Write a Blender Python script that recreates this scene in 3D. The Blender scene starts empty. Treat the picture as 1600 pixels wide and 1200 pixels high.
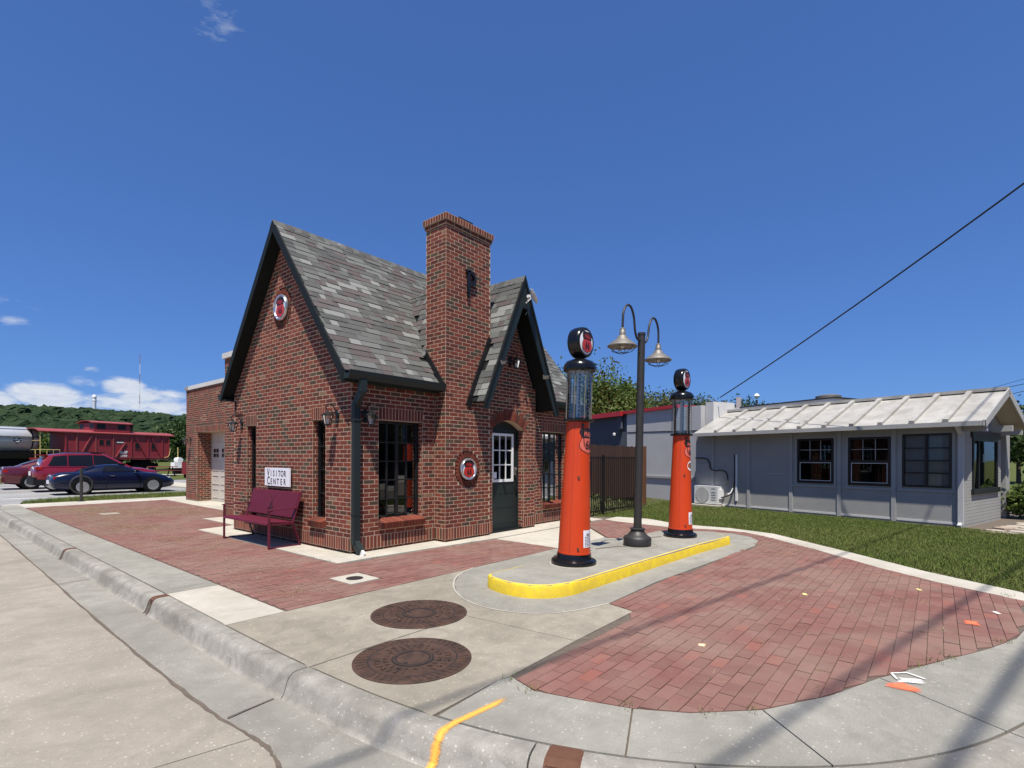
import bpy, math, random
import numpy as np
from mathutils import Matrix, Vector
random.seed(7); rng = np.random.default_rng(7)
R_ = math.radians
C = bpy.context.scene.collection
sc = bpy.context.scene

# ------------------------------------------------------------------ camera
CAM = Vector((-4.42, -6.86, 1.47)); YAW = R_(-50.26)
cd = bpy.data.cameras.new('camera'); cam = bpy.data.objects.new('camera', cd); C.objects.link(cam)
cd.sensor_width = 36; cd.lens = 18.0; cd.shift_y = 0.0731; cd.clip_start = 0.05; cd.clip_end = 6000
cam.matrix_world = Matrix.Translation(CAM) @ Matrix.Rotation(YAW, 4, 'Z') @ Matrix.Rotation(R_(90), 4, 'X') @ Matrix.Rotation(R_(0.2), 4, 'Z')
sc.camera = cam
FWD = Vector((-math.sin(YAW), math.cos(YAW), 0)); RGT = Vector((math.cos(YAW), math.sin(YAW), 0))
def view(xc, z, h=0.0):                    # a spot xc metres right and z metres ahead of where the photograph was taken
    p = CAM + RGT*xc + FWD*z; return Vector((p.x, p.y, h))

# ------------------------------------------------------------------ light
SUNV = Vector((-0.34, -0.29, 1.0)).normalized()
SUN_E = math.asin(SUNV.z); SUN_A = math.atan2(SUNV.x, SUNV.y)
w = bpy.data.worlds.new('World'); sc.world = w; w.use_nodes = True
sd = bpy.data.lights.new('sun', 'SUN'); sd.energy = 5.0; sd.angle = R_(0.53); sd.color = (1.0, 0.945, 0.865)
so = bpy.data.objects.new('sun', sd); C.objects.link(so); so.rotation_euler = SUNV.to_track_quat('Z', 'Y').to_euler()
sc.view_settings.view_transform = 'Standard'; sc.view_settings.look = 'None'
sc.view_settings.exposure = 0.44; sc.view_settings.gamma = 1.0; sc.view_settings.use_curve_mapping = False

class NT:
    """small wrapper for writing node trees"""
    def __init__(s, tree): s.t = tree; s.N = tree.nodes; s.L = tree.links
    def n(s, typ, ins=None, **kw):
        nd = s.N.new(typ)
        for k, v in kw.items(): setattr(nd, k, v)
        if ins:
            for k, v in ins.items():
                if isinstance(v, bpy.types.NodeSocket): s.L.new(v, nd.inputs[k])
                else: nd.inputs[k].default_value = v
        return nd
    def m(s, op, a, b=0.0, c=0.0, clamp=False):
        nd = s.n('ShaderNodeMath', {0: a, 1: b, 2: c}, operation=op); nd.use_clamp = clamp
        return nd.outputs[0]
    def mix(s, f, a, b, mode='MIX'):
        nd = s.N.new('ShaderNodeMix'); nd.data_type = 'RGBA'; nd.blend_type = mode
        for i, v in ((0, f), (6, a), (7, b)):
            if isinstance(v, bpy.types.NodeSocket): s.L.new(v, nd.inputs[i])
            elif i == 0: nd.inputs[i].default_value = v
            else: nd.inputs[i].default_value = (v[0], v[1], v[2], 1)
        return nd.outputs[2]
    def ramp(s, f, stops, interp='LINEAR'):
        nd = s.n('ShaderNodeValToRGB', {0: f}); cr = nd.color_ramp; cr.interpolation = interp
        while len(cr.elements) < len(stops): cr.elements.new(0.5)
        for e, (p, c) in zip(cr.elements, stops):
            e.position = p; e.color = (c[0], c[1], c[2], 1) if hasattr(c, '__len__') else (c, c, c, 1)
        return nd.outputs[0]
    def noise(s, vec, scale, detail=4, rough=.55, dist=0.0):
        return s.n('ShaderNodeTexNoise', {'Vector': vec, 'Scale': scale, 'Detail': detail, 'Roughness': rough, 'Distortion': dist}).outputs[0]

def sky():
    g = NT(w.node_tree); g.N.clear()
    st = g.n('ShaderNodeTexSky', sky_type='NISHITA', sun_disc=False, sun_elevation=SUN_E, sun_rotation=SUN_A,
             altitude=200, air_density=1.0, dust_density=0.35, ozone_density=4.5)
    # flatter, deeper blue than the raw model: compress the gradient, then set the overall hue
    cp = g.n('ShaderNodeGamma', {'Color': g.mix(1.0, st.outputs[0], (.1215, .1215, .1215), 'MULTIPLY'), 'Gamma': .62}).outputs[0]
    hs = g.n('ShaderNodeHueSaturation', {'Hue': 0.5, 'Saturation': 1.0, 'Value': 6.83, 'Color': g.mix(1.0, cp, (.275, .480, .90), 'MULTIPLY')})
    d = g.n('ShaderNodeTexCoord').outputs['Generated']
    sep = g.n('ShaderNodeSeparateXYZ', {0: d})
    az = g.m('ARCTAN2', sep.outputs[0], sep.outputs[1])                # from +Y towards +X
    el = g.m('ARCSINE', sep.outputs[2])
    comb = g.n('ShaderNodeCombineXYZ', {0: g.m('MULTIPLY', az, 9.0), 1: g.m('MULTIPLY', el, 24.0)})
    nz = g.noise(comb.outputs[0], 2.6, 7, .62, .35)
    # fair-weather cumulus bank low over the hills, a few single puffs, one high wisp
    tot = None
    PX = [(-10, 628, 45, 20, .9), (70, 618, 62, 20, 1.15), (95, 632, 62, 18, .8), (137, 577, 21, 7, .55), (135, 600, 30, 10, .55), (195, 606, 38, 15, 1.05), (232, 622, 62, 15, .95),
          (255, 637, 70, 14, .9), (170, 634, 70, 15, .75), (20, 476, 42, 11, .34), (22, 505, 30, 9, .5), (12, 605, 12, 6, .3),
          (330, 30, 45, 26, .32), (-120, 600, 90, 26, 1.0), (-260, 610, 120, 30, 1.0), (360, 640, 80, 16, .7)]
    for px, py, wx, wy, s_ in PX:
        v = FWD + RGT*((px-800)/800) + Vector((0, 0, (716.9-py)/800)); v.normalize()
        a0 = math.atan2(v.x, v.y); e0 = math.asin(v.z); k = 1/800*math.cos(math.atan((px-800)/800))**2
        ax = g.m('DIVIDE', g.m('SUBTRACT', az, a0), wx*k); ey = g.m('DIVIDE', g.m('SUBTRACT', el, e0), wy*k*1.25)
        r2 = g.m('ADD', g.m('MULTIPLY', ax, ax), g.m('MULTIPLY', ey, ey))
        b = g.m('MULTIPLY', g.m('SUBTRACT', 1.0, g.m('MULTIPLY', r2, .62), clamp=True), s_)
        tot = b if tot is None else g.m('MAXIMUM', tot, b)
    dens = g.m('MULTIPLY', g.m('SUBTRACT', g.m('ADD', tot, g.m('MULTIPLY', nz, 2.1)), 1.28), 1.7, clamp=True)
    dens = g.m('MULTIPLY', dens, g.m('MULTIPLY', tot, 1.6, clamp=True), clamp=True)
    shade = g.noise(comb.outputs[0], 5.5, 5, .6)
    cc = g.mix(shade, (4.0, 4.5, 5.4), (6.8, 6.9, 7.1))
    col = g.mix(g.m('MULTIPLY', dens, .86), hs.outputs[0], cc)
    bg = g.n('ShaderNodeBackground', {'Color': col, 'Strength': 0.10})
    g.L.new(bg.outputs[0], g.n('ShaderNodeOutputWorld').inputs[0])
sky()

# ------------------------------------------------------------------ materials
MATS = {}
def newmat(name):
    m = bpy.data.materials.new(name); m.use_nodes = True; g = NT(m.node_tree); g.N.clear()
    out = g.n('ShaderNodeOutputMaterial'); b = g.n('ShaderNodeBsdfPrincipled'); g.L.new(b.outputs[0], out.inputs[0])
    MATS[name] = m; g.b = b; g.out = out; g.pos = g.n('ShaderNodeNewGeometry').outputs['Position']
    return g
def bump(g, h, dist, strength=1.0):
    g.L.new(g.n('ShaderNodeBump', {'Height': h, 'Distance': dist, 'Strength': strength}).outputs[0], g.b.inputs['Normal'])
def setp(g, **kw):
    for k, v in kw.items():
        k = {'base': 'Base Color', 'rough': 'Roughness', 'metal': 'Metallic', 'spec': 'Specular IOR Level', 'coat': 'Coat Weight', 'trans': 'Transmission Weight'}[k]
        if isinstance(v, bpy.types.NodeSocket): g.L.new(v, g.b.inputs[k])
        elif k == 'Base Color': g.b.inputs[k].default_value = (v[0], v[1], v[2], 1)
        else: g.b.inputs[k].default_value = v
def tintf(g):
    a = g.n('ShaderNodeAttribute', attribute_name='tint', attribute_type='GEOMETRY').outputs['Fac']
    b = g.n('ShaderNodeAttribute', attribute_name='tint', attribute_type='OBJECT').outputs['Fac']
    return g.m('ADD', a, b)
def simple(name, c, rough=.6, metal=0.0, vary=.12, scale=6.0, bmp=0.0, coat=0.0, spec=.5):
    g = newmat(name); n = g.noise(g.pos, scale, 5, .6)
    lo = [x*(1-vary) for x in c]; hi = [x*(1+vary) for x in c]
    setp(g, base=g.mix(n, lo, hi), rough=g.m('ADD', rough-.06, g.m('MULTIPLY', n, .12)), metal=metal, coat=coat, spec=spec)
    if bmp: bump(g, g.noise(g.pos, scale*9, 3), bmp)
    return g
def brickmat(name, stops, bscale=60):
    g = newmat(name); t = tintf(g)
    c = g.ramp(t, stops, 'CONSTANT')
    n = g.noise(g.pos, 38, 5, .7); n2 = g.noise(g.pos, 7, 3)
    c = g.mix(.30, c, g.mix(n, (.25, .25, .25), (.85, .85, .85)), 'OVERLAY')
    c = g.mix(g.m('MULTIPLY', n2, .10), c, (.17, .11, .075))
    if name == 'paver':
        du = g.noise(g.pos, 1.1, 6, .65, .5); c = g.mix(g.ramp(du, [(.38, 0), (.66, .55)]), c, (.245, .18, .14)); d2 = g.noise(g.pos, 130, 3, .7); c = g.mix(.3, c, g.mix(d2, (.2, .2, .2), (.8, .8, .8)), 'OVERLAY')
    setp(g, base=c, rough=.88, spec=.25); bump(g, g.noise(g.pos, bscale, 4, .7), .0012, .5)
def concrete(name, c, dark, stain=.5, scale=1.0, spots=True, brushed=None):
    g = newmat(name)
    big = g.noise(g.pos, .55*scale, 5, .6, .4); mid = g.noise(g.pos, 4.2*scale, 6, .65); fine = g.noise(g.pos, 95, 3, .7)
    col = g.mix(g.ramp(big, [(.38, 0), (.60, 1)]), dark, c); vst = g.noise(g.pos, 1.7*scale, 7, .7, 1.2); col = g.mix(g.m('MULTIPLY', g.ramp(vst, [(.50, 0), (.66, 1)]), stain*.75), col, [x*.72 for x in dark])
    col = g.mix(g.m('MULTIPLY', g.ramp(mid, [(.35, 1), (.62, 0)]), stain*.55), col, [x*.62 for x in dark])
    col = g.mix(.38, col, g.mix(fine, (.22, .22, .22), (.8, .8, .8)), 'OVERLAY')
    if spots:                                                         # exposed pale aggregate and dark pits
        vo = g.n('ShaderNodeTexVoronoi', {'Vector': g.pos, 'Scale': 26.0}).outputs['Distance']
        col = g.mix(g.m('MULTIPLY', g.ramp(vo, [(.08, 1), (.20, 0)]), g.m('MULTIPLY', g.ramp(mid, [(.4, 0), (.6, 1)]), .85)), col, [min(.8, x*1.75) for x in c])
        v2 = g.n('ShaderNodeTexVoronoi', {'Vector': g.pos, 'Scale': 11.0}).outputs['Distance']
        col = g.mix(g.ramp(v2, [(.025, .75), (.05, 0)]), col, (.09, .08, .065))
    h = fine
    if brushed is not None:
        mp = g.n('ShaderNodeMapping', {'Vector': g.pos, 'Rotation': (0, 0, brushed), 'Scale': (3, 55, 1)}).outputs[0]
        st = g.noise(mp, 3.0, 3, .6); h = g.m('ADD', fine, st)
        col = g.mix(.22, col, g.mix(st, (.3, .3, .3), (.72, .72, .72)), 'OVERLAY')
    setp(g, base=col, rough=.92, spec=.2); bump(g, h, .003, .8)

brickmat('brick', [(0, (.160, .036, .021)), (.24, (.125, .029, .019)), (.44, (.180, .044, .025)), (.60, (.095, .025, .017)), (.70, (.205, .053, .029)),
                   (.78, (.085, .040, .025)), (.87, (.062, .044, .027)), (.95, (.090, .060, .037)), (.985, (.21, .125, .075))])
PAVER = 1
brickmat('paver', [(0, (.190, .086, .070)), (.3, (.175, .076, .063)), (.55, (.203, .095, .078)), (.78, (.165, .074, .062)), (.95, (.23, .088, .068))])
def shinglemat():
    g = newmat('shingle'); t = tintf(g)
    c = g.ramp(t, [(0, (.098, .097, .090)), (.2, (.082, .083, .078)), (.38, (.116, .118, .108)), (.54, (.096, .080, .076)), (.66, (.112, .095, .090)), (.78, (.142, .144, .133)), (.90, (.215, .215, .20))], 'CONSTANT')
    gr = g.noise(g.pos, 260, 2, .8)
    c = g.mix(.75, c, g.mix(gr, (.1, .1, .1), (.95, .95, .95)), 'OVERLAY')
    setp(g, base=c, rough=.95, spec=.15); bump(g, gr, .003, .8)
shinglemat()
g = newmat('mortar'); n = g.noise(g.pos, 22, 5, .6)
setp(g, base=g.mix(n, (.44, .31, .22), (.58, .43, .315)), rough=.95, spec=.15); bump(g, g.noise(g.pos, 150, 3), .003)
concrete('street_concrete', (.33, .295, .24), (.275, .245, .196), .55, 1.0, True, .3)
concrete('gutter_concrete', (.30, .286, .245), (.235, .223, .19), .55)
concrete('curb_concrete', (.33, .31, .27), (.225, .21, .175), .8, 1.6)
concrete('walk_concrete', (.305, .292, .248), (.245, .235, .198), .55, 1.2, True, 1.57)
concrete('pad_concrete', (.325, .292, .23), (.255, .23, .178), .65, 1.4, True, .2)
concrete('apron_concrete', (.50, .465, .39), (.41, .38, .31), .4, 1.5, False)
concrete('lot_asphalt', (.30, .295, .285), (.24, .235, .225), .4, .6, False)
simple('joint_soil', (.115, .09, .068), .95, vary=.4, scale=14)
simple('green_paint', (.0085, .0165, .0155), .55, vary=.15, scale=3)
simple('dark_trim', (.008, .011, .010), .65, vary=.2, scale=5, spec=.25)
simple('black_metal', (.012, .012, .013), .42, .2, .2, 8)
simple('black_gloss', (.006, .006, .006), .22, 0, .2, 3, coat=.12, spec=.4)
g = newmat('pump_orange'); n = g.noise(g.pos, 2.2, 4); n2 = g.noise(g.pos, 30, 4, .7)
mp = g.n('ShaderNodeMapping', {'Vector': g.pos, 'Scale': (26, 26, 1.1)}).outputs[0]; sk = g.noise(mp, 1.0, 5, .7); c = g.mix(n, (.54, .045, .008), (.61, .062, .012)); c = g.mix(g.ramp(sk, [(.52, 0), (.72, .42)]), c, (.30, .035, .012)); c = g.mix(g.ramp(n2, [(.64, 0), (.72, .55)]), c, (.30, .03, .01))
setp(g, base=c, rough=.36, coat=.08, spec=.35)
simple('lamp_bronze', (.040, .037, .034), .5, .3, .25, 9)
simple('galvanised', (.24, .22, .185), .5, .55, .2, 9)
simple('enamel_white', (.74, .70, .64), .35, vary=.05)
simple('white_paint', (.78, .77, .74), .5, vary=.06)
g = newmat('yellow_paint'); n = g.noise(g.pos, 8, 6, .65); n2 = g.noise(g.pos, 55, 4, .7)
c = g.mix(n, (.76, .52, .012), (.84, .62, .025)); c = g.mix(g.ramp(n2, [(.58, 0), (.66, .85)]), c, (.40, .33, .17)); c = g.mix(g.ramp(n, [(.42, .5), (.58, 0)]), c, (.62, .44, .05))
setp(g, base=c, rough=.6); bump(g, n2, .004)
g = newmat('bench_maroon'); n = g.noise(g.pos, 5, 4)
setp(g, base=g.mix(n, (.095, .009, .022), (.115, .013, .028)), rough=.55, spec=.25)
simple('sign_white', (.78, .77, .80), .4, vary=.03)
simple('sign_ink', (.022, .009, .012), .5, vary=.1)
simple('logo_red', (.50, .035, .022), .32, vary=.08)
simple('logo_pink', (.62, .13, .085), .32, vary=.05)
simple('chrome', (.62, .63, .64), .22, .85, .08)
g = newmat('rust'); n = g.noise(g.pos, 16, 6, .65); n2 = g.noise(g.pos, 70, 3)
setp(g, base=g.mix(n, (.075, .032, .018), (.17, .075, .04)), rough=.85, metal=.15); bump(g, n2, .004)
g = newmat('cast_iron'); n = g.noise(g.pos, 9, 6, .65); n2 = g.noise(g.pos, 80, 3)
setp(g, base=g.mix(g.ramp(n, [(.3, 0), (.7, 1)]), (.042, .028, .022), (.115, .062, .040)), rough=.72, metal=.35); bump(g, n2, .002)
simple('cast_dark', (.028, .022, .020), .75, .35, .35, 18)
g = newmat('garage_door'); setp(g, base=g.mix(g.noise(g.pos, 3, 3), (.50, .455, .39), (.55, .50, .43)), rough=.5)
g = newmat('grass'); t = tintf(g)
c = g.ramp(t, [(0, (.060, .095, .016)), (.35, (.095, .138, .024)), (.7, (.13, .165, .036)), (.93, (.26, .22, .09))])
pn = g.noise(g.pos, 1.3, 4); c = g.mix(g.m('MULTIPLY', g.ramp(pn, [(.45, 0), (.7, 1)]), .45), c, (.15, .16, .045))
setp(g, base=c, rough=.75, spec=.2)
simple('sunlit_turf', (.20, .215, .095), .95, vary=.35, scale=9); g = newmat('turf'); n = g.noise(g.pos, 3.0, 6, .7); n2 = g.noise(g.pos, 40, 4, .7)  # first turf colour is lightened so the bank looks sunlit
c = g.mix(n, (.06, .085, .018), (.105, .115, .034)); c = g.mix(g.ramp(n2, [(.5, 0), (.7, .6)]), c, (.13, .10, .05))
setp(g, base=c, rough=.95, spec=.1); bump(g, n2, .03)
def leafmat(name, stops):
    g = newmat(name); t = tintf(g); c = g.ramp(t, stops)
    setp(g, base=c, rough=.55, spec=.3)
    tr = g.n('ShaderNodeBsdfTranslucent', {'Color': c}); mx = g.n('ShaderNodeMixShader', {0: .28, 1: g.b.outputs[0], 2: tr.outputs[0]})
    g.L.new(mx.outputs[0], g.out.inputs[0])
leafmat('leaf_bright', [(0, (.045, .085, .014)), (.5, (.085, .135, .024)), (1, (.15, .19, .05))])
leafmat('leaf_dark', [(0, (.022, .048, .012)), (.5, (.042, .078, .018)), (1, (.075, .11, .03))])
leafmat('leaf_dry', [(0, (.055, .085, .022)), (.5, (.085, .11, .035)), (1, (.16, .155, .075))])
g = newmat('hill_wood'); t = tintf(g); n = g.noise(g.pos, .35, 5, .7)
c = g.ramp(t, [(0, (.030, .052, .026)), (.5, (.045, .072, .034)), (1, (.066, .094, .046))]); c = g.mix(n, [x for x in (.015, .03, .014)], c)
setp(g, base=c, rough=.95, spec=.05); bump(g, n, 1.5)
simple('bark', (.11, .08, .055), .9, vary=.35, scale=20, bmp=.01)
g = newmat('fence_wood'); t = tintf(g)
mp = g.n('ShaderNodeMapping', {'Vector': g.pos, 'Scale': (14, 14, .8)}).outputs[0]; n = g.noise(mp, 3, 4, .7)
c = g.ramp(t, [(0, (.06, .025, .013)), (.5, (.10, .042, .020)), (1, (.25, .10, .036))]); setp(g, base=g.mix(n, [.03, .014, .008], c), rough=.8)
def wallpaint(name, c, dark):
    g = newmat(name); n = g.noise(g.pos, 1.1, 5, .6); n2 = g.noise(g.pos, 38, 4, .7)
    col = g.mix(g.ramp(n, [(.3, 0), (.7, 1)]), dark, c); setp(g, base=col, rough=.85, spec=.25); bump(g, n2, .006, .8)
wallpaint('grey_stucco', (.345, .34, .315), (.295, .29, .27)); wallpaint('grey_trim', (.37, .365, .345), (.32, .318, .305))
wallpaint('pale_stucco', (.47, .47, .46), (.42, .42, .41)); wallpaint('slate_and_shade', (.085, .10, .118), (.07, .085, .10)); wallpaint('white_stucco', (.62, .61, .585), (.54, .53, .50))
g = newmat('roof_metal'); n = g.noise(g.pos, 2.2, 6, .6, .5); n2 = g.noise(g.pos, 24, 5, .7)
c = g.mix(g.ramp(n, [(.35, 0), (.65, 1)]), (.30, .285, .25), (.42, .405, .365)); c = g.mix(g.ramp(n2, [(.6, 0), (.75, .5)]), c, (.33, .29, .22)); setp(g, base=c, rough=.6)
simple('soffit_tan', (.36, .32, .235), .8, vary=.06)
simple('red_trim', (.40, .018, .022), .45, vary=.1)
g = newmat('flagstone'); t = tintf(g); setp(g, base=g.mix(g.noise(g.pos, 12, 5), g.ramp(t, [(0, (.40, .35, .28)), (.5, (.52, .48, .40)), (1, (.36, .24, .18))]), (.30, .26, .2)), rough=.85)
def glass(name, tint, fac_add=.04, refl=(1, 1, 1)):
    g = newmat(name); g.N.remove(g.b)
    fr = g.n('ShaderNodeFresnel', {'IOR': 1.5}); gl = g.n('ShaderNodeBsdfGlossy', {'Color': (*refl, 1), 'Roughness': .015}); tr = g.n('ShaderNodeBsdfTransparent', {'Color': (*tint, 1)})
    mx = g.n('ShaderNodeMixShader', {0: g.m('ADD', fr.outputs[0], fac_add, clamp=True), 1: tr.outputs[0], 2: gl.outputs[0]}); g.L.new(mx.outputs[0], g.out.inputs[0])
glass('window_glass', (.45, .48, .47), -.01); glass('shade_glass', (.80, .82, .82), -.025); glass('clear_glass', (.90, .94, .94), .05); glass('car_glass', (.10, .12, .12), .05)
simple('room_dark', (.05, .045, .04), .9); simple('curtain', (.36, .34, .30), .9, vary=.1); simple('shade_cloth', (.42, .43, .42), .85, vary=.04)
simple('window_dark', (.010, .011, .012), .35, spec=.3); simple('car_blue', (.003, .005, .022), .25, .0, .05, 2, coat=.55, spec=.3); simple('car_red', (.22, .006, .014), .25, .2, .06, 2, coat=1.0); simple('car_maroon', (.10, .008, .014), .28, .2, .06, 2, coat=1.0)
simple('black_plastic', (.012, .012, .012), .7, spec=.2); simple('tyre', (.008, .008, .008), .9, spec=.1); simple('alloy', (.55, .55, .56), .28, .8, .05)
simple('tail_red', (.36, .012, .012), .2, coat=.6); simple('head_clear', (.55, .57, .6), .12, .2, coat=.6)
g = newmat('rail_red'); n = g.noise(g.pos, 1.4, 5); setp(g, base=g.mix(n, (.22, .014, .022), (.27, .026, .034)), rough=.55)
simple('rail_red_light', (.27, .05, .05), .6, vary=.15, scale=2); simple('rail_yellow', (.55, .42, .16), .6, vary=.1)
simple('tank_silver', (.50, .51, .53), .42, .2, .12, 1.2); simple('rail_black', (.008, .008, .007), .85, vary=.3, spec=.1)
simple('ballast', (.16, .14, .12), .95, vary=.4, scale=25, bmp=.03)
simple('tower_white', (.72, .74, .75), .6, vary=.03); simple('mast_red', (.28, .10, .09), .7); simple('cable_black', (.012, .012, .013), .7)
simple('grime', (.05, .035, .025), .9); simple('pole_wood', (.12, .09, .065), .9, vary=.3, scale=12); simple('ac_white', (.60, .60, .575), .5, vary=.05); simple('ac_grille', (.22, .22, .21), .6)
def spray(name, c):
    g = newmat(name); n = g.noise(g.pos, 95, 5, .8); setp(g, base=c, rough=.8)
    t = g.n('ShaderNodeAttribute', attribute_name='edge', attribute_type='GEOMETRY').outputs['Fac']
    a = g.m('MULTIPLY', g.m('SUBTRACT', g.m('ADD', g.m('MULTIPLY', t, 1.25), g.m('MULTIPLY', n, 1.3)), .95), 1.7, clamp=True)
    mx = g.n('ShaderNodeMixShader', {0: a, 1: g.n('ShaderNodeBsdfTransparent').outputs[0], 2: g.b.outputs[0]}); g.L.new(mx.outputs[0], g.out.inputs[0])
spray('spray_orange', (.85, .40, .06)); spray('spray_pale_orange', (.85, .62, .36)); spray('spray_red', (.85, .17, .07)); spray('spray_white', (.80, .78, .73)); spray('spray_yellow', (.82, .66, .25))
g = newmat('straw'); t = tintf(g); setp(g, base=g.ramp(t, [(0, (.16, .11, .05)), (.5, (.28, .20, .10)), (1, (.42, .34, .20))]), rough=.9)
simple('line_white', (.62, .61, .58), .8, vary=.12, scale=5)

# ------------------------------------------------------------------ object helpers
def tag(o, label=None, cat=None, group=None, kind=None):
    if label: o['label'] = label
    if cat: o['category'] = cat
    if group: o['group'] = group
    if kind: o['kind'] = kind
    return o
def thing(name, label, cat, loc=(0, 0, 0), rz=0.0, group=None, rot=None):
    o = bpy.data.objects.new(name, None); C.objects.link(o); o.empty_display_size = .2
    o.location = loc; o.rotation_euler = rot if rot else (0, 0, rz)
    return tag(o, label, cat, group)
def link(name, me, parent=None, world=False):
    o = bpy.data.objects.new(name, me); C.objects.link(o)
    if parent:
        o.parent = parent
        if world: o.matrix_parent_inverse = Matrix.LocRotScale(parent.location, parent.rotation_euler, None).inverted()
    return o
def copy_tree(o, parent=None):
    c = o.copy(); C.objects.link(c)
    if parent: c.parent = parent; c.matrix_parent_inverse = o.matrix_parent_inverse.copy()
    for ch in list(o.children): copy_tree(ch, c)
    return c

class MB:
    """collects shapes into one mesh"""
    def __init__(s): s.v = []; s.f = []; s.attr = []
    def add(s, vs, fs):
        k = len(s.v); s.v += [tuple(p) for p in vs]; s.f += [tuple(i+k for i in f) for f in fs]
    def box(s, c, d, R=None):
        hx, hy, hz = d[0]/2, d[1]/2, d[2]/2
        P = [Vector((x, y, z)) for x in (-hx, hx) for y in (-hy, hy) for z in (-hz, hz)]
        if R is not None: P = [R @ p for p in P]
        c = Vector(c)
        s.add([c+p for p in P], [(0, 1, 3, 2), (4, 6, 7, 5), (0, 4, 5, 1), (2, 3, 7, 6), (0, 2, 6, 4), (1, 5, 7, 3)]); return s
    def b2(s, a, b):                          # box from two corners
        return s.box([(a[i]+b[i])/2 for i in range(3)], [abs(b[i]-a[i]) for i in range(3)])
    def bar(s, a, b, w, h=None, up=(0, 0, 1)):
        a = Vector(a); b = Vector(b); e = b-a; L = e.length; x = e.normalized(); u = Vector(up)
        if abs(x.dot(u)) > .98: u = Vector((1, 0, 0))
        y = u.cross(x).normalized(); z = x.cross(y)
        return s.box((a+b)/2, (L, w, h or w), Matrix((x, y, z)).transposed())
    def prism(s, poly, z0, z1):
        n = len(poly); ar = sum(poly[i][0]*poly[(i+1) % n][1]-poly[(i+1) % n][0]*poly[i][1] for i in range(n))
        if ar < 0: poly = poly[::-1]
        s.add([(p[0], p[1], z0) for p in poly]+[(p[0], p[1], z1) for p in poly],
              [tuple(range(n))[::-1], tuple(range(n, 2*n))]+[(i, (i+1) % n, n+(i+1) % n, n+i) for i in range(n)]); return s
    def extrude(s, poly, o, eu, ev, d):       # polygon in the plane o+u*eu+v*ev, pushed along d
        o, eu, ev, d = map(Vector, (o, eu, ev, d)); n = len(poly); A = [o+eu*p[0]+ev*p[1] for p in poly]
        s.add(A+[p+d for p in A], [tuple(range(n)), tuple(range(n, 2*n))[::-1]]+[(i, n+i, n+(i+1) % n, (i+1) % n) for i in range(n)]); return s
    def tube(s, path, r, n=8, cap=True):
        P = [Vector(p) for p in path]; rs = r if hasattr(r, '__len__') else [r]*len(P); vs = []; fs = []; prev = None
        for i, p in enumerate(P):
            t = (P[min(i+1, len(P)-1)]-P[max(i-1, 0)]).normalized()
            if prev is None:
                u = Vector((0, 0, 1)) if abs(t.z) < .9 else Vector((1, 0, 0)); a = t.cross(u).normalized()
            else: a = (prev-t*prev.dot(t)).normalized()
            prev = a; b = t.cross(a)
            vs += [p+(a*math.cos(2*math.pi*k/n)+b*math.sin(2*math.pi*k/n))*rs[i] for k in range(n)]
        for i in range(len(P)-1):
            for k in range(n): fs.append((i*n+k, i*n+(k+1) % n, (i+1)*n+(k+1) % n, (i+1)*n+k))
        if cap: fs.append(tuple(range(n))[::-1]); fs.append(tuple(range((len(P)-1)*n, len(P)*n)))
        s.add(vs, fs); return s
    def cyl(s, a, b, r, r2=None, n=16): return s.tube([a, b], [r, r if r2 is None else r2], n)
    def lathe(s, prof, o=(0, 0, 0), axis=(0, 0, 1), n=24, closed=False):
        o = Vector(o); ax = Vector(axis).normalized(); u = Vector((1, 0, 0)) if abs(ax.x) < .9 else Vector((0, 1, 0))
        a = (u-ax*u.dot(ax)).normalized(); b = ax.cross(a); vs = []; fs = []; m = len(prof)
        for r, h in prof: vs += [o+ax*h+(a*math.cos(2*math.pi*k/n)+b*math.sin(2*math.pi*k/n))*r for k in range(n)]
        for i in range(m-1 if not closed else m):
            j = (i+1) % m
            for k in range(n): fs.append((i*n+k, i*n+(k+1) % n, j*n+(k+1) % n, j*n+k))
        if not closed:
            if prof[0][0] > 1e-4: fs.append(tuple(range(n))[::-1])
            if prof[-1][0] > 1e-4: fs.append(tuple(range((m-1)*n, m*n)))
        s.add(vs, fs); return s
    def mesh(s, name, mat, smooth=False):
        me = bpy.data.meshes.new(name); me.from_pydata(s.v, [], s.f); me.materials.append(MATS[mat])
        if smooth:
            me.polygons.foreach_set('use_smooth', [True]*len(me.polygons)); me.set_sharp_from_angle(angle=R_(40))
        return me
    def obj(s, name, mat, parent=None, world=False, smooth=False):
        return link(name, s.mesh(name, mat, smooth), parent, world)

def np_mesh(name, V, F, mat, tint=None, smooth=False):
    me = bpy.data.meshes.new(name); V = np.asarray(V, np.float32).reshape(-1, 3); F = np.asarray(F, np.int32); k = F.shape[1]
    me.vertices.add(len(V)); me.vertices.foreach_set('co', V.ravel()); me.loops.add(F.size); me.loops.foreach_set('vertex_index', F.ravel())
    me.polygons.add(len(F)); me.polygons.foreach_set('loop_start', np.arange(0, F.size, k, dtype=np.int32))
    try: me.polygons.foreach_set('loop_total', np.full(len(F), k, np.int32))
    except Exception: pass
    me.update(calc_edges=True); me.shade_flat(); me.materials.append(MATS[mat])
    if tint is not None:
        a = me.attributes.new('tint', 'FLOAT', 'FACE'); a.data.foreach_set('value', np.asarray(tint, np.float32))
    if smooth: me.polygons.foreach_set('use_smooth', np.ones(len(F), bool))
    return me

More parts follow.
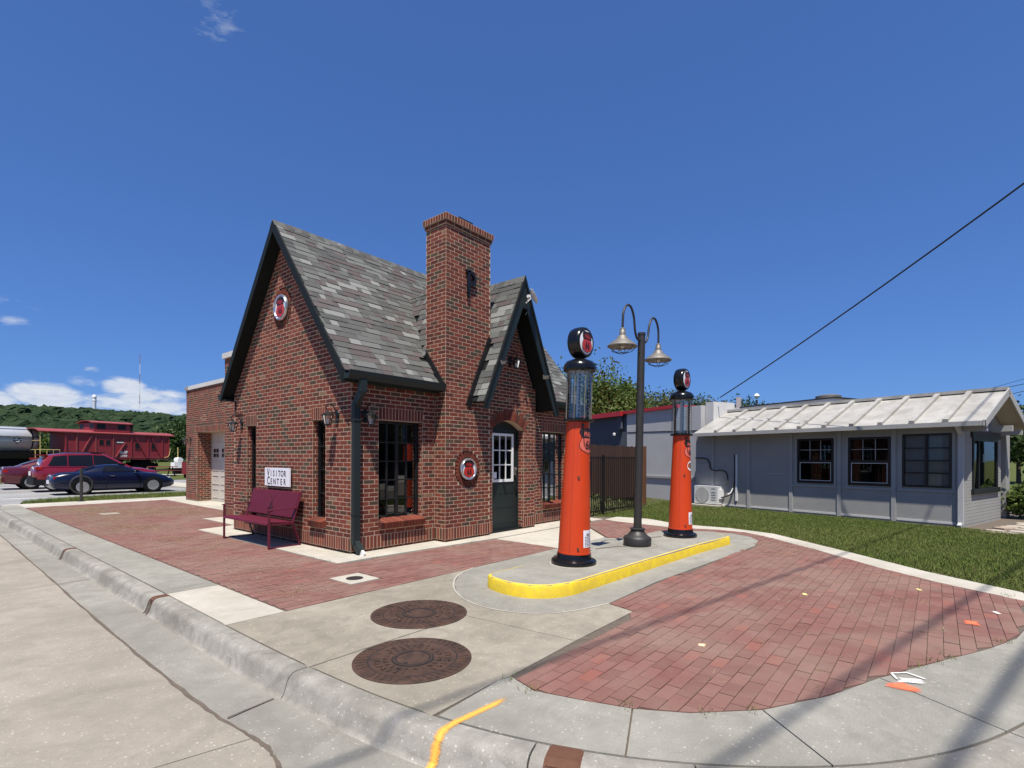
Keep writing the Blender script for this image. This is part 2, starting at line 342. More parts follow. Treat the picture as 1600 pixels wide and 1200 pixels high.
CUBE = {}
def cube(mat):
    if mat not in CUBE: CUBE[mat] = MB().box((0, 0, 0), (1, 1, 1)).mesh('unit_'+mat, mat)
    return CUBE[mat]
BV = np.array([(x, y, z) for x in (-.5, .5) for y in (-.5, .5) for z in (-.5, .5)], np.float32)
BF = np.array([(0, 1, 3, 2), (4, 6, 7, 5), (0, 4, 5, 1), (2, 3, 7, 6), (0, 2, 6, 4), (1, 5, 7, 3)], np.int32)
def inframe(c):
    d = Vector(c)-CAM; z = d.dot(FWD)
    if z < .4: return False
    x = d.dot(RGT)/z; y = -d.z/z
    return abs(x) < 1.0 and -.90 < y < .605
class Pieces:
    """bricks, pavers, shingles, boards: the ones that show largest become objects of their own, the rest one joined part"""
    def __init__(s): s.p = []
    def add(s, c, ex, ey, ez, dims, tint, face=None, parent=None): s.p.append((Vector(c), Vector(ex), Vector(ey), Vector(ez), dims, tint, face, parent))
    def build(s, name, mat, parent, limit=300):
        def wgt(q):
            c, ex, ey, ez, d, t, face, par = q; v = CAM-c; L = v.length
            f = Vector(face) if face else Vector((0, 0, 1)); k = f.dot(v)/L
            ar = sorted(d)[1]*sorted(d)[2]
            return (ar*max(k, .0)/L**2)*(1 if inframe(c) else .001)
        o_ = sorted(s.p, key=wgt, reverse=True); one = o_[:limit]; rest = o_[limit:]
        for c, ex, ey, ez, d, t, face, par in one:
            o = bpy.data.objects.new(name, cube(mat)); C.objects.link(o)
            M = Matrix((ex*d[0], ey*d[1], ez*d[2])).transposed().to_4x4(); M.translation = c
            o.parent = par or parent; pr = par or parent
            if pr.parent is None and pr.type == 'EMPTY': o.matrix_parent_inverse = Matrix.LocRotScale(pr.location, pr.rotation_euler, None).inverted()
            o.matrix_basis = M; o['tint'] = float(t)
        groups = {}
        for q in rest: groups.setdefault(q[7] or parent, []).append(q)
        for pr, qs in groups.items():
            n = len(qs); c = np.array([q[0] for q in qs]); X = np.array([[q[1]*q[4][0], q[2]*q[4][1], q[3]*q[4][2]] for q in qs])
            V = np.einsum('vk,nkj->nvj', BV, X)+c[:, None, :]
            F = (BF[None]+8*np.arange(n)[:, None, None]).reshape(-1, 4); t = np.repeat([q[5] for q in qs], 6)
            o = link(name, np_mesh(name, V, F, mat, t), pr, pr.type == 'EMPTY'); tag(o, kind='stuff')
def sub(iv, a, b):
    out = []
    for x, y in iv:
        if b <= x or a >= y: out.append((x, y)); continue
        if a > x: out.append((x, a))
        if b < y: out.append((b, y))
    return out
B = .2032; K = B/3
def jit(s): return random.uniform(-s, s)
def courses(P, mort, o, eu, en, z0, z1, iv, par, phase=0.0):
    """running-bond courses of brick between z0 and z1; iv(zmid) gives the stretches of wall at that height"""
    o, eu, en = Vector(o), Vector(eu), Vector(en); up = Vector((0, 0, 1)); k = 0; z = z0
    while z < z1-.02:
        zt = min(z+K, z1)
        for a, b in iv((z+zt)/2):
            if b-a < .02: continue
            q = [o+eu*a+up*z, o+eu*b+up*z, o+eu*b+up*zt, o+eu*a+up*zt]; mort.add([p-en*.0012 for p in q], [(0, 1, 2, 3)])
            u = math.floor((a-phase)/B-1)*B+phase+(B/2 if k % 2 else 0)
            while u < b:
                x0, x1 = max(u, a), min(u+B, b)
                if x1-x0 > .035:
                    P.add(o+eu*(x0+x1)/2+up*(z+zt)/2+en*(-.0085+jit(.0007)), eu, en, up, (x1-x0-.0125, .018, zt-z-.0125), random.random(), en, par)
                u += B
        z += K; k += 1
def soldiers(P, mort, o, eu, en, a, b, z0, z1, par, proud=0.0, pitch=K):
    o, eu, en = Vector(o), Vector(eu), Vector(en); up = Vector((0, 0, 1)); n = max(1, round((b-a)/pitch)); w_ = (b-a)/n
    q = [o+eu*a+up*z0, o+eu*b+up*z0, o+eu*b+up*z1, o+eu*a+up*z1]; mort.add([p+en*(proud-.0012) for p in q], [(0, 1, 2, 3)])
    for i in range(n): P.add(o+eu*(a+(i+.5)*w_)+up*(z0+z1)/2+en*(proud-.0085+jit(.0007)), eu, en, up, (w_-.0125, .018, z1-z0-.0125), random.random()*.86, en, par)
def ring(P, o, eu, en, r0, r1, n, par, a0=0.0, a1=2*math.pi, proud=0.0):
    o, eu, en = Vector(o), Vector(eu), Vector(en); up = Vector((0, 0, 1))
    for i in range(n):
        t = a0+(a1-a0)*(i+.5)/n; rad = eu*math.cos(t)+up*math.sin(t); tan = -eu*math.sin(t)+up*math.cos(t)
        P.add(o+rad*(r0+r1)/2+en*(proud-.006), tan, en, rad, ((a1-a0)/n*(r0+r1)/2-.012, .018, r1-r0-.01), random.random()*.9, en, par)
def text_mesh(s, size, mat, M, depth=.004, sx=1.0, bold=0.0, shear=0.0, align='CENTER'):
    cu = bpy.data.curves.new('t', 'FONT'); cu.body = s; cu.size = size; cu.extrude = depth/2; cu.align_x = align; cu.align_y = 'CENTER'; cu.offset = bold; cu.shear = shear; cu.resolution_u = 3
    o = bpy.data.objects.new('t', cu); C.objects.link(o); dg = bpy.context.evaluated_depsgraph_get(); me = bpy.data.meshes.new_from_object(o.evaluated_get(dg))
    bpy.data.objects.remove(o); me.transform(Matrix.Diagonal((sx, 1, 1, 1))); me.transform(M); me.materials.clear(); me.materials.append(MATS[mat]); return me
def basis(o, ex, ey, ez):
    M = Matrix((Vector(ex), Vector(ey), Vector(ez))).transposed().to_4x4(); M.translation = Vector(o); return M
#PART2

# ------------------------------------------------------------------ ground, street, kerb, paving
def struct(o, label): return tag(o, label, kind='structure')
gm = MB(); gm.add([(-3000, -3000, -.31), (3000, -3000, -.31), (3000, 3000, -.31), (-3000, 3000, -.31)], [(0, 1, 2, 3)])
struct(gm.obj('ground', 'turf'), 'open grassy ground reaching to the foot of the hills')
def catmull(pts, n=6):
    P = [Vector(p) for p in pts]; P = [P[0]*2-P[1]]+P+[P[-1]*2-P[-2]]; out = []
    for i in range(1, len(P)-2):
        for k in range(n):
            t = k/n; a, b, c, d = P[i-1], P[i], P[i+1], P[i+2]
            out.append(.5*((2*b)+(c-a)*t+(2*a-5*b+4*c-d)*t*t+(3*b-a-3*c+d)*t**3))
    out.append(P[-2]); return out
KERB = catmull([(-2.30, 15.2), (-2.50, 14.2), (-2.56, 12.5), (-2.56, 9), (-2.56, 6), (-2.56, 3), (-2.56, .5), (-2.57, -1.4), (-2.575, -2.6), (-2.56, -3.45), (-2.505, -4.3), (-2.38, -5.0), (-2.17, -5.58),
                (-1.9, -6.05), (-1.58, -6.45), (-1.22, -6.78), (-.80, -7.05), (-.3, -7.28), (.4, -7.55), (1.4, -7.95), (2.6, -8.7), (4.2, -9.9), (7, -12.2), (14, -17), (30, -27)], 10)
def normals(P):
    N = []
    for i in range(len(P)):
        d = (P[min(i+1, len(P)-1)]-P[max(i-1, 0)]).normalized(); N.append(Vector((d.y, -d.x)))
    return N
KN = normals(KERB)
S = [0.0]
for i in range(1, len(KERB)): S.append(S[-1]+(KERB[i]-KERB[i-1]).length)
def kat(s):
    for i in range(1, len(S)):
        if S[i] >= s:
            t = (s-S[i-1])/(S[i]-S[i-1]); return KERB[i-1].lerp(KERB[i], t), KN[i-1].lerp(KN[i], t).normalized()
    return KERB[-1], KN[-1]
def s_near(x, y): return S[min(range(len(S)), key=lambda i: (KERB[i]-Vector((x, y))).length)]
def sweep(s0, s1, prof, mb):
    ss = [s0]+[s for s in S if s0+.01 < s < s1-.01]+[s1]; vs = []; fs = []; m = len(prof)
    for s in ss:
        p, n = kat(s); e = min(1, max(0, s/1.2))
        for d, z in prof: vs.append((p.x+n.x*d, p.y+n.y*d, z if z < -.155 else -.15+(z+.15)*(.25+.75*e)))
    for i in range(len(ss)-1):
        for j in range(m-1): fs.append((i*m+j, i*m+j+1, (i+1)*m+j+1, (i+1)*m+j))
    fs.append(tuple(range(m))[::-1]); k = (len(ss)-1)*m; fs.append(tuple(range(k, k+m)))
    mb.add(vs, fs)
KPROF = [(0, -.30), (0, 0), (.085, 0), (.118, -.007), (.14, -.026), (.152, -.05), (.178, -.13), (.195, -.152), (.21, -.158), (.21, -.30)]
kerb = thing('curb', None, None, (-2.56, 0, 0)); struct(kerb, 'pale concrete curb running along the street and round the corner')
drains = [s_near(-2.6, 3.88), s_near(-2.66, -.58), s_near(-2.27, -5.42)]
cuts = sorted([0, s_near(-2.6, 9.2), s_near(-2.6, 6.2), s_near(-2.6, 2.0), s_near(-2.58, -3.43), s_near(-2.2, -5.52)-.28, s_near(-1.95, -5.98), s_near(-.56, -7.2), s_near(1.4, -7.95), s_near(3.6, -9.4), s_near(7, -12.2), s_near(14, -17), S[-1]]+[d+.001 for d in drains])
for a, b in zip(cuts[:-1], cuts[1:]):
    ga = .045 if any(abs(a-d) < .01 for d in drains) else .005; gb = .045 if any(abs(b-d) < .01 for d in drains) else .005
    mb = MB(); sweep(a+ga, b-gb, KPROF, mb); mb.obj('curb_stone', 'curb_concrete', kerb, True, True)
for i, d in enumerate(drains):
    mb = MB(); wd = .045 if i < 2 else .075
    sweep(d-wd-.012, d-wd, [(q[0]+.004 if q[0] > .01 else q[0], q[1]+.003) for q in KPROF], mb); sweep(d+wd, d+wd+.012, [(q[0]+.004 if q[0] > .01 else q[0], q[1]+.003) for q in KPROF], mb)
    sweep(d-wd, d+wd, [(-.01, -.30), (-.01, .0035), (.10, .0035), (.142, -.018), (.142, -.055), (.06, -.055), (.06, -.30)], mb)
    o = mb.obj('drain_slot', 'rust', kerb, True); o['label'] = ['rusty steel drain slot in the curb, the farthest one', 'rusty steel drain slot in the curb left of the brick corner', 'wide rusty steel drain slot at the corner of the curb'][i]
# gutter pan
gu = MB(); vs = []; fs = []
prev = None
for s in np.linspace(0, S[-1], 260):
    p, n = kat(s); y = p.y
    if y > -3.6: out = Vector((-3.6, p.y))
    else:
        t = min(1, (-3.6-y)/2.6); out = p+n*(1.04+6*t*t*(3-2*t))
    a = p+n*.19; row = [(a.x, a.y, -.156), (a.lerp(out, .25 if y > -3.6 else .12).x, a.lerp(out, .25 if y > -3.6 else .12).y, -.148), (out.x, out.y, -.128)]
    k = len(vs); vs += row
    if prev is not None: fs += [(prev, prev+1, k+1, k), (prev+1, prev+2, k+2, k+1)]
    prev = k
gu.add(vs, fs); struct(gu.obj('gutter', 'gutter_concrete', smooth=True), 'grey concrete gutter pan below the curb')
EDGE = [(-3.0, 18.0), (-3.0, 13), (-3.05, 9), (-3.1, 4), (-3.14, 1), (-3.165, -1), (-3.17, -2.6), (-3.15, -3.5), (-3.115, -3.95), (-3.14, -4.18), (-3.25, -4.5), (-3.55, -4.95), (-4.1, -5.5), (-5.2, -6.5), (-9, -9.8), (-20, -19)]
EDGE = [(p.x+jit(.006), p.y) for p in catmull(EDGE, 8)]
street = thing('street', None, None, (-6, 0, -.12)); struct(street, 'tan concrete street with joints beside the curb')
def ycut(x, y0, sl): return y0+sl*(x+3.15)
bands = [(80, 0, 7.5, .12), (7.5, .12, 1.63, .25), (1.63, .25, -3.87, -.22), (-3.87, -.22, -40, 0)]
for yt, st, yb, sb in bands:
    ins = [p for p in EDGE if ycut(p[0], yb, sb)+.004 < p[1] < ycut(p[0], yt, st)-.004]
    xt, xb = ins[0][0], ins[-1][0]
    poly = ([(xt, min(ycut(xt, yt, st)-.005, 18 if yt > 70 else 99))] if yt < 70 else [(-3.0, 60)])+ins+([(xb, ycut(xb, yb, sb)+.005)] if yb > -30 else [])
    if yb <= -30: poly += [(-40, -19), (-40, ycut(-7, yt, st)-.005), (-7, ycut(-7, yt, st)-.005)]
    else: poly += [(-7, ycut(-7, yb, sb)+.005), (-40, ycut(-7, yb, sb)+.005), (-40, 60 if yt > 70 else ycut(-7, yt, st)-.005)]+([(-7, ycut(-7, yt, st)-.005)] if yt < 70 else [])
    MB().prism(poly, -.30, -.12).obj('slab', 'street_concrete', street, True)
mb = MB(); vs = []; fs = []
for i, p in enumerate(EDGE): w_ = .006+.012*random.random(); vs += [(p[0]-w_, p[1], -.1175), (p[0]+.5*w_+.004, p[1], -.1175)]
for i in range(len(EDGE)-1): fs.append((2*i, 2*i+1, 2*i+3, 2*i+2))
mb.add(vs, fs); mb.obj('joint_filler', 'joint_soil', street, True)

# bed under the paving, then slabs laid on it with open joints
bedpoly = [(p.x, p.y) for p in KERB if p.x < 20][::1]+[(20, 14), (3, 15.3), (-2.3, 15.3)]
side = MB().prism(bedpoly, -.30, -.014).obj('sidewalk', 'joint_soil'); struct(side, 'concrete sidewalk slabs inside the curb')
def inset(poly, d):
    q_ = []
    for p in poly:
        if not q_ or math.dist(p, q_[-1]) > .045: q_.append(p)
    while math.dist(q_[0], q_[-1]) < .045: q_.pop()
    poly = q_; n = len(poly); A = sum(poly[i][0]*poly[(i+1) % n][1]-poly[(i+1) % n][0]*poly[i][1] for i in range(n)); sg = 1 if A > 0 else -1; out = []
    for i in range(n):
        p0, p1, p2 = Vector(poly[i-1]), Vector(poly[i]), Vector(poly[(i+1) % n]); e1 = (p1-p0).normalized(); e2 = (p2-p1).normalized()
        n1 = Vector((-e1.y, e1.x))*sg; n2 = Vector((-e2.y, e2.x))*sg; m_ = n1+n2; q = m_*(d/max(.4, m_.dot(n1))) if m_.length > 1e-6 else n1*d
        out.append((p1.x+q.x, p1.y+q.y))
    return out
def slab(poly, mat, par, d=.005, top=0.0, label=None, name='slab'):
    o = MB().prism(inset(poly, d), -.29, top+jit(.0015)).obj(name, mat, par, par.type == 'EMPTY')
    if label: o['label'] = label
    return o
def kb(y0, y1):                                                        # kerb back edge between two heights along the straight
    return [(p.x+.012, p.y) for p in KERB if y0 < p.y < y1 and p.x < -2.2]
ys = [14.9, 12.4, 9.6, 6.9, 4.3, 1.75, -.46]
for a, b in zip(ys[:-1], ys[1:]):
    slab([(-2.03, a), (-2.03, b), (-2.555, b)]+kb(b, a)[::-1]+[(-2.555 if a < 14 else -2.36, a)], 'walk_concrete', side)
slab([(-2.03, -.46), (-2.03, -2.05), (-2.57, -2.05)]+kb(-2.05, -.46)[::-1]+[(-2.555, -.46)], 'apron_concrete', side, .004)
# sidewalk round the corner, outside the right-hand brick panel
BR_OUT = [(-1.76, -4.65), (-1.83, -4.9), (-1.74, -5.2), (-1.64, -5.48), (-1.47, -5.76), (-1.16, -6.07), (-.70, -6.34), (-.17, -6.56), (.48, -6.88), (1.02, -7.16), (1.5, -7.36), (2.2, -7.52), (3.1, -7.62)]
KB = [(p.x-n_.x*.012, p.y-n_.y*.012) for p, n_ in zip(KERB, KN)]
def kseg(a, b): i = min(range(len(KB)), key=lambda i: math.dist(KB[i], a)); j = min(range(len(KB)), key=lambda i: math.dist(KB[i], b)); return KB[i:j+1]
def bseg(i, j): return BR_OUT[i:j+1]
slab(kseg((-2.46, -4.66), (-2.12, -5.68))+bseg(0, 3)[::-1]+[(-1.86, -4.62)], 'walk_concrete', side)
slab(kseg((-2.12, -5.68), (-1.53, -6.5))+bseg(3, 5)[::-1], 'walk_concrete', side)
slab(kseg((-1.53, -6.5), (-.56, -7.18))+bseg(5, 7)[::-1], 'walk_concrete', side)
slab(kseg((-.56, -7.18), (1.4, -7.95))+bseg(7, 9)[::-1], 'walk_concrete', side)
slab(kseg((1.4, -7.95), (3.2, -9.1))+[(3.5, -8.2)]+bseg(9, 12)[::-1], 'walk_concrete', side)
slab(kseg((3.2, -9.1), (7, -12.2))+[(7.4, -11.6), (3.85, -8.4), (3.52, -8.2)], 'walk_concrete', side)
# concrete pad with the manholes, the apron ring round the island and the walk to the door
pad = thing('concrete_apron', None, None, (0, -3, 0)); struct(pad, 'concrete apron round the pump island and manholes')
RC = [(.55, -2.05), (.14, -2.20), (-.22, -2.48), (-.50, -2.83), (-.66, -3.2), (-.68, -3.55), (-.55, -3.9), (-.25, -4.14), (.22, -4.29)]
slab([(-2.565, -2.05), (.55, -2.05)]+RC[1:]+[(.14, -4.6), (-.9, -4.61), (-1.0, -3.46), (-2.0, -3.46), (-2.57, -3.46)]+kb(-3.46, -2.06)[::-1], 'pad_concrete', pad, .004)
slab([(-1.0, -3.465), (-.9, -4.61), (-1.76, -4.64), (-1.86, -4.62), (-2.46, -4.64)]+kb(-4.64, -3.47)[::-1]+[(-2.56, -3.465)], 'pad_concrete', pad, .004)
slab(RC+[(1.4, -4.27), (2.6, -4.34), (3.9, -4.42), (4.96, -4.47), (5.6, -4.36), (6.0, -4.12), (6.22, -3.75), (6.2, -3.3), (6.0, -2.9), (5.6, -2.62), (5.26, -2.72), (4.16, -2.25), (4.05, -2.05)], 'walk_concrete', pad, .004)
mb = MB(); vs = []; fs = []                                            # pale mortar bead in the ring joint
RR = catmull(RC, 6)
for i, p in enumerate(RR):
    t = (RR[min(i+1, len(RR)-1)]-RR[max(i-1, 0)]).normalized(); nn = Vector((-t.y, t.x)); a = p+nn*.009; b = p-nn*.009; vs += [(a.x, a.y, .003), (b.x, b.y, .003)]
for i in range(len(RR)-1): fs.append((2*i, 2*i+1, 2*i+3, 2*i+2))
mb.add(vs, fs); mb.obj('joint_bead', 'apron_concrete', pad, True)
slab([(2.57, -2.045), (2.62, -.62), (4.5, -.62), (5.3, -.60), (5.25, -.95), (4.12, -2.045)], 'apron_concrete', pad, .004)
slab([(-.5, -.46), (.25, -.46), (2.62, -.62), (4.5, -.615), (6.6, -.60), (6.7, .1), (0, .1), (0, 4.3), (.75, 4.3), (.75, 6.7), (.3, 6.75), (.28, 4.9), (-.5, 4.7)], 'apron_concrete', pad, .003, .012)
slab([(1.4, 6.75), (.3, 6.75), (.75, 6.7), (.75, 6.6), (2.1, 6.6), (2.8, 14.0), (1.6, 13.9), (1.45, 10)], 'apron_concrete', pad, .003, .008)
slab([(-2.03, 13.5), (.2, 13.75), (1.6, 13.9), (2.8, 14.0), (6, 14.3), (6, 15.3), (-2.28, 15.2), (-2.4, 14.9), (-2.03, 14.9)], 'apron_concrete', pad, .004)
slab([(6.65, -.60), (6.62, -.62), (6.5, -1.0), (6.3, -2.55), (6.6, -3.3), (6.55, -3.9), (6.2, -4.35), (5.2, -5.35), (4.22, -6.2), (3.62, -6.85), (3.12, -7.6), (3.62, -7.6), (4.3, -6.75), (5.3, -5.8), (6.75, -4.35), (7.05, -3.4), (6.98, -2.3), (7.5, -1.4), (7.4, -.55)], 'apron_concrete', pad, .004)

# island
isl = MB(); IP = [(-.0, -2.85), (-.13, -3.0), (-.19, -3.3), (-.14, -3.55), (0, -3.72), (.2, -3.81), (.45, -3.84), (2.0, -3.90), (3.6, -3.98), (4.6, -4.07), (4.85, -4.08), (4.98, -3.98), (5.02, -3.8), (5.0, -3.2), (4.9, -2.95), (4.6, -2.85)]
isl.prism(IP, -.1, .136); io = isl.obj('pump_island', 'walk_concrete'); struct(io, 'raised concrete island under the two pumps and the lamp')
mb = MB(); face = catmull([(.6, -2.85), (.2, -2.85)]+[(p[0], p[1]) for p in IP[0:13]], 6); nn = normals(face); vs = []; fs = []
for p, n_ in zip(face, nn):
    q = n_ if n_.dot(Vector((p.x-2.4, p.y+3.3))) > 0 else -n_
    for d, z in ((.012, .0), (.008, .11), (.0, .130), (-.028, .1405), (-.03, .13)): vs.append((p.x+q.x*d, p.y+q.y*d, z))
for i in range(len(face)-1):
    for j in range(4): fs.append((i*5+j, i*5+j+1, (i+1)*5+j+1, (i+1)*5+j))
k = len(vs)-5; fs += [(0, 1, 2, 3, 4), (k, k+1, k+2, k+3, k+4)]; mb.add(vs, fs); o = mb.obj('painted_curb', 'yellow_paint', io, smooth=True); o['label'] = 'yellow painted curb face of the island'

# brick paving
def inpoly(x, y, P):
    c = False; n = len(P)
    for i in range(n):
        x1, y1 = P[i]; x2, y2 = P[(i+1) % n]
        if (y1 > y) != (y2 > y) and x < (x2-x1)*(y-y1)/(y2-y1)+x1: c = not c
    return c
def xspans(y, P):
    xs = []
    n = len(P)
    for i in range(n):
        x1, y1 = P[i]; x2, y2 = P[(i+1) % n]
        if (y1 > y) != (y2 > y): xs.append((x2-x1)*(y-y1)/(y2-y1)+x1)
    xs.sort(); return list(zip(xs[::2], xs[1::2]))
def paving(poly, label, holes=(), limit=300, L=.2, W=.1):
    bed = MB().prism(inset(poly, .004), -.28, -.0075).obj('brick_pavement', 'joint_soil'); struct(bed, label)
    P = Pieces(); cut = []; ymin = min(p[1] for p in poly); ymax = max(p[1] for p in poly); k = 0; y = ymin
    while y < ymax:
        yc = y+W/2
        s0, s1, sm = xspans(y+.002, poly), xspans(y+W-.002, poly), xspans(yc, poly)
        for q_, (a, b) in enumerate(sm):
            ok = len(s0) == len(s1) == len(sm)
            a0, b0 = s0[q_] if ok else (a, b); a1, b1 = s1[q_] if ok else (a, b)
            a, b = min(a0, a1), max(b0, b1)
            iv = [(a+.003, b-.003)]
            for h in holes:
                if h[1] < yc < h[3]: iv = sub(iv, h[0], h[2])
            for a2, b2 in iv:
                u = math.floor(a2/L-1)*L+(L/2 if k % 2 else 0)
                while u < b2:
                    x0, x1 = max(u, a2), min(u+L, b2); g_ = .0023
                    l0, l1, r0, r1 = max(x0, a0)+g_, max(x0, a1)+g_, min(x1, b0)-g_, min(x1, b1)-g_
                    if abs(l0-l1) > .004 or abs(r0-r1) > .004:
                        qd = [(l0, y+g_), (max(r0, l0), y+g_), (max(r1, l1), y+W-g_), (l1, y+W-g_)]
                        if (r0-l0)+(r1-l1) > .03: cut.append((qd, random.random()))
                    elif x1-x0 > .03:
                        tx, ty = jit(.006), jit(.009); ez = Vector((tx, ty, 1)).normalized(); ex = Vector((1, jit(.006), -tx)).normalized(); ey = ez.cross(ex)
                        P.add((x0/2+x1/2, yc, -.028+jit(.0022)), ex, ey, ez, (x1-x0-.0045, W-.0045, .06), random.random(), (0, 0, 1))
                    u += L
        y += W; k += 1
    if cut:
        V = []; F = []; T = []
        for qd, t in cut:
            k_ = len(V); z_ = .002+jit(.0022); V += [(x, y_, -.05) for x, y_ in qd]+[(x, y_, z_) for x, y_ in qd]; F += [(k_+4, k_+5, k_+6, k_+7)]+[(k_+i, k_+(i+1) % 4, k_+4+(i+1) % 4, k_+4+i) for i in range(4)]; T += [t]*5
        tag(link('paver', np_mesh('paver', V, F, 'paver', T), bed), kind='stuff')
    P.build('paver', 'paver', bed, limit); return bed
LEFT = [(-2.025, -2.045), (2.565, -2.045), (2.615, -.625), (.25, -.465), (-.505, -.465), (-.505, 4.7), (.28, 4.9), (.3, 6.75), (1.4, 6.75), (1.45, 10), (1.6, 13.9), (.2, 13.75), (-2.025, 13.5)]
BOX = (-1.04, -1.62, -.63, -1.15); LID = (-1.05, 9.55, -.65, 10.0)
brickL = paving(LEFT, 'red brick pavement between the sidewalk and the brick house', (BOX, LID))
RIGHT = [(.14, -4.6), (.22, -4.3), (1.4, -4.275), (2.6, -4.345), (3.9, -4.425), (4.96, -4.475), (5.6, -4.365), (6.0, -4.125), (6.22, -3.755), (6.2, -3.3), (6.0, -2.9), (6.3, -2.56), (6.6, -3.3), (6.55, -3.9), (6.2, -4.35), (5.2, -5.35), (4.22, -6.2), (3.62, -6.85), (3.12, -7.6)]+BR_OUT[::-1][1:]
brickR = paving(RIGHT, 'red brick pavement between the yellow island and the street corner')
PATCH = [(4.16, -2.05), (5.28, -.98), (5.35, -.61), (6.55, -.61), (6.45, -1.0), (6.25, -2.5), (6.0, -2.85), (5.62, -2.60), (5.26, -2.70), (4.18, -2.23)]
brickP = paving(PATCH, 'small red brick panel behind the pump island', (), 200)

# covers and boxes let into the paving
def manhole(x, y, r, label, rz):
    t = thing('manhole_cover', label, 'manhole cover', (x, y, 0), rz, 'cast iron manhole covers by the curb')
    MB().lathe([(r*.74, .002), (r*.76, .008), (r*.97, .008), (r, .004), (r, -.02)], n=64).obj('rim', 'cast_iron', t, smooth=True)
    MB().lathe([(0, .004), (r*.30, .004), (r*.305, .007), (r*.335, .007), (r*.34, .003), (r*.70, .003), (r*.735, .007), (r*.745, .001)], n=64).obj('lid', 'cast_iron', t, smooth=True)
    m = MB()
    for i in range(46):                                                # raised teeth round the rim
        a = 2*math.pi*i/46; R = Matrix.Rotation(a, 3, 'Z'); (random.random() < .82) and m.box(R @ Vector((r*.865, 0, .0095)), (r*.17, r*.05, .005), R @ Matrix.Rotation(.25, 3, 'Z'))
    tag(m.obj('rim_rib', 'cast_iron', t), kind='stuff')
    m = MB()
    for k, (rr, n_, hgt) in enumerate(((.60, 30, .10), (.46, 22, .07))):
        for i in range(n_):
            if k == 0 and i % 10 > 6: continue
            a = 2*math.pi*(i+.5*k)/n_+.4; R = Matrix.Rotation(a, 3, 'Z')
            m.box(R @ Vector((r*rr, 0, .006)), (r*hgt, r*.035, .005), R)
            if i % 2: m.box(R @ Vector((r*(rr+hgt*.35), r*.02, .006)), (r*.025, r*.06, .005), R)
    m.lathe([(r*.10, .004), (r*.105, .008), (r*.135, .008), (r*.14, .004)], (0, -r*.14, 0), n=24, closed=True)
    tag(m.obj('lid_pattern', 'cast_iron', t), kind='stuff'); MB().lathe([(0, .0055), (.016, .0055), (.017, .003)], (r*.04, r*.22, 0), n=12).obj('pick_hole', 'cast_dark', t)
    for ra in (.752, .345, .295): MB().lathe([(r*ra-.007, .0005), (r*ra-.007, .0072), (r*ra+.006, .0072), (r*ra+.006, .0005)], n=56, closed=True).obj('groove', 'cast_dark', t)
manhole(-1.24, -3.08, .45, 'smaller round iron manhole cover, the one nearer the pumps', .6); manhole(-1.99, -3.90, .43, 'larger looking rusty manhole cover nearest the curb', 2.1)
t = thing('utility_box', 'square concrete utility box with an oval iron lid set in the brick paving', 'utility box', (-.835, -1.385, 0))
mb = MB(); mb.box((0, 0, -.03), (.40, .46, .07)); mb.obj('box_top', 'apron_concrete', t); MB().lathe([(0, .009), (.10, .009), (.105, .004)], n=28).obj('lid', 'cast_dark', t)
t = thing('access_lid', 'flat square concrete access lid in the far brick paving', 'access lid', (-.85, 9.775, 0)); MB().box((0, 0, -.03), (.39, .44, .07)).obj('lid_slab', 'apron_concrete', t)

# utility locate paint, sprayed on the paving
def paint(poly, mat, par, label, z=.0065):
    n = 14; P = [Vector(p) for p in poly]; c = sum(P, Vector((0, 0)))/len(P); vs = [(c.x, c.y, z)]; val = [1.0]; fs = []
    rngs = [(.45, .8), (.9, .35), (1.35, -.25)]; m = []
    for i in range(len(P)):
        for k in range(3): m.append(P[i].lerp(P[(i+1) % len(P)], k/3))
    for f, v in rngs:
        for q in m: d = c+(q-c)*f*(1+jit(.16)); vs.append((d.x, d.y, z)); val.append(v)
    k = len(m)
    for i in range(k): fs.append((0, 1+i, 1+(i+1) % k))
    for r in range(2):
        for i in range(k): a = 1+r*k; fs.append((a+i, a+k+i, a+k+(i+1) % k, a+(i+1) % k))
    me = bpy.data.meshes.new('paint'); me.from_pydata(vs, [], fs); me.materials.append(MATS[mat])
    at = me.attributes.new('edge', 'FLOAT', 'POINT'); at.data.foreach_set('value', np.array(val, np.float32))
    o = link('paint_mark', me, par, par.type == 'EMPTY'); o['label'] = label; return o
def stroke(pts, wd, mat, par, label):
    vs = []; val = []; fs = []; P = [Vector(p) for p in pts]
    for i in range(len(P)):
        t_ = (P[min(i+1, len(P)-1)]-P[max(i-1, 0)]); t2 = Vector((t_.x, t_.y, 0)).normalized(); nn = Vector((-t2.y, t2.x, 0)); w_ = wd*(.85+.3*random.random())
        e = .0 if i in (0, len(P)-1) else 1.0
        for f, v in ((-1.45, -.25), (-.6, .45), (0, .85), (.6, .45), (1.45, -.25)): q = P[i]+nn*w_*f; vs.append(q); val.append(v*e)
    for i in range(len(P)-1):
        for j in range(4): fs.append((i*5+j, i*5+j+1, (i+1)*5+j+1, (i+1)*5+j))
    me = bpy.data.meshes.new('paint'); me.from_pydata([tuple(v) for v in vs], [], fs); me.materials.append(MATS[mat])
    at = me.attributes.new('edge', 'FLOAT', 'POINT'); at.data.foreach_set('value', np.array(val, np.float32))
    o = link('paint_mark', me, par, par.type == 'EMPTY'); o['label'] = label
def dens3(pts, n=5):
    out = []
    for a, b in zip(pts[:-1], pts[1:]):
        for k in range(n): out.append(Vector(a).lerp(Vector(b), k/n))
    return out+[Vector(pts[-1])]
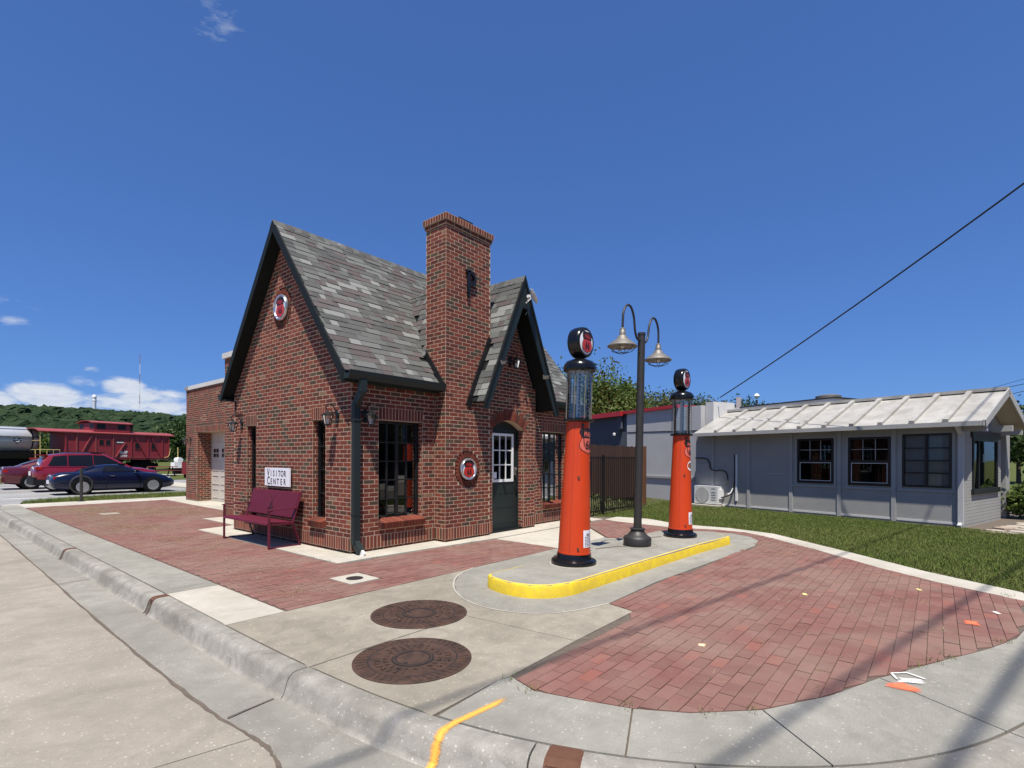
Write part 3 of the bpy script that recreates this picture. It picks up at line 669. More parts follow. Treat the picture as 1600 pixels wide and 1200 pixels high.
stroke(dens3([(-1.98, -4.84, .004), (-2.42, -4.80, .004), (-2.512, -4.807, .005), (-2.547, -4.814, -.001), (-2.573, -4.82, -.024), (-2.586, -4.82, -.05), (-2.614, -4.827, -.13), (-2.67, -4.84, -.151), (-2.83, -4.87, -.144)], 3), .040, 'spray_orange', side, 'sprayed orange line running over the curb into the gutter')
stroke(dens3([(-2.93, -4.93, -.142), (-2.99, -4.99, -.14)], 4), .03, 'spray_orange', side, 'short orange dab in the gutter')
def pq(x, y, a, b, r=0.0): c, s = math.cos(r), math.sin(r); return [(x+u*c-v*s, y+u*s+v*c) for u, v in ((-a/2, -b/2), (a/2, -b/2), (a/2, b/2), (-a/2, b/2))]
paint(pq(-.35, -5.43, .075, .06, .2), 'spray_pale_orange', brickR, 'small pale orange dab nearest the curb')
paint(pq(1.92, -5.75, .10, .05, .3), 'spray_yellow', brickR, 'small yellowish dab in the middle of the brick panel'); paint(pq(2.99, -6.70, .10, .05, .5), 'spray_yellow', brickR, 'yellowish dab near the lawn edge')
paint(pq(1.79, -7.10, .15, .11, .1), 'spray_red', brickR, 'red orange square sprayed on one paver'); paint(pq(2.36, -7.30, .10, .045, .4), 'spray_white', brickR, 'white dab beside the red square')
paint([(-.32, -6.60), (-.31, -6.78), (-.22, -6.80), (-.16, -6.68), (-.25, -6.60)], 'spray_red', side, 'red orange blot sprayed on the sidewalk slab'); paint([(-.20, -6.66), (-.13, -6.80), (-.03, -6.79), (-.10, -6.66)], 'spray_white', side, 'white blot overlapping the red one on the sidewalk', .0085)
stroke(dens3([(-.16, -6.66, .010), (-.05, -6.62, .010), (.03, -6.70, .010), (-.03, -6.82, .010)], 4), .012, 'spray_white', side, 'thin white arrow strokes beside the red blot')

# ------------------------------------------------------------------ brick house
house = thing('brick_house', 'steep roofed red brick cottage gas station with a tall chimney', 'building', (0, 0, 0))
EXv, EYv = Vector((1, 0, 0)), Vector((0, 1, 0)); NX, NY = Vector((-1, 0, 0)), Vector((0, -1, 0))
P = Pieces(); wm = MB()
wall = link('wall', None, house)                                       # replaced below once its mesh is complete
bpy.data.objects.remove(wall)
wall = link('wall', bpy.data.meshes.new('wall'), house); chim = link('chimney', bpy.data.meshes.new('chimney'), house); cm = MB()
ZS, ZT = .051, .254
def iv_front(z):
    iv = [(0.0, 1.69), (4.37, 6.3)]
    if z < 2.09+.203:
        hd = z > 2.09
        if z > .447-.10 and z < .447: pass
        if z > .44: iv = sub(iv, .50, 1.415 if hd else 1.40); iv = sub(iv, 4.90, 5.815 if hd else 5.80)
    return iv
courses(P, wm, (0, 0, 0), EXv, NY, ZT, 2.90, iv_front, wall, phase=.02)
soldiers(P, wm, (0, 0, 0), EXv, NY, 0, 1.69, ZS, ZT, wall, .006); soldiers(P, wm, (0, 0, 0), EXv, NY, 4.37, 6.3, ZS, ZT, wall, .006)
courses(P, wm, (0, .012, 0), EXv, NY, -.02, ZS, lambda z: [(0, 1.69), (4.37, 6.3)], wall)
for a in (.50, 4.90): soldiers(P, wm, (0, 0, 0), EXv, NY, a, a+.915, 2.09, 2.293, wall, .004)
GL = 4.2
def iv_gable(z):
    iv = [(0, GL)]
    if z > 2.86: h = (z-2.83)/1.28; iv = [(h, GL-h)] if h < GL/2-.02 else []
    if .45 < z < 2.10: iv = sub(sub(iv, .72, 1.12), 3.21, 3.61)
    elif 2.10 <= z < 2.303: iv = sub(sub(iv, .69, 1.16), 3.17, 3.66)
    dz = abs(z-4.163)
    if dz < .345: c = math.sqrt(.345**2-dz*dz); iv = sub(iv, 2.185-c, 2.185+c)
    return iv
courses(P, wm, (0, 0, 0), EYv, NX, ZT, 5.45, iv_gable, wall, phase=0)
soldiers(P, wm, (0, 0, 0), EYv, NX, 0, GL, ZS, ZT, wall, .006); courses(P, wm, (.012, 0, 0), EYv, NX, -.02, ZS, lambda z: [(0, GL)], wall)
for a in (.69, 3.18): soldiers(P, wm, (0, 0, 0), EYv, NX, a, a+.47, 2.10, 2.303, wall, .004)
wm.lathe([(.345, 0), (0, 0)], (0.0008, 2.185, 4.163), (-1, 0, 0), 40); ring(P, (0, 2.185, 4.163), EYv, NX, .245, .34, 26, wall)
# entry bay
EY0 = -.20; DX, DW = 3.48, .49; AC, AR = 1.483, .757
def iv_entry(z):
    iv = [(2.86, 4.37)]
    if z > 2.95: h = (5.02-.30-z)/2.21; iv = [(max(2.86, DX-h), min(4.37, DX+h))] if h > .03 else []
    if z < 2.06: iv = sub(iv, DX-DW, DX+DW)
    elif z < 2.21: h = DW+(z-2.06)/.15*.13; iv = sub(iv, DX-h, DX+h)
    elif z < AC+AR+.203: h = math.sqrt((AR+.2)**2-(z-AC)**2); iv = sub(iv, DX-h, DX+h)
    return iv
courses(P, wm, (0, EY0, 0), EXv, NY, ZT, 4.75, iv_entry, wall, phase=.05)
soldiers(P, wm, (0, EY0, 0), EXv, NY, 2.86, DX-DW, ZS, ZT, wall, .006); soldiers(P, wm, (0, EY0, 0), EXv, NY, DX+DW, 4.37, ZS, ZT, wall, .006)
courses(P, wm, (0, EY0+.012, 0), EXv, NY, -.02, ZS, lambda z: [(2.86, DX-DW), (DX+DW, 4.37)], wall)
th = math.asin(DW/AR); ring(P, (DX, EY0, AC), EXv, NY, AR, AR+.203, 19, wall, math.pi/2-th, math.pi/2+th, .006)
am = []
for i in range(15): t_ = math.pi/2-th+2*th*i/14; am.append((math.cos(t_), math.sin(t_)))
for (c1, s1), (c2, s2) in zip(am[:-1], am[1:]):
    q = [(DX+AR*c1, AC+AR*s1), (DX+(AR+.203)*c1, AC+(AR+.203)*s1), (DX+(AR+.203)*c2, AC+(AR+.203)*s2), (DX+AR*c2, AC+AR*s2)]
    wm.add([(x, EY0+.002, z) for x, z in q], [(0, 1, 2, 3)])
    wm.add([(DX+AR*c1, EY0, AC+AR*s1), (DX+AR*c2, EY0, AC+AR*s2), (DX+AR*c2, 0.0, AC+AR*s2), (DX+AR*c1, 0.0, AC+AR*s1)], [(0, 1, 2, 3)])
def reveal(P, mort, o, eu, en, z0, z1, d, par):                        # brick return running back from a wall face
    courses(P, mort, o, eu, en, z0, z1, lambda z: [(0, d)], par, phase=.05)
reveal(P, wm, (DX+DW, EY0, 0), EYv, NX, ZS, 2.06, .16, wall); reveal(P, wm, (DX-DW, EY0, 0), EYv, -NX, ZS, 2.06, .16, wall)
reveal(P, wm, (4.37, EY0, 0), EYv, -NX, ZS, 2.95, .20, wall); reveal(P, wm, (2.86, EY0, 0), EYv, NX, ZS, 4.4, .20, wall)
for x in (1.40, 5.80): reveal(P, wm, (x, 0, 0), EYv, NX, .447, 2.09, .13, wall)
for x in (.50, 4.90): reveal(P, wm, (x, 0, 0), EYv, -NX, .447, 2.09, .13, wall)
for y in (1.12, 3.61): reveal(P, wm, (0, y, 0), EXv, NY, .46, 2.10, .13, wall)
for y in (.72, 3.21): reveal(P, wm, (0, y, 0), EXv, -NY, .46, 2.10, .13, wall)
# soffits of the openings, inner leaf and floor so that the rooms are closed and dark
for a in (.50, 4.90): wm.b2((a, 0.0, 2.088), (a+.9, .16, 2.092))
for a in (.72, 3.21): wm.b2((0.0, a, 2.098), (.16, a+.40, 2.102))
# chimney: front, two sides, cap
CX0, CX1, CY0, CY1 = 1.69, 2.84, -.27, .25
def iv_ch(z):
    iv = [(0, CX1-CX0)]; dz = abs(z-1.28)
    if dz < .325: c = math.sqrt(.325**2-dz*dz); iv = sub(iv, .55-c, .55+c)
    return iv
courses(P, cm, (CX0, CY0, 0), EXv, NY, ZT, 5.57, iv_ch, chim, phase=.0)
courses(P, cm, (CX0, CY0, 0), EYv, NX, ZT, 5.57, lambda z: [(0, .27)] if z < 2.5 else [(0, .52)], chim, phase=B/2)
courses(P, cm, (CX1, CY0, 0), EYv, -NX, ZT, 5.57, lambda z: [(0, .07)] if z < 2.5 else [(0, .52)], chim, phase=B/2)
courses(P, cm, (CX0, CY1, 0), EXv, -NY, 3.0, 5.57, lambda z: [(0, CX1-CX0)], chim)
soldiers(P, cm, (CX0, CY0, 0), EXv, NY, 0, CX1-CX0, ZS, ZT, chim, .008); soldiers(P, cm, (CX0, CY0, 0), EYv, NX, 0, .27, ZS, ZT, chim, .008)
courses(P, cm, (CX0, CY0+.012, 0), EXv, NY, -.02, ZS, lambda z: [(0, CX1-CX0)], chim); courses(P, cm, (CX0+.012, CY0, 0), EYv, NX, -.02, ZS, lambda z: [(0, .27)], chim)
cm.lathe([(.325, 0), (0, 0)], (2.24, CY0+.0008, 1.28), (0, -1, 0), 40); ring(P, (2.24, CY0, 1.28), EXv, NY, .215, .32, 26, chim)
cm.b2((CX0+.03, CY0+.03, .02), (CX1-.03, CY1-.03, 5.60))
for z0, z1, pr, f in ((5.57, 5.64, .022, courses), (5.64, 5.745, .045, None)):
    X0, X1, Y0_, Y1_ = CX0-pr, CX1+pr, CY0-pr, CY1+pr
    cm.b2((X0+.006, Y0_+.006, z0), (X1-.006, Y1_-.006, z1-.004))
    for o, eu, en, L in (((X0, Y0_, 0), EXv, NY, X1-X0), ((X0, Y0_, 0), EYv, NX, Y1_-Y0_), ((X1, Y0_, 0), EYv, -NX, Y1_-Y0_), ((X0, Y1_, 0), EXv, -NY, X1-X0)):
        if f: courses(P, cm, o, eu, en, z0, z1, lambda z, L=L: [(0, L)], chim)
        else: soldiers(P, cm, o, eu, en, 0, L, z0, z1, chim)
fl = MB(); fl.b2((2.15, -.12, 5.742), (2.45, .16, 5.85)); o = fl.obj('flue', 'rust', chim); fl = MB(); fl.b2((2.12, -.15, 5.852), (2.48, .19, 5.88)); fl.obj('flue_cap', 'dark_trim', chim)
# other walls (right gable end and back), plain courses
courses(P, wm, (6.3, 0, 0), EYv, -NX, -.02, 5.35, lambda z: [(0, GL)] if z < 2.86 else ([((z-2.83)/1.28, GL-(z-2.83)/1.28)] if (z-2.83)/1.28 < GL/2-.02 else []), wall)
courses(P, wm, (0, GL, 0), EXv, -NY, -.02, 2.90, lambda z: [(0, 6.3)], wall)
# inner leaf
for poly in (): pass
wm2 = MB()
def leaf(holes, L, H, place):                                          # flat inner wall with rectangular openings
    xs = sorted({0, L}|{h[0] for h in holes}|{h[1] for h in holes}); zs = sorted({0, H}|{h[2] for h in holes}|{h[3] for h in holes})
    for a, b in zip(xs[:-1], xs[1:]):
        for c, d in zip(zs[:-1], zs[1:]):
            if any(h[0] <= a and b <= h[1] and h[2] <= c and d <= h[3] for h in holes): continue
            wm2.add([place(a, c), place(b, c), place(b, d), place(a, d)], [(0, 1, 2, 3)])
leaf([(.50, 1.40, .447, 2.09), (4.90, 5.80, .447, 2.09), (2.99, 3.97, 0, 2.3)], 6.3, 2.9, lambda u, z: (u, .17, z))
leaf([(.72, 1.12, .46, 2.10), (3.21, 3.61, .46, 2.10)], GL, 2.9, lambda u, z: (.17, u, z))
wm2.add([(.1, .1, .02), (6.2, .1, .02), (6.2, 4.1, .02), (.1, 4.1, .02)], [(0, 1, 2, 3)]); wm2.add([(.1, .1, 2.6), (6.2, .1, 2.6), (6.2, 4.1, 2.6), (.1, 4.1, 2.6)], [(0, 1, 2, 3)])
wm2.b2((.18, 4.0, .02), (6.2, 4.05, 2.6)); wm2.b2((6.2, .18, .02), (6.22, 4.0, 2.6))
wm2.obj('interior', 'room_dark', house)
me = wm.mesh('wall', 'mortar'); wall.data = me; me = cm.mesh('chimney', 'mortar'); chim.data = me
# sills: sloped brick-on-edge
def sill(o, eu, en, L, zt, n):
    o, eu, en = Vector(o), Vector(eu), Vector(en); up = Vector((0, 0, 1)); ou = (en*math.cos(R_(14))-up*math.sin(R_(14))); nz = ou.cross(eu) if ou.cross(eu).z > 0 else eu.cross(ou)
    w_ = L/n
    for i in range(n): P.add(o+eu*(i+.5)*w_+up*(zt-.035)+en*(-.035), eu, ou, nz, (w_-.010, .23, .105), random.random()*.8, (0, 0, 1), wall)
    m = MB(); c = o+eu*L/2+up*(zt-.043)+en*(-.045); m.box(c, (L-.012, .22, .098), Matrix((eu, ou, nz)).transposed()); m.obj('sill_bed', 'mortar', wall)
sill((.50, 0, 0), EXv, NY, .915, .455, 14); sill((4.90, 0, 0), EXv, NY, .915, .455, 14); sill((0, .69, 0), EYv, NX, .45, .462, 7); sill((0, 3.19, 0), EYv, NX, .45, .462, 7)
P.build('brick', 'brick', wall, 300)

# windows and door
def sash_window(o, eu, en, W, z0, z1, cols, rows, label=None, name='window', thick=(), fr=.045, parent=house, frame='black_metal', pane='window_glass'):
    """one window: frame with glazing bars, each light of glass its own sub-part"""
    o, eu, en = Vector(o), Vector(eu), Vector(en); up = Vector((0, 0, 1)); R = Matrix((eu, en, up)).transposed(); m = MB(); H = z1-z0
    def bx(u0, u1, a0, a1, d=.05, off=0): m.box(o+eu*(u0+u1)/2+up*(a0+a1)/2+en*off, (u1-u0, d, a1-a0), R)
    bx(0, fr, z0, z1); bx(W-fr, W, z0, z1); bx(fr, W-fr, z0, z0+fr); bx(fr, W-fr, z1-fr, z1)
    us = [fr+(W-2*fr)*i/cols for i in range(cols+1)]; zs = [z0+fr+(H-2*fr)*i/rows for i in range(rows+1)]
    for i in range(1, cols): h = .026 if i in thick else .011; bx(us[i]-h, us[i]+h, z0+fr, z1-fr, .036)
    for i in range(1, rows):
        for j in range(cols): bx(us[j]+.011, us[j+1]-.011, zs[i]-.010, zs[i]+.010, .032)
    f = m.obj(name, frame, parent, parent is not house)
    if label: f['label'] = label
    for i in range(rows):
        for j in range(cols):
            g_ = MB(); g_.box(o+eu*(us[j]+us[j+1])/2+up*(zs[i]+zs[i+1])/2-en*.006, (us[j+1]-us[j]-.012, .004, zs[i+1]-zs[i]-.012), Matrix.Rotation(jit(.022), 3, 'Z') @ Matrix.Rotation(jit(.012), 3, 'X') @ R); g_.obj('pane', pane, f)
    return f
sash_window((.50, .13, 0), EXv, NY, .90, .447, 2.09, 4, 5, 'black steel window left of the chimney', thick=(2,))
sash_window((4.90, .13, 0), EXv, NY, .90, .447, 2.09, 4, 5, 'black steel window right of the door', thick=(2,))
sash_window((.12, .72, 0), EYv, NX, .40, .46, 2.10, 1, 4, 'narrow slot window near the front corner'); sash_window((.12, 3.21, 0), EYv, NX, .40, .46, 2.10, 1, 4, 'narrow slot window at the far end of the gable wall')
MB().b2((5.02, .42, .5), (5.30, .44, 2.05)).b2((5.42, .46, .5), (5.66, .48, 2.05)).obj('curtain', 'curtain', house)
DY = -.04
door = MB(); door.b2((DX-.45, DY, .03), (DX+.45, DY+.045, 1.00)); door.b2((DX-.45, DY, 1.00), (DX-.335, DY+.045, 2.03)); door.b2((DX+.335, DY, 1.00), (DX+.45, DY+.045, 2.03)); door.b2((DX-.335, DY, 1.985), (DX+.335, DY+.045, 2.03))
for z in (.15, .47, .76): door.b2((DX-.36, DY-.004, z), (DX+.36, DY, z+.012))
do = door.obj('door', 'green_paint', house); do['label'] = 'dark green front door with a white nine light window'
m = MB(); m.b2((DX-.49, DY-.02, .03), (DX-.452, DY+.06, 2.06)); m.b2((DX+.452, DY-.02, .03), (DX+.49, DY+.06, 2.06)); m.b2((DX-.452, DY-.02, 2.032), (DX+.452, DY+.06, 2.07))
apoly = [(-DW, 2.07)]+[(AR*math.cos(t_), AC+AR*math.sin(t_)) for t_ in np.linspace(math.pi/2+th, math.pi/2-th, 13)]+[(DW, 2.07)]
m.extrude([(p[0], p[1]) for p in apoly], (DX, DY+.01, 0), (1, 0, 0), (0, 0, 1), (0, .04, 0)); m.obj('door_frame', 'green_paint', do)
m = MB(); wx0, wx1, wz0, wz1 = DX-.335, DX+.335, 1.0, 1.985
m.b2((wx0, DY-.014, wz0), (wx0+.05, DY+.02, wz1)); m.b2((wx1-.05, DY-.014, wz0), (wx1, DY+.02, wz1)); m.b2((wx0+.05, DY-.014, wz0), (wx1-.05, DY+.02, wz0+.055)); m.b2((wx0+.05, DY-.014, wz1-.05), (wx1-.05, DY+.02, wz1))
for i in (1, 2): x = wx0+.05+(wx1-wx0-.1)*i/3; m.b2((x-.011, DY-.010, wz0+.055), (x+.011, DY+.016, wz1-.05))
for i in (1, 2):
    z = wz0+.055+(wz1-wz0-.105)*i/3
    for j in range(3): a = wx0+.05+(wx1-wx0-.1)*j/3; m.b2((a+.012, DY-.009, z-.011), (a+(wx1-wx0-.1)/3-.012, DY+.015, z+.011))
dw = m.obj('door_window', 'white_paint', do)
for i in range(3):
    for j in range(3):
        a = wx0+.05+(wx1-wx0-.1)*j/3; z = wz0+.055+(wz1-wz0-.105)*i/3; MB().b2((a+.008, DY+.003, z+.008), (a+(wx1-wx0-.1)/3-.008, DY+.006, z+(wz1-wz0-.105)/3-.008)).obj('pane', 'window_glass', dw)
MB().b2((wx0+.07, DY-.0005, 1.075), (wx0+.155, DY+.0025, 1.20)).obj('notice', 'sign_white', do)
m = MB(); m.b2((DX+.372, DY-.016, 1.13), (DX+.428, DY, 1.30)); m.lathe([(0, .03), (.03, .022), (.03, 0)], (DX+.40, DY-.012, 1.25), (0, -1, 0), 16); m.obj('lock', 'galvanised', do, smooth=True)
m = MB(); m.tube(catmull([(DX+.40, DY, 1.10), (DX+.40, DY-.05, 1.07), (DX+.40, DY-.055, .95), (DX+.40, DY-.05, .84), (DX+.40, DY, .82)], 4), .010, 8); m.b2((DX+.378, DY-.012, .79), (DX+.422, DY, .86)); m.b2((DX+.378, DY-.012, 1.07), (DX+.422, DY, 1.125)); m.obj('handle', 'black_metal', do, smooth=True)
MB().b2((DX-.49, EY0+.01, .0), (DX+.49, DY+.05, .03)).obj('threshold', 'black_metal', house)

# roofs
SL = 1.28; NRM = Vector((0, -SL, 1)).normalized(); UPS = Vector((0, 1, SL)).normalized(); LS = math.hypot(2.22, 2.22*SL)
RX0, RX1, EVY, EVZ = -.20, 6.5, -.12, 2.78
SH = Pieces()
def deck(o, eu, ev, nr, U, V, t=.11, name='roof_deck', mat='dark_trim', par=None):
    m = MB(); c = Vector(o)+Vector(eu)*U/2+Vector(ev)*V/2-Vector(nr)*t/2; m.box(c, (U, V, t), Matrix((eu, ev, nr)).transposed()); return m
roof = deck((RX0, EVY, EVZ), EXv, UPS, NRM, RX1-RX0, LS)
UPB = Vector((0, -1, SL)).normalized(); NRB = Vector((0, SL, 1)).normalized()
d2 = deck((RX0, GL-EVY, EVZ), EXv, UPB, NRB, RX1-RX0, LS-.04); roof.add(d2.v, d2.f)
roof = roof.obj('roof', 'dark_trim', house)
def shingles(o, eu, ev, nr, U, V, ok, par, ex=.127):
    o, eu, ev, nr = map(Vector, (o, eu, ev, nr)); k = 0; v = -.02
    while v < V-.03:
        u = -random.random()*.25
        while u < U:
            wd = random.choice((.10, .14, .20, .28, .38)); a, b = max(u, 0), min(u+wd, U)
            if b-a > .03:
                L = min(.16, V-v+.02); c = o+eu*(a+b)/2+ev*(v+L/2)+nr*(.010+random.choice((0, .003, .006)))
                if ok(c, (a+b)/2, v+L/2):
                    tl = R_(3.2); e2 = (ev*math.cos(tl)-nr*math.sin(tl)); n2 = (nr*math.cos(tl)+ev*math.sin(tl)); SH.add(c, eu, e2, n2, (b-a-.004, L, .015), random.random(), nr, par)
            u += wd
        v += ex; k += 1
def roof_z(y): return EVZ+SL*(y-EVY)
ERY, ERZ, ESL, EHW = -.60, 5.05, 2.21, 1.145
def ezz(x): return ERZ-ESL*abs(x-DX)
def ok_front(c, u, v):
    if CX0-.02 < c.x < CX1+.02 and c.y < CY1: return False
    if abs(c.x-DX) < EHW and ezz(c.x) > c.z+.05: return False
    if abs(c.x-2.26) < .62 and 4.70-2.3*abs(c.x-2.26) > c.z+.03 and c.y > .2 and c.x < 2.9 and c.z > 4.1: return False
    return True
shingles((RX0, EVY, EVZ), EXv, UPS, NRM, RX1-RX0, LS, ok_front, roof)
shingles((RX0, GL-EVY, EVZ), EXv, UPB, NRB, RX1-RX0, LS-.04, lambda c, u, v: True, roof)
# entry gable roof
LE = math.hypot(EHW, EHW*ESL)
for sgn in (-1, 1):
    ev = Vector((-sgn, 0, ESL)).normalized(); nr = Vector((sgn*ESL, 0, 1)).normalized(); o = Vector((DX+sgn*EHW, ERY, ERZ-ESL*EHW))
    m = deck(o, EYv, ev, nr, 2.25, LE-(.0 if sgn < 0 else .03), .07)
    eo = m.obj('entry_roof', 'dark_trim', house)
    def ok_e(c, u, v, sgn=sgn):
        if c.z < roof_z(c.y)-.03 and c.y > EVY: return False
        if sgn < 0 and c.x < CX1 and CY0 < c.y < CY1: return False
        return True
    shingles(o, EYv, ev, nr, 2.25, LE, ok_e, eo)
# cricket behind the chimney
for sgn in (-1, 1):
    ev = Vector((-sgn, 0, 2.3)).normalized(); nr = Vector((sgn*2.3, 0, 1)).normalized(); o = Vector((2.26+sgn*.60, .22, 4.70-1.38)); Lk = math.hypot(.6, 1.38)
    eo = deck(o, EYv, ev, nr, 1.25, Lk, .05).obj('cricket_roof', 'dark_trim', house); shingles(o, EYv, ev, nr, 1.25, Lk, lambda c, u, v: c.z > roof_z(c.y)-.02, eo)
# ridge caps
def caps(a, b, s1, s2, wid, par, step=.15):
    a, b = Vector(a), Vector(b); d = (b-a).normalized(); n = int((b-a).length/step)
    for i in range(n):
        for nr, dn in (s1, s2):
            nr, dn = Vector(nr), Vector(dn); c = a+d*(i+.5)*step+dn*wid/2+nr*(.019+.002*(i % 2)); t_ = R_(3); e1 = (d*math.cos(t_)+nr*math.sin(t_)); SH.add(c, e1, dn, nr, (step+.05, wid, .008), .22+.3*random.random(), nr, par)
caps((RX0, 2.1, 5.622), (RX1, 2.1, 5.622), (NRM, -UPS), (NRB, -UPB), .14, roof)
eR = [o for o in house.children if o.name.startswith('entry_roof')]
caps((DX, ERY, ERZ), (DX, 1.6, ERZ), ((-Vector((ESL, 0, -1))).normalized(), Vector((-1, 0, -ESL)).normalized()), (Vector((ESL, 0, 1)).normalized(), Vector((1, 0, -ESL)).normalized()), .14, eR[0])
caps((2.26, .24, 4.70), (2.26, 1.46, 4.70), (Vector((-2.3, 0, 1)).normalized(), Vector((-1, 0, -2.3)).normalized()), (Vector((2.3, 0, 1)).normalized(), Vector((1, 0, -2.3)).normalized()), .10, roof)
SH.build('shingle', 'shingle', roof, 300)
# barge boards, gutters, flashing
for x in (RX0-.012, RX1+.012):
    for sy in (0, 1):
        e = Vector((x, EVY if sy == 0 else GL-EVY, EVZ-.045)); m = MB(); m.extrude([(0, 0), (2.22, 2.22*SL), (2.22, 2.22*SL-.20), (0, -.20)], (x-.011, e.y, EVZ+.015), (0, 1 if sy == 0 else -1, 0), (0, 0, 1), (.022, 0, 0)); m.obj('barge_board', 'dark_trim', house)
for sgn, lab in ((-1, 'left'), (1, 'right')):
    m = MB(); m.extrude([(EHW+.012, ERZ-ESL*(EHW+.012)+.005), (0, ERZ+.025), (0, ERZ-.10), (EHW+.012, ERZ-ESL*(EHW+.012)-.12)], (DX, ERY-.03, 0), (sgn, 0, 0), (0, 0, 1), (0, .035, 0)); m.obj('rake_edge', 'dark_trim', house)
    m = MB(); m.extrude([(EHW+.012, ERZ-ESL*(EHW+.012)-.12), (0, ERZ-.10), (0, ERZ-.62), (.06, ERZ-.62), (EHW-.14, ERZ-ESL*(EHW-.14)-.36), (EHW-.10, ERZ-ESL*(EHW+.012)-.12)], (DX, ERY-.012, 0), (sgn, 0, 0), (0, 0, 1), (0, .03, 0)); m.obj('barge_board', 'green_paint', house)
def gutter(x0, x1, y, z, sg, label=None):
    m = MB(); m.extrude([(0, 0), (0, -.125), (sg*.125, -.125), (sg*.165, -.055), (sg*.175, -.0), (sg*.165, 0), (sg*.152, -.05), (sg*.012, -.05)], (x0, y, z), (0, 1, 0), (0, 0, 1), (x1-x0, 0, 0)); o = m.obj('gutter', 'green_paint', house); return o
gutter(RX0-.01, CX0, EVY-.002, EVZ-.01, -1); gutter(DX+EHW, RX1+.01, EVY-.002, EVZ-.01, -1); gutter(RX0-.01, .74, GL-EVY+.002, EVZ-.01, 1)
for q0, q1 in (((RX0+.012, EVY+.005, EVZ-.16), (CX0, .0, EVZ-.128)), ((DX+EHW, EVY+.005, EVZ-.16), (RX1, 0, EVZ-.128)), ((RX0+.012, GL, EVZ-.16), (RX1, GL-EVY-.005, EVZ-.128))): MB().b2(q0, q1).obj('soffit', 'green_paint', house)
m = MB(); a = Vector((CX0-.012, CY0+.03, roof_z(CY0+.03)-.02)); b = Vector((CX0-.012, CY1+.04, roof_z(CY1+.04))); m.bar(a+Vector((0, 0, .07)), b+Vector((0, 0, .07)), .02, .15)
a2 = Vector((2.26, CY0-.012, ezz(2.26)+.02)); b2_ = Vector((CX1+.02, CY0-.012, ezz(CX1+.02)+.02)); m.bar(a2+Vector((-.02, 0, .06)), b2_+Vector((-.02, 0, .06)), .022, .13); m.obj('flashing', 'black_metal', house)
dp = MB()
def box_path(m, pts, w_, h_):
    for a, b in zip(pts[:-1], pts[1:]): m.bar(a, b, w_, h_, up=(1, 0, 0))
dp.b2((-.005, -.095, .16), (.105, -.015, 2.30)); dp.bar((.05, -.055, 2.28), (.05, -.22, 2.50), .11, .08, up=(1, 0, 0)); dp.b2((-.005, -.265, 2.47), (.105, -.185, 2.66)); dp.bar((.05, -.055, .18), (.05, -.20, .06), .11, .085, up=(1, 0, 0))
dp.b2((-.014, -.105, 2.04), (.114, -.012, 2.075)); dp.b2((-.012, -.10, .60), (.112, -.013, .625)); o = dp.obj('downspout', 'green_paint', house); o['label'] = 'dark green downspout at the front corner'
MB().bar((.05, -.20, .055), (.05, -.285, .012), .095, .035, up=(1, 0, 0)).obj('downspout_lip', 'white_paint', house)
MB().tube([(-.015, 4.13, 2.62), (-.012, 4.13, 2.36), (-.012, 3.80, 2.34)], .009, 6).obj('cable', 'cable_black', house)

# ------------------------------------------------------------------ garage wing
gar = thing('brick_garage', 'flat roofed red brick garage wing with a tan door behind the house', 'building', (2.05, 10, 0))
gw = link('wall', bpy.data.meshes.new('wall'), gar, True); gmb = MB(); GP = Pieces()
courses(GP, gmb, (.75, 4.2, 0), EYv, NX, ZT, 3.70, lambda z: [(0, 2.44)], gw); soldiers(GP, gmb, (.75, 4.2, 0), EYv, NX, 0, 2.44, ZS, ZT, gw, .006); courses(GP, gmb, (.76, 4.2, 0), EYv, NX, -.02, ZS, lambda z: [(0, 2.44)], gw)
soldiers(GP, gmb, (.75, 4.2, 0), EYv, NX, 0, 2.44, 3.70, 3.90, gw, .004)
courses(GP, gmb, (.75, 6.64, 0), EXv, -NY, -.02, 3.90, lambda z: [(0, 1.4)], gw)
GX = 2.05; GY1 = 13.3
def iv_g(z):
    iv = [(0, GY1-6.64)]
    if z < 2.33: iv = sub(iv, 8.75-6.64, 12.30-6.64)
    elif z < 2.53: iv = sub(iv, 8.68-6.64, 12.40-6.64)
    return iv
courses(GP, gmb, (GX, 6.64, 0), EYv, NX, ZT, 3.60, iv_g, gw); soldiers(GP, gmb, (GX, 6.64, 0), EYv, NX, 12.30-6.64, GY1-6.64, ZS, ZT, gw, .006); soldiers(GP, gmb, (GX, 6.64, 0), EYv, NX, 0, 8.75-6.64, ZS, ZT, gw, .006)
soldiers(GP, gmb, (GX, 6.64, 0), EYv, NX, 8.68-6.64, 12.40-6.64, 2.33, 2.53, gw, .005); soldiers(GP, gmb, (GX, 6.64, 0), EYv, NX, 0, GY1-6.64, 3.60, 3.80, gw, .004)
courses(GP, gmb, (GX, 12.30, 0), EXv, NY, -.02, 2.33, lambda z: [(0, .45)], gw); courses(GP, gmb, (GX, 8.75, 0), EXv, -NY, -.02, 2.33, lambda z: [(0, .45)], gw)
courses(GP, gmb, (GX, GY1, 0), EXv, -NY, -.02, 3.80, lambda z: [(0, 5)], gw)
gmb.b2((GX+.01, 8.75, 2.325), (GX+.45, 12.30, 2.329)); gmb.b2((GX+.48, 6.66, 0), (6.9, 13.27, 3.7)); gmb.b2((.78, 4.22, 0), (6.9, 6.62, 3.85)); gmb.b2((GX+.02, 6.66, 2.34), (GX+.5, 13.27, 3.75)); gmb.b2((GX+.02, 12.32, 0), (GX+.5, 13.27, 2.34)); gmb.b2((GX+.02, 6.66, 0), (GX+.5, 8.73, 2.34))
gw.data = gmb.mesh('wall', 'mortar'); GP.build('brick', 'brick', gw, 300)
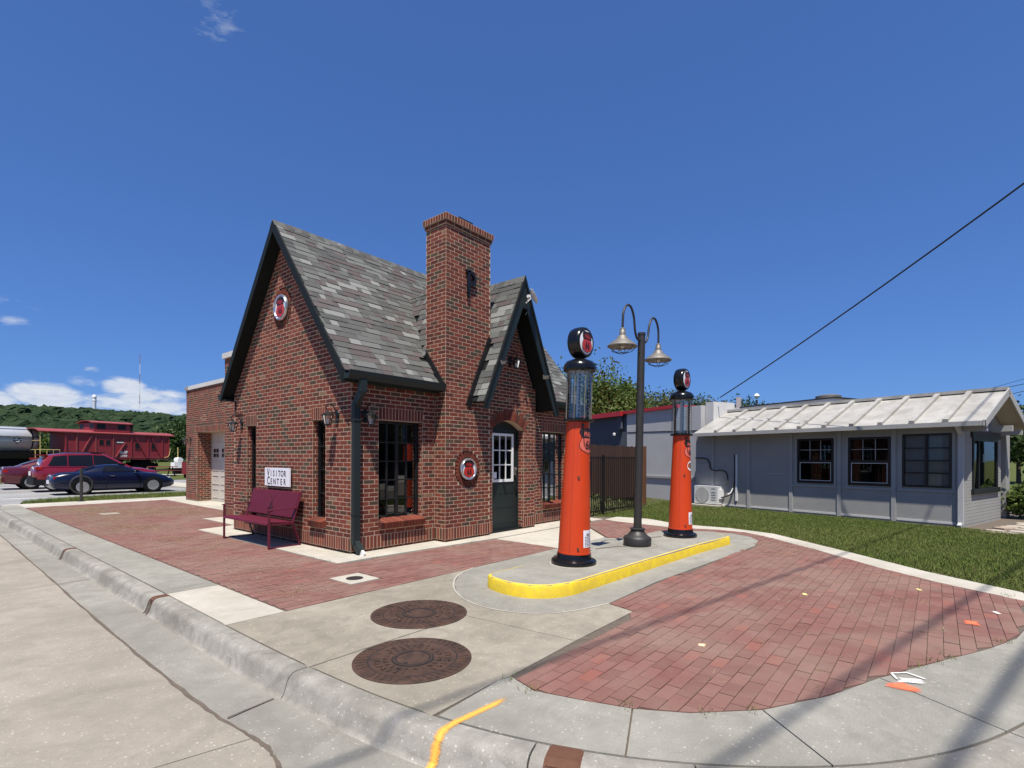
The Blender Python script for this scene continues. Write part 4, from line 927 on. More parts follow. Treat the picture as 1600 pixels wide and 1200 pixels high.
m = MB(); m.b2((GX-.04, 6.64, 3.803), (GX+.25, GY1+.04, 3.93)); m.b2((GX-.04, GY1-.25, 3.803), (7, GY1+.041, 3.931)); m.b2((.70, 4.15, 3.903), (1.0, 6.69, 4.03)); m.b2((1.0, 6.44, 3.903), (7, 6.69, 4.029)); m.obj('coping', 'white_stucco', gar, True)
gd = MB(); gd.b2((GX+.44, 8.76, .02), (GX+.47, 12.29, 2.33)); gdo = gd.obj('garage_door', 'garage_door', gar, True)
m = MB()
for i in range(5):
    z = .05+i*.46
    for j in range(5):
        y = 8.9+j*.68
        if i == 3: continue
        z0, z1, y0, y1 = z+.07, z+.38, y, y+.55
        m.b2((GX+.425, y0, z0), (GX+.44, y1, z0+.03)); m.b2((GX+.425, y0, z1-.03), (GX+.44, y1, z1)); m.b2((GX+.425, y0, z0+.03), (GX+.44, y0+.03, z1-.03)); m.b2((GX+.425, y1-.03, z0+.03), (GX+.44, y1, z1-.03))
m.obj('door_panel', 'garage_door', gdo)
for j in range(5):
    y = 8.95+j*.68
    for a in (0, .23):
        for b in (0, .16): MB().b2((GX+.43, y+a, 1.49+b), (GX+.441, y+a+.17, 1.61+b)).obj('pane', 'black_gloss', gdo)

# ------------------------------------------------------------------ emblems and lettering
SHR = [(0, .90), (.22, .97), (.45, 1.0), (.70, .97), (.86, .66), (.71, .45), (.65, .22), (.75, .0), (.86, -.25), (.83, -.52), (.66, -.74), (.36, -.88), (0, -1.0)]
def shield_hw(y):                                                      # half width of the shield at height y
    best = 0
    for (x1, y1), (x2, y2) in zip(SHR[:-1], SHR[1:]):
        if min(y1, y2) <= y <= max(y1, y2) and abs(y1-y2) > 1e-6: best = max(best, x1+(x2-x1)*(y-y1)/(y2-y1))
    return best
def shield_grid(y0, y1, grow, n=16, cols=8):
    vs = []; fs = []
    for i in range(n+1):
        y = y0+(y1-y0)*i/n; h = shield_hw(max(-1, min(.97, y/(1+grow))))*(1+grow)+.001
        for j in range(cols+1): vs.append((h*(2*j/cols-1), y, 0))
    for i in range(n):
        for j in range(cols): a = i*(cols+1)+j; fs.append((a, a+1, a+cols+2, a+cols+1))
    return vs, fs
def put(vs, fs, name, mat, parent, fn, off):
    me = bpy.data.meshes.new(name); me.from_pydata([fn(x, y, off) for x, y, z in vs], [], fs); me.materials.append(MATS[mat]); return link(name, me, parent)
def emblem(parent, fn, size, low='logo_red', word_col='logo_red', edge='sign_ink', num='sign_ink'):
    """route-shield emblem: fn maps flat emblem coordinates in metres to a point off the surface"""
    def sc_(q): return [(x*size, y*size, z) for x, y, z in q]
    v, f = shield_grid(-1.04, 1.03, .045); put(sc_(v), f, 'shield_edge', edge, parent, fn, .0015)
    v, f = shield_grid(-.99, .22, 0); put(sc_(v), f, 'shield', low, parent, fn, .003)
    v, f = shield_grid(.24, .97, 0); put(sc_(v), f, 'shield_band', edge, parent, fn, .003)
    for s, sz, y, sx, sh, mat, b in (('Phillips', .52, .54, .70, .15, word_col, .012), ('66', 1.0, -.36, .82, .12, num, .022)):
        me = text_mesh(s, sz*size, mat, Matrix.Translation((0, y*size, 0)), 0, sx, b*size, sh)
        for q in me.vertices: q.co = fn(q.co.x, q.co.y, .0055)
        link('lettering', me, parent)
def round_sign(loc, en, eu, r, label, g='round signs set in brick rings'):
    en, eu = Vector(en), Vector(eu); t = thing('round_sign', label, 'sign', loc, 0, g)
    def fn(x, y, o): return eu*x+Vector((0, 0, y))+en*(.034+o)
    m = MB(); m.lathe([(r, .0), (r*1.0, .03), (r*.93, .052), (r*.84, .048), (r*.80, .034), (r*.80, .0)], (0, 0, 0), en, 48); m.obj('rim', 'chrome', t, smooth=True)
    MB().lathe([(r*.80, .030), (0, .034)], (0, 0, 0), en, 40).obj('face', 'sign_white', t, smooth=True)
    emblem(t, fn, r*.74)
round_sign((-.004, 2.185, 4.163), (-1, 0, 0), (0, -1, 0), .235, 'round chrome rimmed 66 shield sign high on the gable wall'); round_sign((2.24, CY0-.004, 1.28), (0, -1, 0), (1, 0, 0), .205, 'round chrome rimmed 66 shield sign on the chimney base')

t = thing('wall_sign', 'white visitor center sign on the brick wall above the bench', 'sign', (0, 2.215, .97))
m = MB(); m.b2((-.075, -.46, .0), (-.05, .46, .325)); so_ = m.obj('board', 'sign_white', t); m = MB(); m.b2((-.05, -.40, .04), (0, .40, .29)); m.obj('mount', 'black_metal', t)
def word(big, rest, z):
    M0 = lambda y: basis((-.0765, y, z), (0, -1, 0), (0, 0, 1), (-1, 0, 0)); o = []
    a = text_mesh(big, .20, 'sign_ink', basis((-.0765, .37, z+.055), (0, -1, 0), (0, 0, 1), (-1, 0, 0)), .002, .80, .002, 0, 'LEFT'); link('lettering', a, so_)
    n = len(rest); x0 = .255; dx = .62/n
    for i, ch in enumerate(rest): link('lettering', text_mesh(ch, .150, 'sign_ink', basis((-.0765, x0-dx*(i+.5)+.01, z+.045), (0, -1, 0), (0, 0, 1), (-1, 0, 0)), .002, .90, .0015), so_)
word('V', 'ISITOR', .175); word('C', 'ENTER', .030)

t = thing('letter_sign', 'black metal letter P fixed to the chimney', 'letter', (2.20, CY0-.03, 4.38)); m = MB()
m.b2((-.01, -.02, .10), (.055, .02, .50)); m.b2((-.04, -.02, .47), (.06, .021, .52))
arc = [(.05+.13*math.sin(a_)*1.0, .375+.115*math.cos(a_)) for a_ in np.linspace(0, math.pi, 10)]
for a_, b_ in zip(arc[:-1], arc[1:]): m.bar((a_[0], 0, a_[1]), (b_[0], 0, b_[1]), .062, .045, up=(0, 1, 0))
m.b2((.04, -.019, .285), (.12, .019, .325)); m.b2((.03, -.018, .255), (.10, .018, .275)); m.box((.02, 0, .05), (.05, .036, .05), Matrix.Rotation(R_(45), 3, 'Y')); m.obj('letter', 'black_metal', t)

# ------------------------------------------------------------------ wall lanterns
def lantern(loc, rz, label):
    t = thing('wall_lantern', label, 'wall lantern', loc, rz, 'black wall lanterns on the brick walls')   # local -Y points away from the wall
    m = MB(); m.lathe([(0, .025), (.035, .022), (.055, .008), (.06, 0)], (0, 0, .0), (0, -1, 0), 20); m.lathe([(0, .02), (.03, .018), (.035, 0)], (0, 0, -.10), (0, -1, 0), 14); m.b2((-.018, -.012, -.14), (.018, 0, .07)); m.obj('wall_plate', 'black_metal', t, smooth=True)
    m = MB(); m.tube(catmull([(0, -.015, 0), (0, -.04, .07), (0, -.09, .135), (0, -.15, .145), (0, -.195, .10), (0, -.18, .055), (0, -.165, .03)], 5), .0085, 8); m.tube(catmull([(0, -.05, .03), (0, -.09, .02), (0, -.10, .06)], 4), .006, 6); m.obj('scroll_arm', 'black_metal', t, smooth=True)
    cx = (0, -.165, 0); m = MB(); m.lathe([(.004, .055), (.014, .045), (.014, .03), (.055, .005), (.095, -.022), (.095, -.034), (.07, -.034)], cx, (0, 0, 1), 6); m.obj('roof', 'black_metal', t)
    m = MB()
    for k in range(6):
        a = math.pi/3*k; m.bar((.080*math.cos(a), -.165+.080*math.sin(a), -.035), (.048*math.cos(a), -.165+.048*math.sin(a), -.17), .009, .009)
    m.lathe([(.055, -.165), (.055, -.178), (.02, -.185), (0, -.20)], cx, (0, 0, 1), 6); m.obj('cage', 'black_metal', t)
    MB().lathe([(.076, -.036), (.046, -.166)], cx, (0, 0, 1), 6).obj('glass', 'clear_glass', t); MB().lathe([(.012, -.16), (.016, -.10), (0, -.07)], cx, (0, 0, 1), 10).obj('bulb', 'enamel_white', t, smooth=True)
L_ = R_(-90)
lantern((-.012, .36, 2.16), L_, 'black wall lantern beside the right slot window on the gable wall'); lantern((-.012, 3.82, 2.17), L_, 'black wall lantern at the far end of the gable wall')
lantern((.24, -.012, 2.16), 0, 'black wall lantern between the downspout and the front window'); lantern((3.50, EY0-.012, 3.46), 0, 'black wall lantern high in the gable over the door'); lantern((GX-.012, 12.86, 2.10), L_, 'small black wall lantern on the garage corner')
t = thing('satellite_dish', 'small white oval satellite dish at the peak of the entry gable', 'satellite dish', (DX-.02, ERY-.05, 4.52))
m = MB(); R2 = Matrix.Rotation(R_(52), 3, 'Y') @ Matrix.Rotation(R_(25), 3, 'X'); vs_ = []; m.lathe([(0, 0), (.06, .006), (.12, .02), (.125, .026), (.118, .024), (.06, .012), (0, .006)], n=24); m.v = [tuple(R2 @ Vector((v[0]*1.25, v[1]*.8, v[2]))+Vector((.09, -.10, .13))) for v in m.v]; m.obj('dish', 'white_paint', t, smooth=True)
m = MB(); m.bar((0, 0, 0), (.08, -.09, .12), .016); m.bar((.0, -.02, .0), (-.04, -.10, .09), .014); m.box((-.05, -.11, .10), (.05, .06, .05)); m.obj('arm', 'white_paint', t); m = MB(); m.tube(catmull([(0, 0, -.02), (.03, -.02, -.14), (-.03, -.01, -.24)], 5), .006, 6); m.obj('cable', 'cable_black', t)
def seccam(loc, label, s=1):
    t = thing('security_camera', label, 'camera', loc, 0, 'small cameras on the entry gable boards'); MB().box((0, -.03, 0), (.05*s, .10*s, .05*s)).obj('housing', 'galvanised', t); MB().bar((0, .03, .0), (0, .05, .06), .016).obj('bracket', 'galvanised', t); MB().cyl((0, -.08*s, 0), (0, -.085*s, 0), .018*s).obj('lens', 'black_gloss', t)
seccam((4.10, -.66, 3.14), 'larger grey camera under the right barge board over the door', 1.3); seccam((2.74, -.68, 3.24), 'small grey camera on the left barge board by the door')

# things in the front window
t = thing('window_sign', 'small white outline 66 sign behind the glass of the front window', 'sign', (1.10, .19, .75)); link('numeral', text_mesh('66', .17, 'sign_white', basis((0, 0, 0), (1, 0, 0), (0, 0, 1), (0, -1, 0)), .006, .9, -.004), t)
m = MB()
for s in (-1, 1): m.tube([(s*.12, 0, .14), (s*.15, 0, 0), (s*.11, 0, -.12)], .004, 6)
m.obj('outline', 'sign_white', t)
t = thing('guitar', 'pink guitar shape standing behind the glass of the front window', 'guitar', (.68, .21, .48)); m = MB(); m.lathe([(0, 0), (.075, .0), (.075, .03), (0, .03)], (0, 0, .09), (0, -1, 0), 20); m.lathe([(0, 0), (.055, .0), (.055, .03), (0, .03)], (0, 0, .185), (0, -1, 0), 20); m.obj('body', 'logo_pink', t); MB().b2((-.012, -.04, .2), (.012, -.01, .44)).obj('neck', 'logo_pink', t)
t = thing('card', 'small white card standing in the front window', 'card', (.94, .19, .48)); MB().box((0, 0, .06), (.055, .006, .12)).obj('sheet', 'sign_white', t)

# ------------------------------------------------------------------ bench
t = thing('bench', 'dark red metal bench with solid seat and back against the gable wall', 'bench', (-.35, 2.25, 0)); b0 = Vector((-.35, 2.25, 0))
def bl(x, y, z): return (x-b0.x, y-b0.y, z)
m = MB(); prof = [(-.625, .392), (-.615, .418), (-.56, .428), (-.36, .412), (-.205, .400), (-.155, .412)]
for (x1, z1), (x2, z2) in zip(prof[:-1], prof[1:]): m.extrude([(x1, z1), (x2, z2), (x2, z2-.008), (x1, z1-.008)], (-b0.x, -.86, 0), (1, 0, 0), (0, 0, 1), (0, 1.72, 0))
m.obj('seat', 'bench_maroon', t)
m = MB(); bp = [(-.185, .462), (-.195, .475), (-.085, .885), (-.06, .893)]
for (x1, z1), (x2, z2) in zip(bp[:-1], bp[1:]): m.extrude([(x1, z1), (x2, z2), (x2+.008, z2), (x1+.008, z1)], (-b0.x, -.86, 0), (1, 0, 0), (0, 0, 1), (0, 1.72, 0))
bk = m.obj('backrest', 'bench_maroon', t)
for s in (-1, 1):
    y = s*.875
    MB().bar((-.60-b0.x, y, 0), (-.60-b0.x, y, .615), .016, .065, up=(0, 1, 0)).obj('leg', 'bench_maroon', t); MB().bar((-.22-b0.x, y, .41), (-.075-b0.x, y, 0), .016, .06, up=(0, 1, 0)).obj('leg', 'bench_maroon', t)
    MB().bar((-.632-b0.x, y, .623), (-.135-b0.x, y, .635), .06, .014).obj('armrest', 'bench_maroon', t); MB().bar((-.60-b0.x, y, .395), (-.20-b0.x, y, .385), .016, .05, up=(0, 1, 0)).obj('seat_rail', 'bench_maroon', t); MB().bar((-.21-b0.x, y, .40), (-.06-b0.x, y, .90), .016, .055, up=(0, 1, 0)).obj('back_post', 'bench_maroon', t)
    MB().bar((-.60-b0.x, y, .02), (-.09-b0.x, y, .02), .016, .03, up=(0, 1, 0)).obj('floor_rail', 'bench_maroon', t)
m = MB()                                                               # derrick cut-out in the backrest
def bkp(u, z): return (-.199+.110*(z-.475)/.41-b0.x, u, z)
for a, b_ in (((-.045, .56), (0, .74)), ((.045, .56), (0, .74)), ((-.034, .60), (.034, .60)), ((-.024, .65), (.024, .65)), ((-.10, .56), (-.06, .585)), ((.10, .56), (.05, .59)), ((-.12, .53), (.12, .53)), ((-.07, .62), (-.05, .59))): m.bar(bkp(*a), bkp(*b_), .008, .006)
for u, z in ((.06, .78), (-.03, .775), (-.09, .80), (.10, .79)): m.box(bkp(u, z), (.006, .012, .012))
m.obj('emblem', 'black_metal', bk)

# ------------------------------------------------------------------ gas pumps
def pump(loc, lean, s, label, extra=False):
    t = thing('gas_pump', label, 'gas pump', loc, 0, 'old orange visible gas pumps on the island', rot=lean); t.scale = (s, s, s)
    MB().lathe([(.285, 0), (.292, .02), (.285, .048), (.262, .062), (.232, .07), (.222, .09), (.216, .135), (.0, .135)], n=40).obj('base', 'black_gloss', t, smooth=True)
    R0, R1, H0, H1 = .206, .146, .135, 1.80
    def rz_(z): return R0+(R1-R0)*(z-H0)/(H1-H0)
    MB().lathe([(R0+.004, H0), (R0+.004, H0+.02), (R0, H0+.021), (R1, H1), (0, H1)], n=40).obj('body', 'pump_orange', t, smooth=True)
    MB().lathe([(.172, 1.80), (.19, 1.805), (.196, 1.82), (.196, 1.832), (.15, 1.84), (.15, 1.855), (0, 1.855)], n=36).obj('collar', 'black_gloss', t, smooth=True)
    MB().lathe([(.150, 1.85), (.150, 2.45)], n=40).obj('glass_cylinder', 'clear_glass', t, smooth=True)
    m = MB()
    for k in range(8): a = 2*math.pi*(k+.3)/8; m.cyl((.168*math.cos(a), .168*math.sin(a), 1.835), (.168*math.cos(a), .168*math.sin(a), 2.46), .0065, n=6)
    m.obj('guard_rods', 'galvanised', t, smooth=True)
    m = MB(); m.cyl((-.03, 0, 1.85), (-.03, 0, 2.45), .018, n=10); m.cyl((.035, .02, 1.85), (.035, .02, 2.45), .022, n=10); m.obj('inner_pipes', 'tank_silver', t, smooth=True)
    for a in (R_(215), R_(285)):                                       # gallon marker ladder
        m = MB(); q = Vector((.125*math.cos(a), .125*math.sin(a), 0)); m.cyl(q+Vector((0, 0, 1.86)), q+Vector((0, 0, 2.44)), .004, n=6)
        for k in range(11): m.box(q+Vector((0, 0, 1.89+k*.05)), (.026, .012, .018))
        m.obj('gallon_marker', 'enamel_white' if a > 4 else 'lamp_bronze', t)
    MB().lathe([(.155, 2.445), (.185, 2.44), (.206, 2.455), (.212, 2.49), (.20, 2.535), (.165, 2.575), (.10, 2.60), (.065, 2.61), (0, 2.61)], n=40).obj('cap', 'black_gloss', t, smooth=True)
    MB().lathe([(.150, 2.446), (.150, 2.436), (.0, 2.436)], n=30).obj('cap_underside', 'enamel_white', t)
    gz = 2.815; m = MB(); m.lathe([(.0, .085), (.155, .085), (.168, .092), (.188, .078), (.197, .045), (.199, 0), (.197, -.045), (.188, -.078), (.168, -.092), (.155, -.085), (0, -.085)], (0, 0, gz), (0, 1, 0), 48); m.cyl((0, 0, 2.60), (0, 0, 2.65), .06, .05, 16); gl = m.obj('globe', 'black_gloss', t, smooth=True)
    for sgn in (-1, 1):
        MB().lathe([(.152, .0), (.12, .006), (0, .010)], (0, sgn*.0855, gz), (0, sgn, 0), 40).obj('globe_face', 'sign_white', gl, smooth=True)
        emblem(gl, lambda x, y, o, sgn=sgn: Vector((-sgn*x, sgn*(.0965+o), gz+y)), .128, word_col='logo_red')
    def onbody(x, y, o, zc):                                           # wrap flat decals round the tapered body, centred on the -Y side
        z = zc+y; r = rz_(z)+o+.0015; a = -math.pi/2+x/r; return Vector((r*math.cos(a), r*math.sin(a), z))
    emblem(t, lambda x, y, o: onbody(x, y, o, 1.56), .155, low='logo_pink', word_col='logo_pink')
    v, f = shield_grid(-1, 1, 0); vs2 = []; fs2 = []
    for i in range(9):
        for j in range(7): vs2.append(((j/6-.5)*.17, (i/8-.5)*.215, 0))
    for i in range(8):
        for j in range(6): a = i*7+j; fs2.append((a, a+1, a+8, a+7))
    lb = put(vs2, fs2, 'notice', 'sign_white', t, lambda x, y, o: onbody(x, y, o, .335), .001)
    me = text_mesh('LEAD', .042, 'sign_ink', Matrix.Translation((0, .05, 0)), 0, .8, .001)
    for q in me.vertices: q.co = onbody(q.co.x, q.co.y, .003, .335)
    link('lettering', me, lb)
    vl = []; fl_ = []
    for i in range(7):
        for j in range(4):
            k = len(vl); y = .018-.018*i
            for (a, b_) in ((-.065+j*.034, y), (-.065+j*.034+.028, y), (-.065+j*.034+.028, y+.006), (-.065+j*.034, y+.006)): vl.append((a, b_, 0))
            fl_.append((k, k+1, k+2, k+3))
    put(vl, fl_, 'print', 'sign_ink', lb, lambda x, y, o: onbody(x, y, o, .335), .0025)
    if extra:
        ve = [(0, 0, 0)]+[(.085*math.cos(2*math.pi*i/24), .085*math.sin(2*math.pi*i/24), 0) for i in range(24)]; fe = [(0, 1+i, 1+(i+1) % 24) for i in range(24)]
        rd = put(ve, fe, 'round_decal', 'sign_white', t, lambda x, y, o: onbody(x, y, o, 1.265), .001); v, f = shield_grid(-.98, .95, 0, 8, 4); put([(x*.055, y*.06, 0) for x, y, z in v], f, 'crest', 'straw', rd, lambda x, y, o: onbody(x, y, o, 1.265), .0025)
    m = MB()                                                           # panel seams and bolt heads
    for a in (R_(196), R_(330)):
        m.tube([((rz_(z)+.0005)*math.cos(a), (rz_(z)+.0005)*math.sin(a), z) for z in (.16, .6, 1.1, 1.6, 1.78)], .0014, 5)
    for z in (.155, 1.70):
        m.tube([((rz_(z)+.0005)*math.cos(a), (rz_(z)+.0005)*math.sin(a), z) for a in np.linspace(R_(196), R_(330), 14)], .0014, 5)
    m.obj('panel_seam', 'grime', t)
    m = MB()
    for a in np.linspace(0, 2*math.pi, 13)[:-1]: m.lathe([(.009, 0), (.009, .006), (0, .008)], (.254*math.cos(a), .254*math.sin(a), .060), n=6)
    m.obj('base_bolt', 'black_metal', t)['kind'] = 'stuff'
    # side gear on the +X side: hose hook plate, crank lever, hose stub
    m = MB(); rr = rz_(1.03); m.box((rr+.006, -.03, 1.03), (.02, .10, .12)); m.box((rz_(.62)+.01, -.02, .52), (.03, .07, .07)); m.obj('lever_bracket', 'black_metal', t)
    m = MB(); m.tube(catmull([(.235, -.06, 1.30), (.235, -.06, 1.12), (.225, -.06, 1.04), (.20+.01, -.06, .98), (.212, -.06, .80), (.225, -.05, .58), (.245, -.05, .52)], 5), .014, 8); m.cyl((.20, -.05, .52), (.28, -.05, .52), .018, n=8); m.obj('pump_lever', 'black_metal', t, smooth=True)
    m = MB()
    for z, a in ((1.10, R_(222)), (.21, R_(226))): q = Vector(((rz_(z)+.003)*math.cos(a), (rz_(z)+.003)*math.sin(a), z)); m.box(q, (.018, .022, .038), Matrix.Rotation(a, 3, 'Z') @ Matrix.Rotation(.3, 3, 'X'))
    m.obj('door_latch', 'rust', t)
    m = MB(); a = R_(236); m.tube([((rz_(z)+.006)*math.cos(a+(1.72-z)*.7), (rz_(z)+.006)*math.sin(a+(1.72-z)*.7)*1.0, z) for z in (1.74, 1.68, 1.62, 1.56, 1.50)], .006, 6); m.box(((rz_(1.76)+.008)*math.cos(a), (rz_(1.76)+.008)*math.sin(a), 1.755), (.025, .025, .04)); m.obj('seal_wire', 'black_metal', t)
    return t
lx = RGT.x*R_(1.6); ly = RGT.y*R_(1.6)
pump((1.13, -3.28, .14), (-ly, lx, 0), 1.0, 'nearer, taller looking orange gas pump with a black globe at the island left end')
pump((4.30, -3.42, .14), (-ly*.3, lx*.3, 0), .965, 'farther orange gas pump beyond the lamp post, with an extra round decal', True)
m = MB(); m.lathe([(.285, .0), (.305, .003), (.315, -.02), (.285, -.02)], (1.13, -3.28, .139), n=40, closed=True); o = m.obj('grout_ring', 'apron_concrete', io)
for pts in ([(1.36, -3.12), (1.6, -3.05), (1.9, -3.0), (2.05, -2.98)], [(2.2, -2.97), (2.5, -3.06), (2.72, -3.2)], [(3.15, -3.1), (3.6, -3.06), (4.0, -3.2)]):
    m = MB(); m.tube([(p.x, p.y, .139) for p in catmull(pts, 4)], .009, 5); m.obj('crack', 'joint_soil', io)

# ------------------------------------------------------------------ street lamp
lt = thing('street_lamp', 'dark bronze street lamp with two gooseneck arms between the pumps', 'street lamp', (2.93, -3.28, .14), 0, None, rot=(-RGT.y*R_(1.0), RGT.x*R_(1.0), 0))
MB().lathe([(.205, 0), (.212, .02), (.212, .11), (.195, .135), (.165, .15), (.13, .185), (.105, .22), (.098, .235), (.115, .242), (.118, .262), (.098, .27), (0, .27)], n=32).obj('base', 'lamp_bronze', lt, smooth=True)
m = MB(); m.cyl((0, 0, .265), (0, 0, 3.27), .062, .056, 20); m.cyl((0, 0, 3.255), (0, 0, 3.29), .062, n=20); m.cyl((-.10, 0, 2.98), (.10, 0, 2.98), .008, n=6); m.obj('post', 'lamp_bronze', lt, smooth=True)
for s in (-1, 1):
    m = MB(); m.tube(catmull([(s*.04, 0, 3.18), (s*.14, 0, 3.17), (s*.22, 0, 3.27), (s*.27, 0, 3.47), (s*.37, 0, 3.60), (s*.50, 0, 3.60), (s*.60, 0, 3.48), (s*.62, 0, 3.32), (s*.62, 0, 3.20)], 5), .017, 10); arm = m.obj('arm', 'lamp_bronze', lt, smooth=True)
    c = (s*.62, 0, 0); m = MB(); m.lathe([(.022, 3.24), (.040, 3.225), (.042, 3.19), (.046, 3.185), (.046, 3.13), (.07, 3.115), (.085, 3.075), (.15, 3.035), (.205, 2.985), (.216, 2.972), (.216, 2.962), (.205, 2.966)], c, n=36); m.obj('lamp_shade', 'galvanised', arm, smooth=True)
    MB().lathe([(.205, 2.968), (.15, 3.02), (.085, 3.06), (.06, 3.08), (0, 3.08)], c, n=36).obj('shade_lining', 'enamel_white', arm, smooth=True); MB().lathe([(0, 2.93), (.03, 2.94), (.042, 2.975), (.035, 3.02), (.025, 3.08)], c, n=16).obj('bulb', 'enamel_white', arm, smooth=True)
    m = MB()
    for k in range(6): a = math.pi/3*k+.3; m.tube([(s*.62+.208*math.cos(a), .208*math.sin(a), 2.965), (s*.62+.15*math.cos(a), .15*math.sin(a), 2.905), (s*.62+.05*math.cos(a), .05*math.sin(a), 2.868)], .0045, 5)
    for r_, z_ in ((.15, 2.905), (.05, 2.868)): m.tube([(s*.62+r_*math.cos(a), r_*math.sin(a), z_) for a in np.linspace(0, 2*math.pi, 25)], .0045, 5, False)
    m.obj('wire_guard', 'lamp_bronze', arm)
m = MB(); m.lathe([(.30, .0005), (.307, .003), (.314, .0005)], (2.93, -3.28, .138), n=40, closed=True); m.obj('grout_ring', 'curb_concrete', io)

# ------------------------------------------------------------------ grey building on the right
def sash2(par, x0, x1, z0, z1, label):                                 # double hung window with a gridded upper sash
    m = MB(); f = .055
    m.b2((x0, -.03, z0), (x0+f, .03, z1)); m.b2((x1-f, -.03, z0), (x1, .03, z1)); m.b2((x0+f, -.03, z0), (x1-f, .03, z0+f)); m.b2((x0+f, -.03, z1-f), (x1-f, .03, z1)); zm = z0+(z1-z0)*.5; m.b2((x0+f, -.028, zm-.03), (x1-f, .028, zm+.03))
    w_ = m.obj('window', 'black_metal', par); w_['label'] = label
    MB().b2((x0+f, -.01, zm+.03), (x1-f, -.004, z1-f)).obj('pane', 'window_glass', w_); MB().b2((x0+f, -.004, z0+f), (x1-f, .002, zm-.03)).obj('pane', 'window_glass', w_)
    m = MB(); a, b = x0+f, x1-f
    for i in (1, 2): x = a+(b-a)*i/3; m.b2((x-.007, -.003, zm+.03), (x+.007, .004, z1-f))
    for i in range(3): m.b2((a+(b-a)*i/3+.008, -.003, (zm+z1)/2-.012), (a+(b-a)*(i+1)/3-.008, .003, (zm+z1)/2+.002))
    m.obj('glazing_bar', 'grey_trim', w_)
    m = MB(); t = .016; m.b2((a+.01, .003, z0+f+.01), (a+.01+t, .016, zm-.04)); m.b2((b-.01-t, .003, z0+f+.01), (b-.01, .016, zm-.04)); m.b2((a+.01+t, .003, z0+f+.01), (b-.01-t, .016, z0+f+.01+t)); m.b2((a+.01+t, .003, zm-.04-t), (b-.01-t, .016, zm-.04)); m.obj('screen_frame', 'white_stucco', w_)
    MB().b2((x0, -.20, z0), (x1, -.19, z1)).obj('blind', 'room_dark', w_)
gb = thing('grey_building', 'low grey stucco building with a white batten metal roof', 'building', (10.5, -7.29, 0), math.atan2(.964, .265)); GBL, GBW = 6.75, 3.0
WIN = [(.19, 1.11, .85, 2.08), (1.34, 2.26, .84, 2.04), (2.60, 3.52, .85, 2.04)]
m = MB()
xs = [0]+sorted([q for w_ in WIN for q in w_[:2]])+[GBL]
for i in range(0, len(xs)-1):
    a, b = xs[i], xs[i+1]; hit = [w_ for w_ in WIN if abs(w_[0]-a) < 1e-6]
    if hit: m.b2((a, -.15, -.3), (b, 0, hit[0][2])); m.b2((a, -.15, hit[0][3]), (b, 0, 2.32))
    else: m.b2((a, -.15, -.3), (b, 0, 2.32))
m.b2((0, -GBW, -.3), (.15, -2.62, 2.32)); m.b2((0, -.62, -.3), (.15, -.151, 2.32)); m.b2((0, -2.62, -.3), (.15, -.62, .82)); m.b2((0, -2.62, 1.98), (.15, -.62, 2.32))
m.extrude([(-GBW, 2.32), (0, 2.32), (-1.5, 2.98)], (0, 0, 0), (0, 1, 0), (0, 0, 1), (.14, 0, 0)); m.b2((.15, -GBW, -.3), (GBL, -GBW+.15, 2.32)); gwall = m.obj('wall', 'grey_stucco', gb)
m = MB()
for z in np.arange(.05, .80, .075): m.b2((-.004, -GBW+.02, z), (-.0, -.02, z+.066))
for z in np.arange(.80, 2.0, .075): m.b2((-.004, -.60, z), (0, -.02, z+.066)); m.b2((-.004, -GBW+.02, z), (0, -2.65, z+.066))
for z in np.arange(.02, 2.1, .075): m.b2((-.003, 0, z), (.12, .004, z+.066))
m.obj('siding_course', 'grey_stucco', gwall)
MB().b2((.1, -2.9, .02), (GBL, -2.88, 2.3)).b2((.16, -2.88, .01), (GBL, -.16, .02)).b2((.16, -2.88, 2.28), (GBL, -.16, 2.29)).obj('interior', 'room_dark', gb)
for x in (3.69, 2.47, 1.28, 4.93, 6.12, .06): MB().b2((x-.045, .0, .02), (x+.045, .03, 2.20)).obj('wall_post', 'grey_trim', gwall)
for a, b, c, d in WIN:
    m = MB(); m.b2((a-.13, .0, c-.10), (b+.13, .022, c-.05)); m.b2((a-.06, 0, c-.05), (a, .014, d)); m.b2((b, 0, c-.05), (b+.06, .014, d)); m.b2((a-.06, 0, d), (b+.06, .014, d+.06)); m.obj('window_trim', 'grey_trim', gwall)
for x0, x1 in ((.12, 1.22), (1.34, 2.42), (2.53, 3.63), (3.75, 4.87), (4.99, 6.06)): MB().b2((x0, 0, .05), (x1, .012, .10)).obj('base_trim', 'white_stucco', gwall)
sash2(gb, *WIN[1], 'middle double hung window with a gridded upper sash'); sash2(gb, *WIN[2], 'left double hung window with a gridded upper sash')
a, b, c, d = WIN[0]; w3 = MB(); f = .045
for p in (((a, -.03, c), (a+f, .03, d)), ((b-f, -.03, c), (b, .03, d)), ((a+f, -.03, c), (b-f, .03, c+f)), ((a+f, -.03, d-f), (b-f, .03, d)), (((a+b)/2-.025, -.025, c+f), ((a+b)/2+.025, .025, d-f))): w3.b2(*p)
zs = [c+f+(d-c-2*f)*i/4 for i in range(5)]
for i in (1, 2, 3): w3.b2((a+f, -.02, zs[i]-.013), ((a+b)/2-.026, .02, zs[i]+.013)); w3.b2(((a+b)/2+.026, -.02, zs[i]-.013), (b-f, .02, zs[i]+.013))
w3 = w3.obj('window', 'black_metal', gb); w3['label'] = 'black steel window with pale shades nearest the building corner'
for i in range(4):
    for x0, x1 in ((a+f, (a+b)/2-.025), ((a+b)/2+.025, b-f)): MB().b2((x0, -.006, zs[i]), (x1, -.002, zs[i+1])).obj('pane', 'shade_glass', w3)
MB().b2((a, -.06, c), (b, -.05, d)).obj('blind', 'shade_cloth', w3)
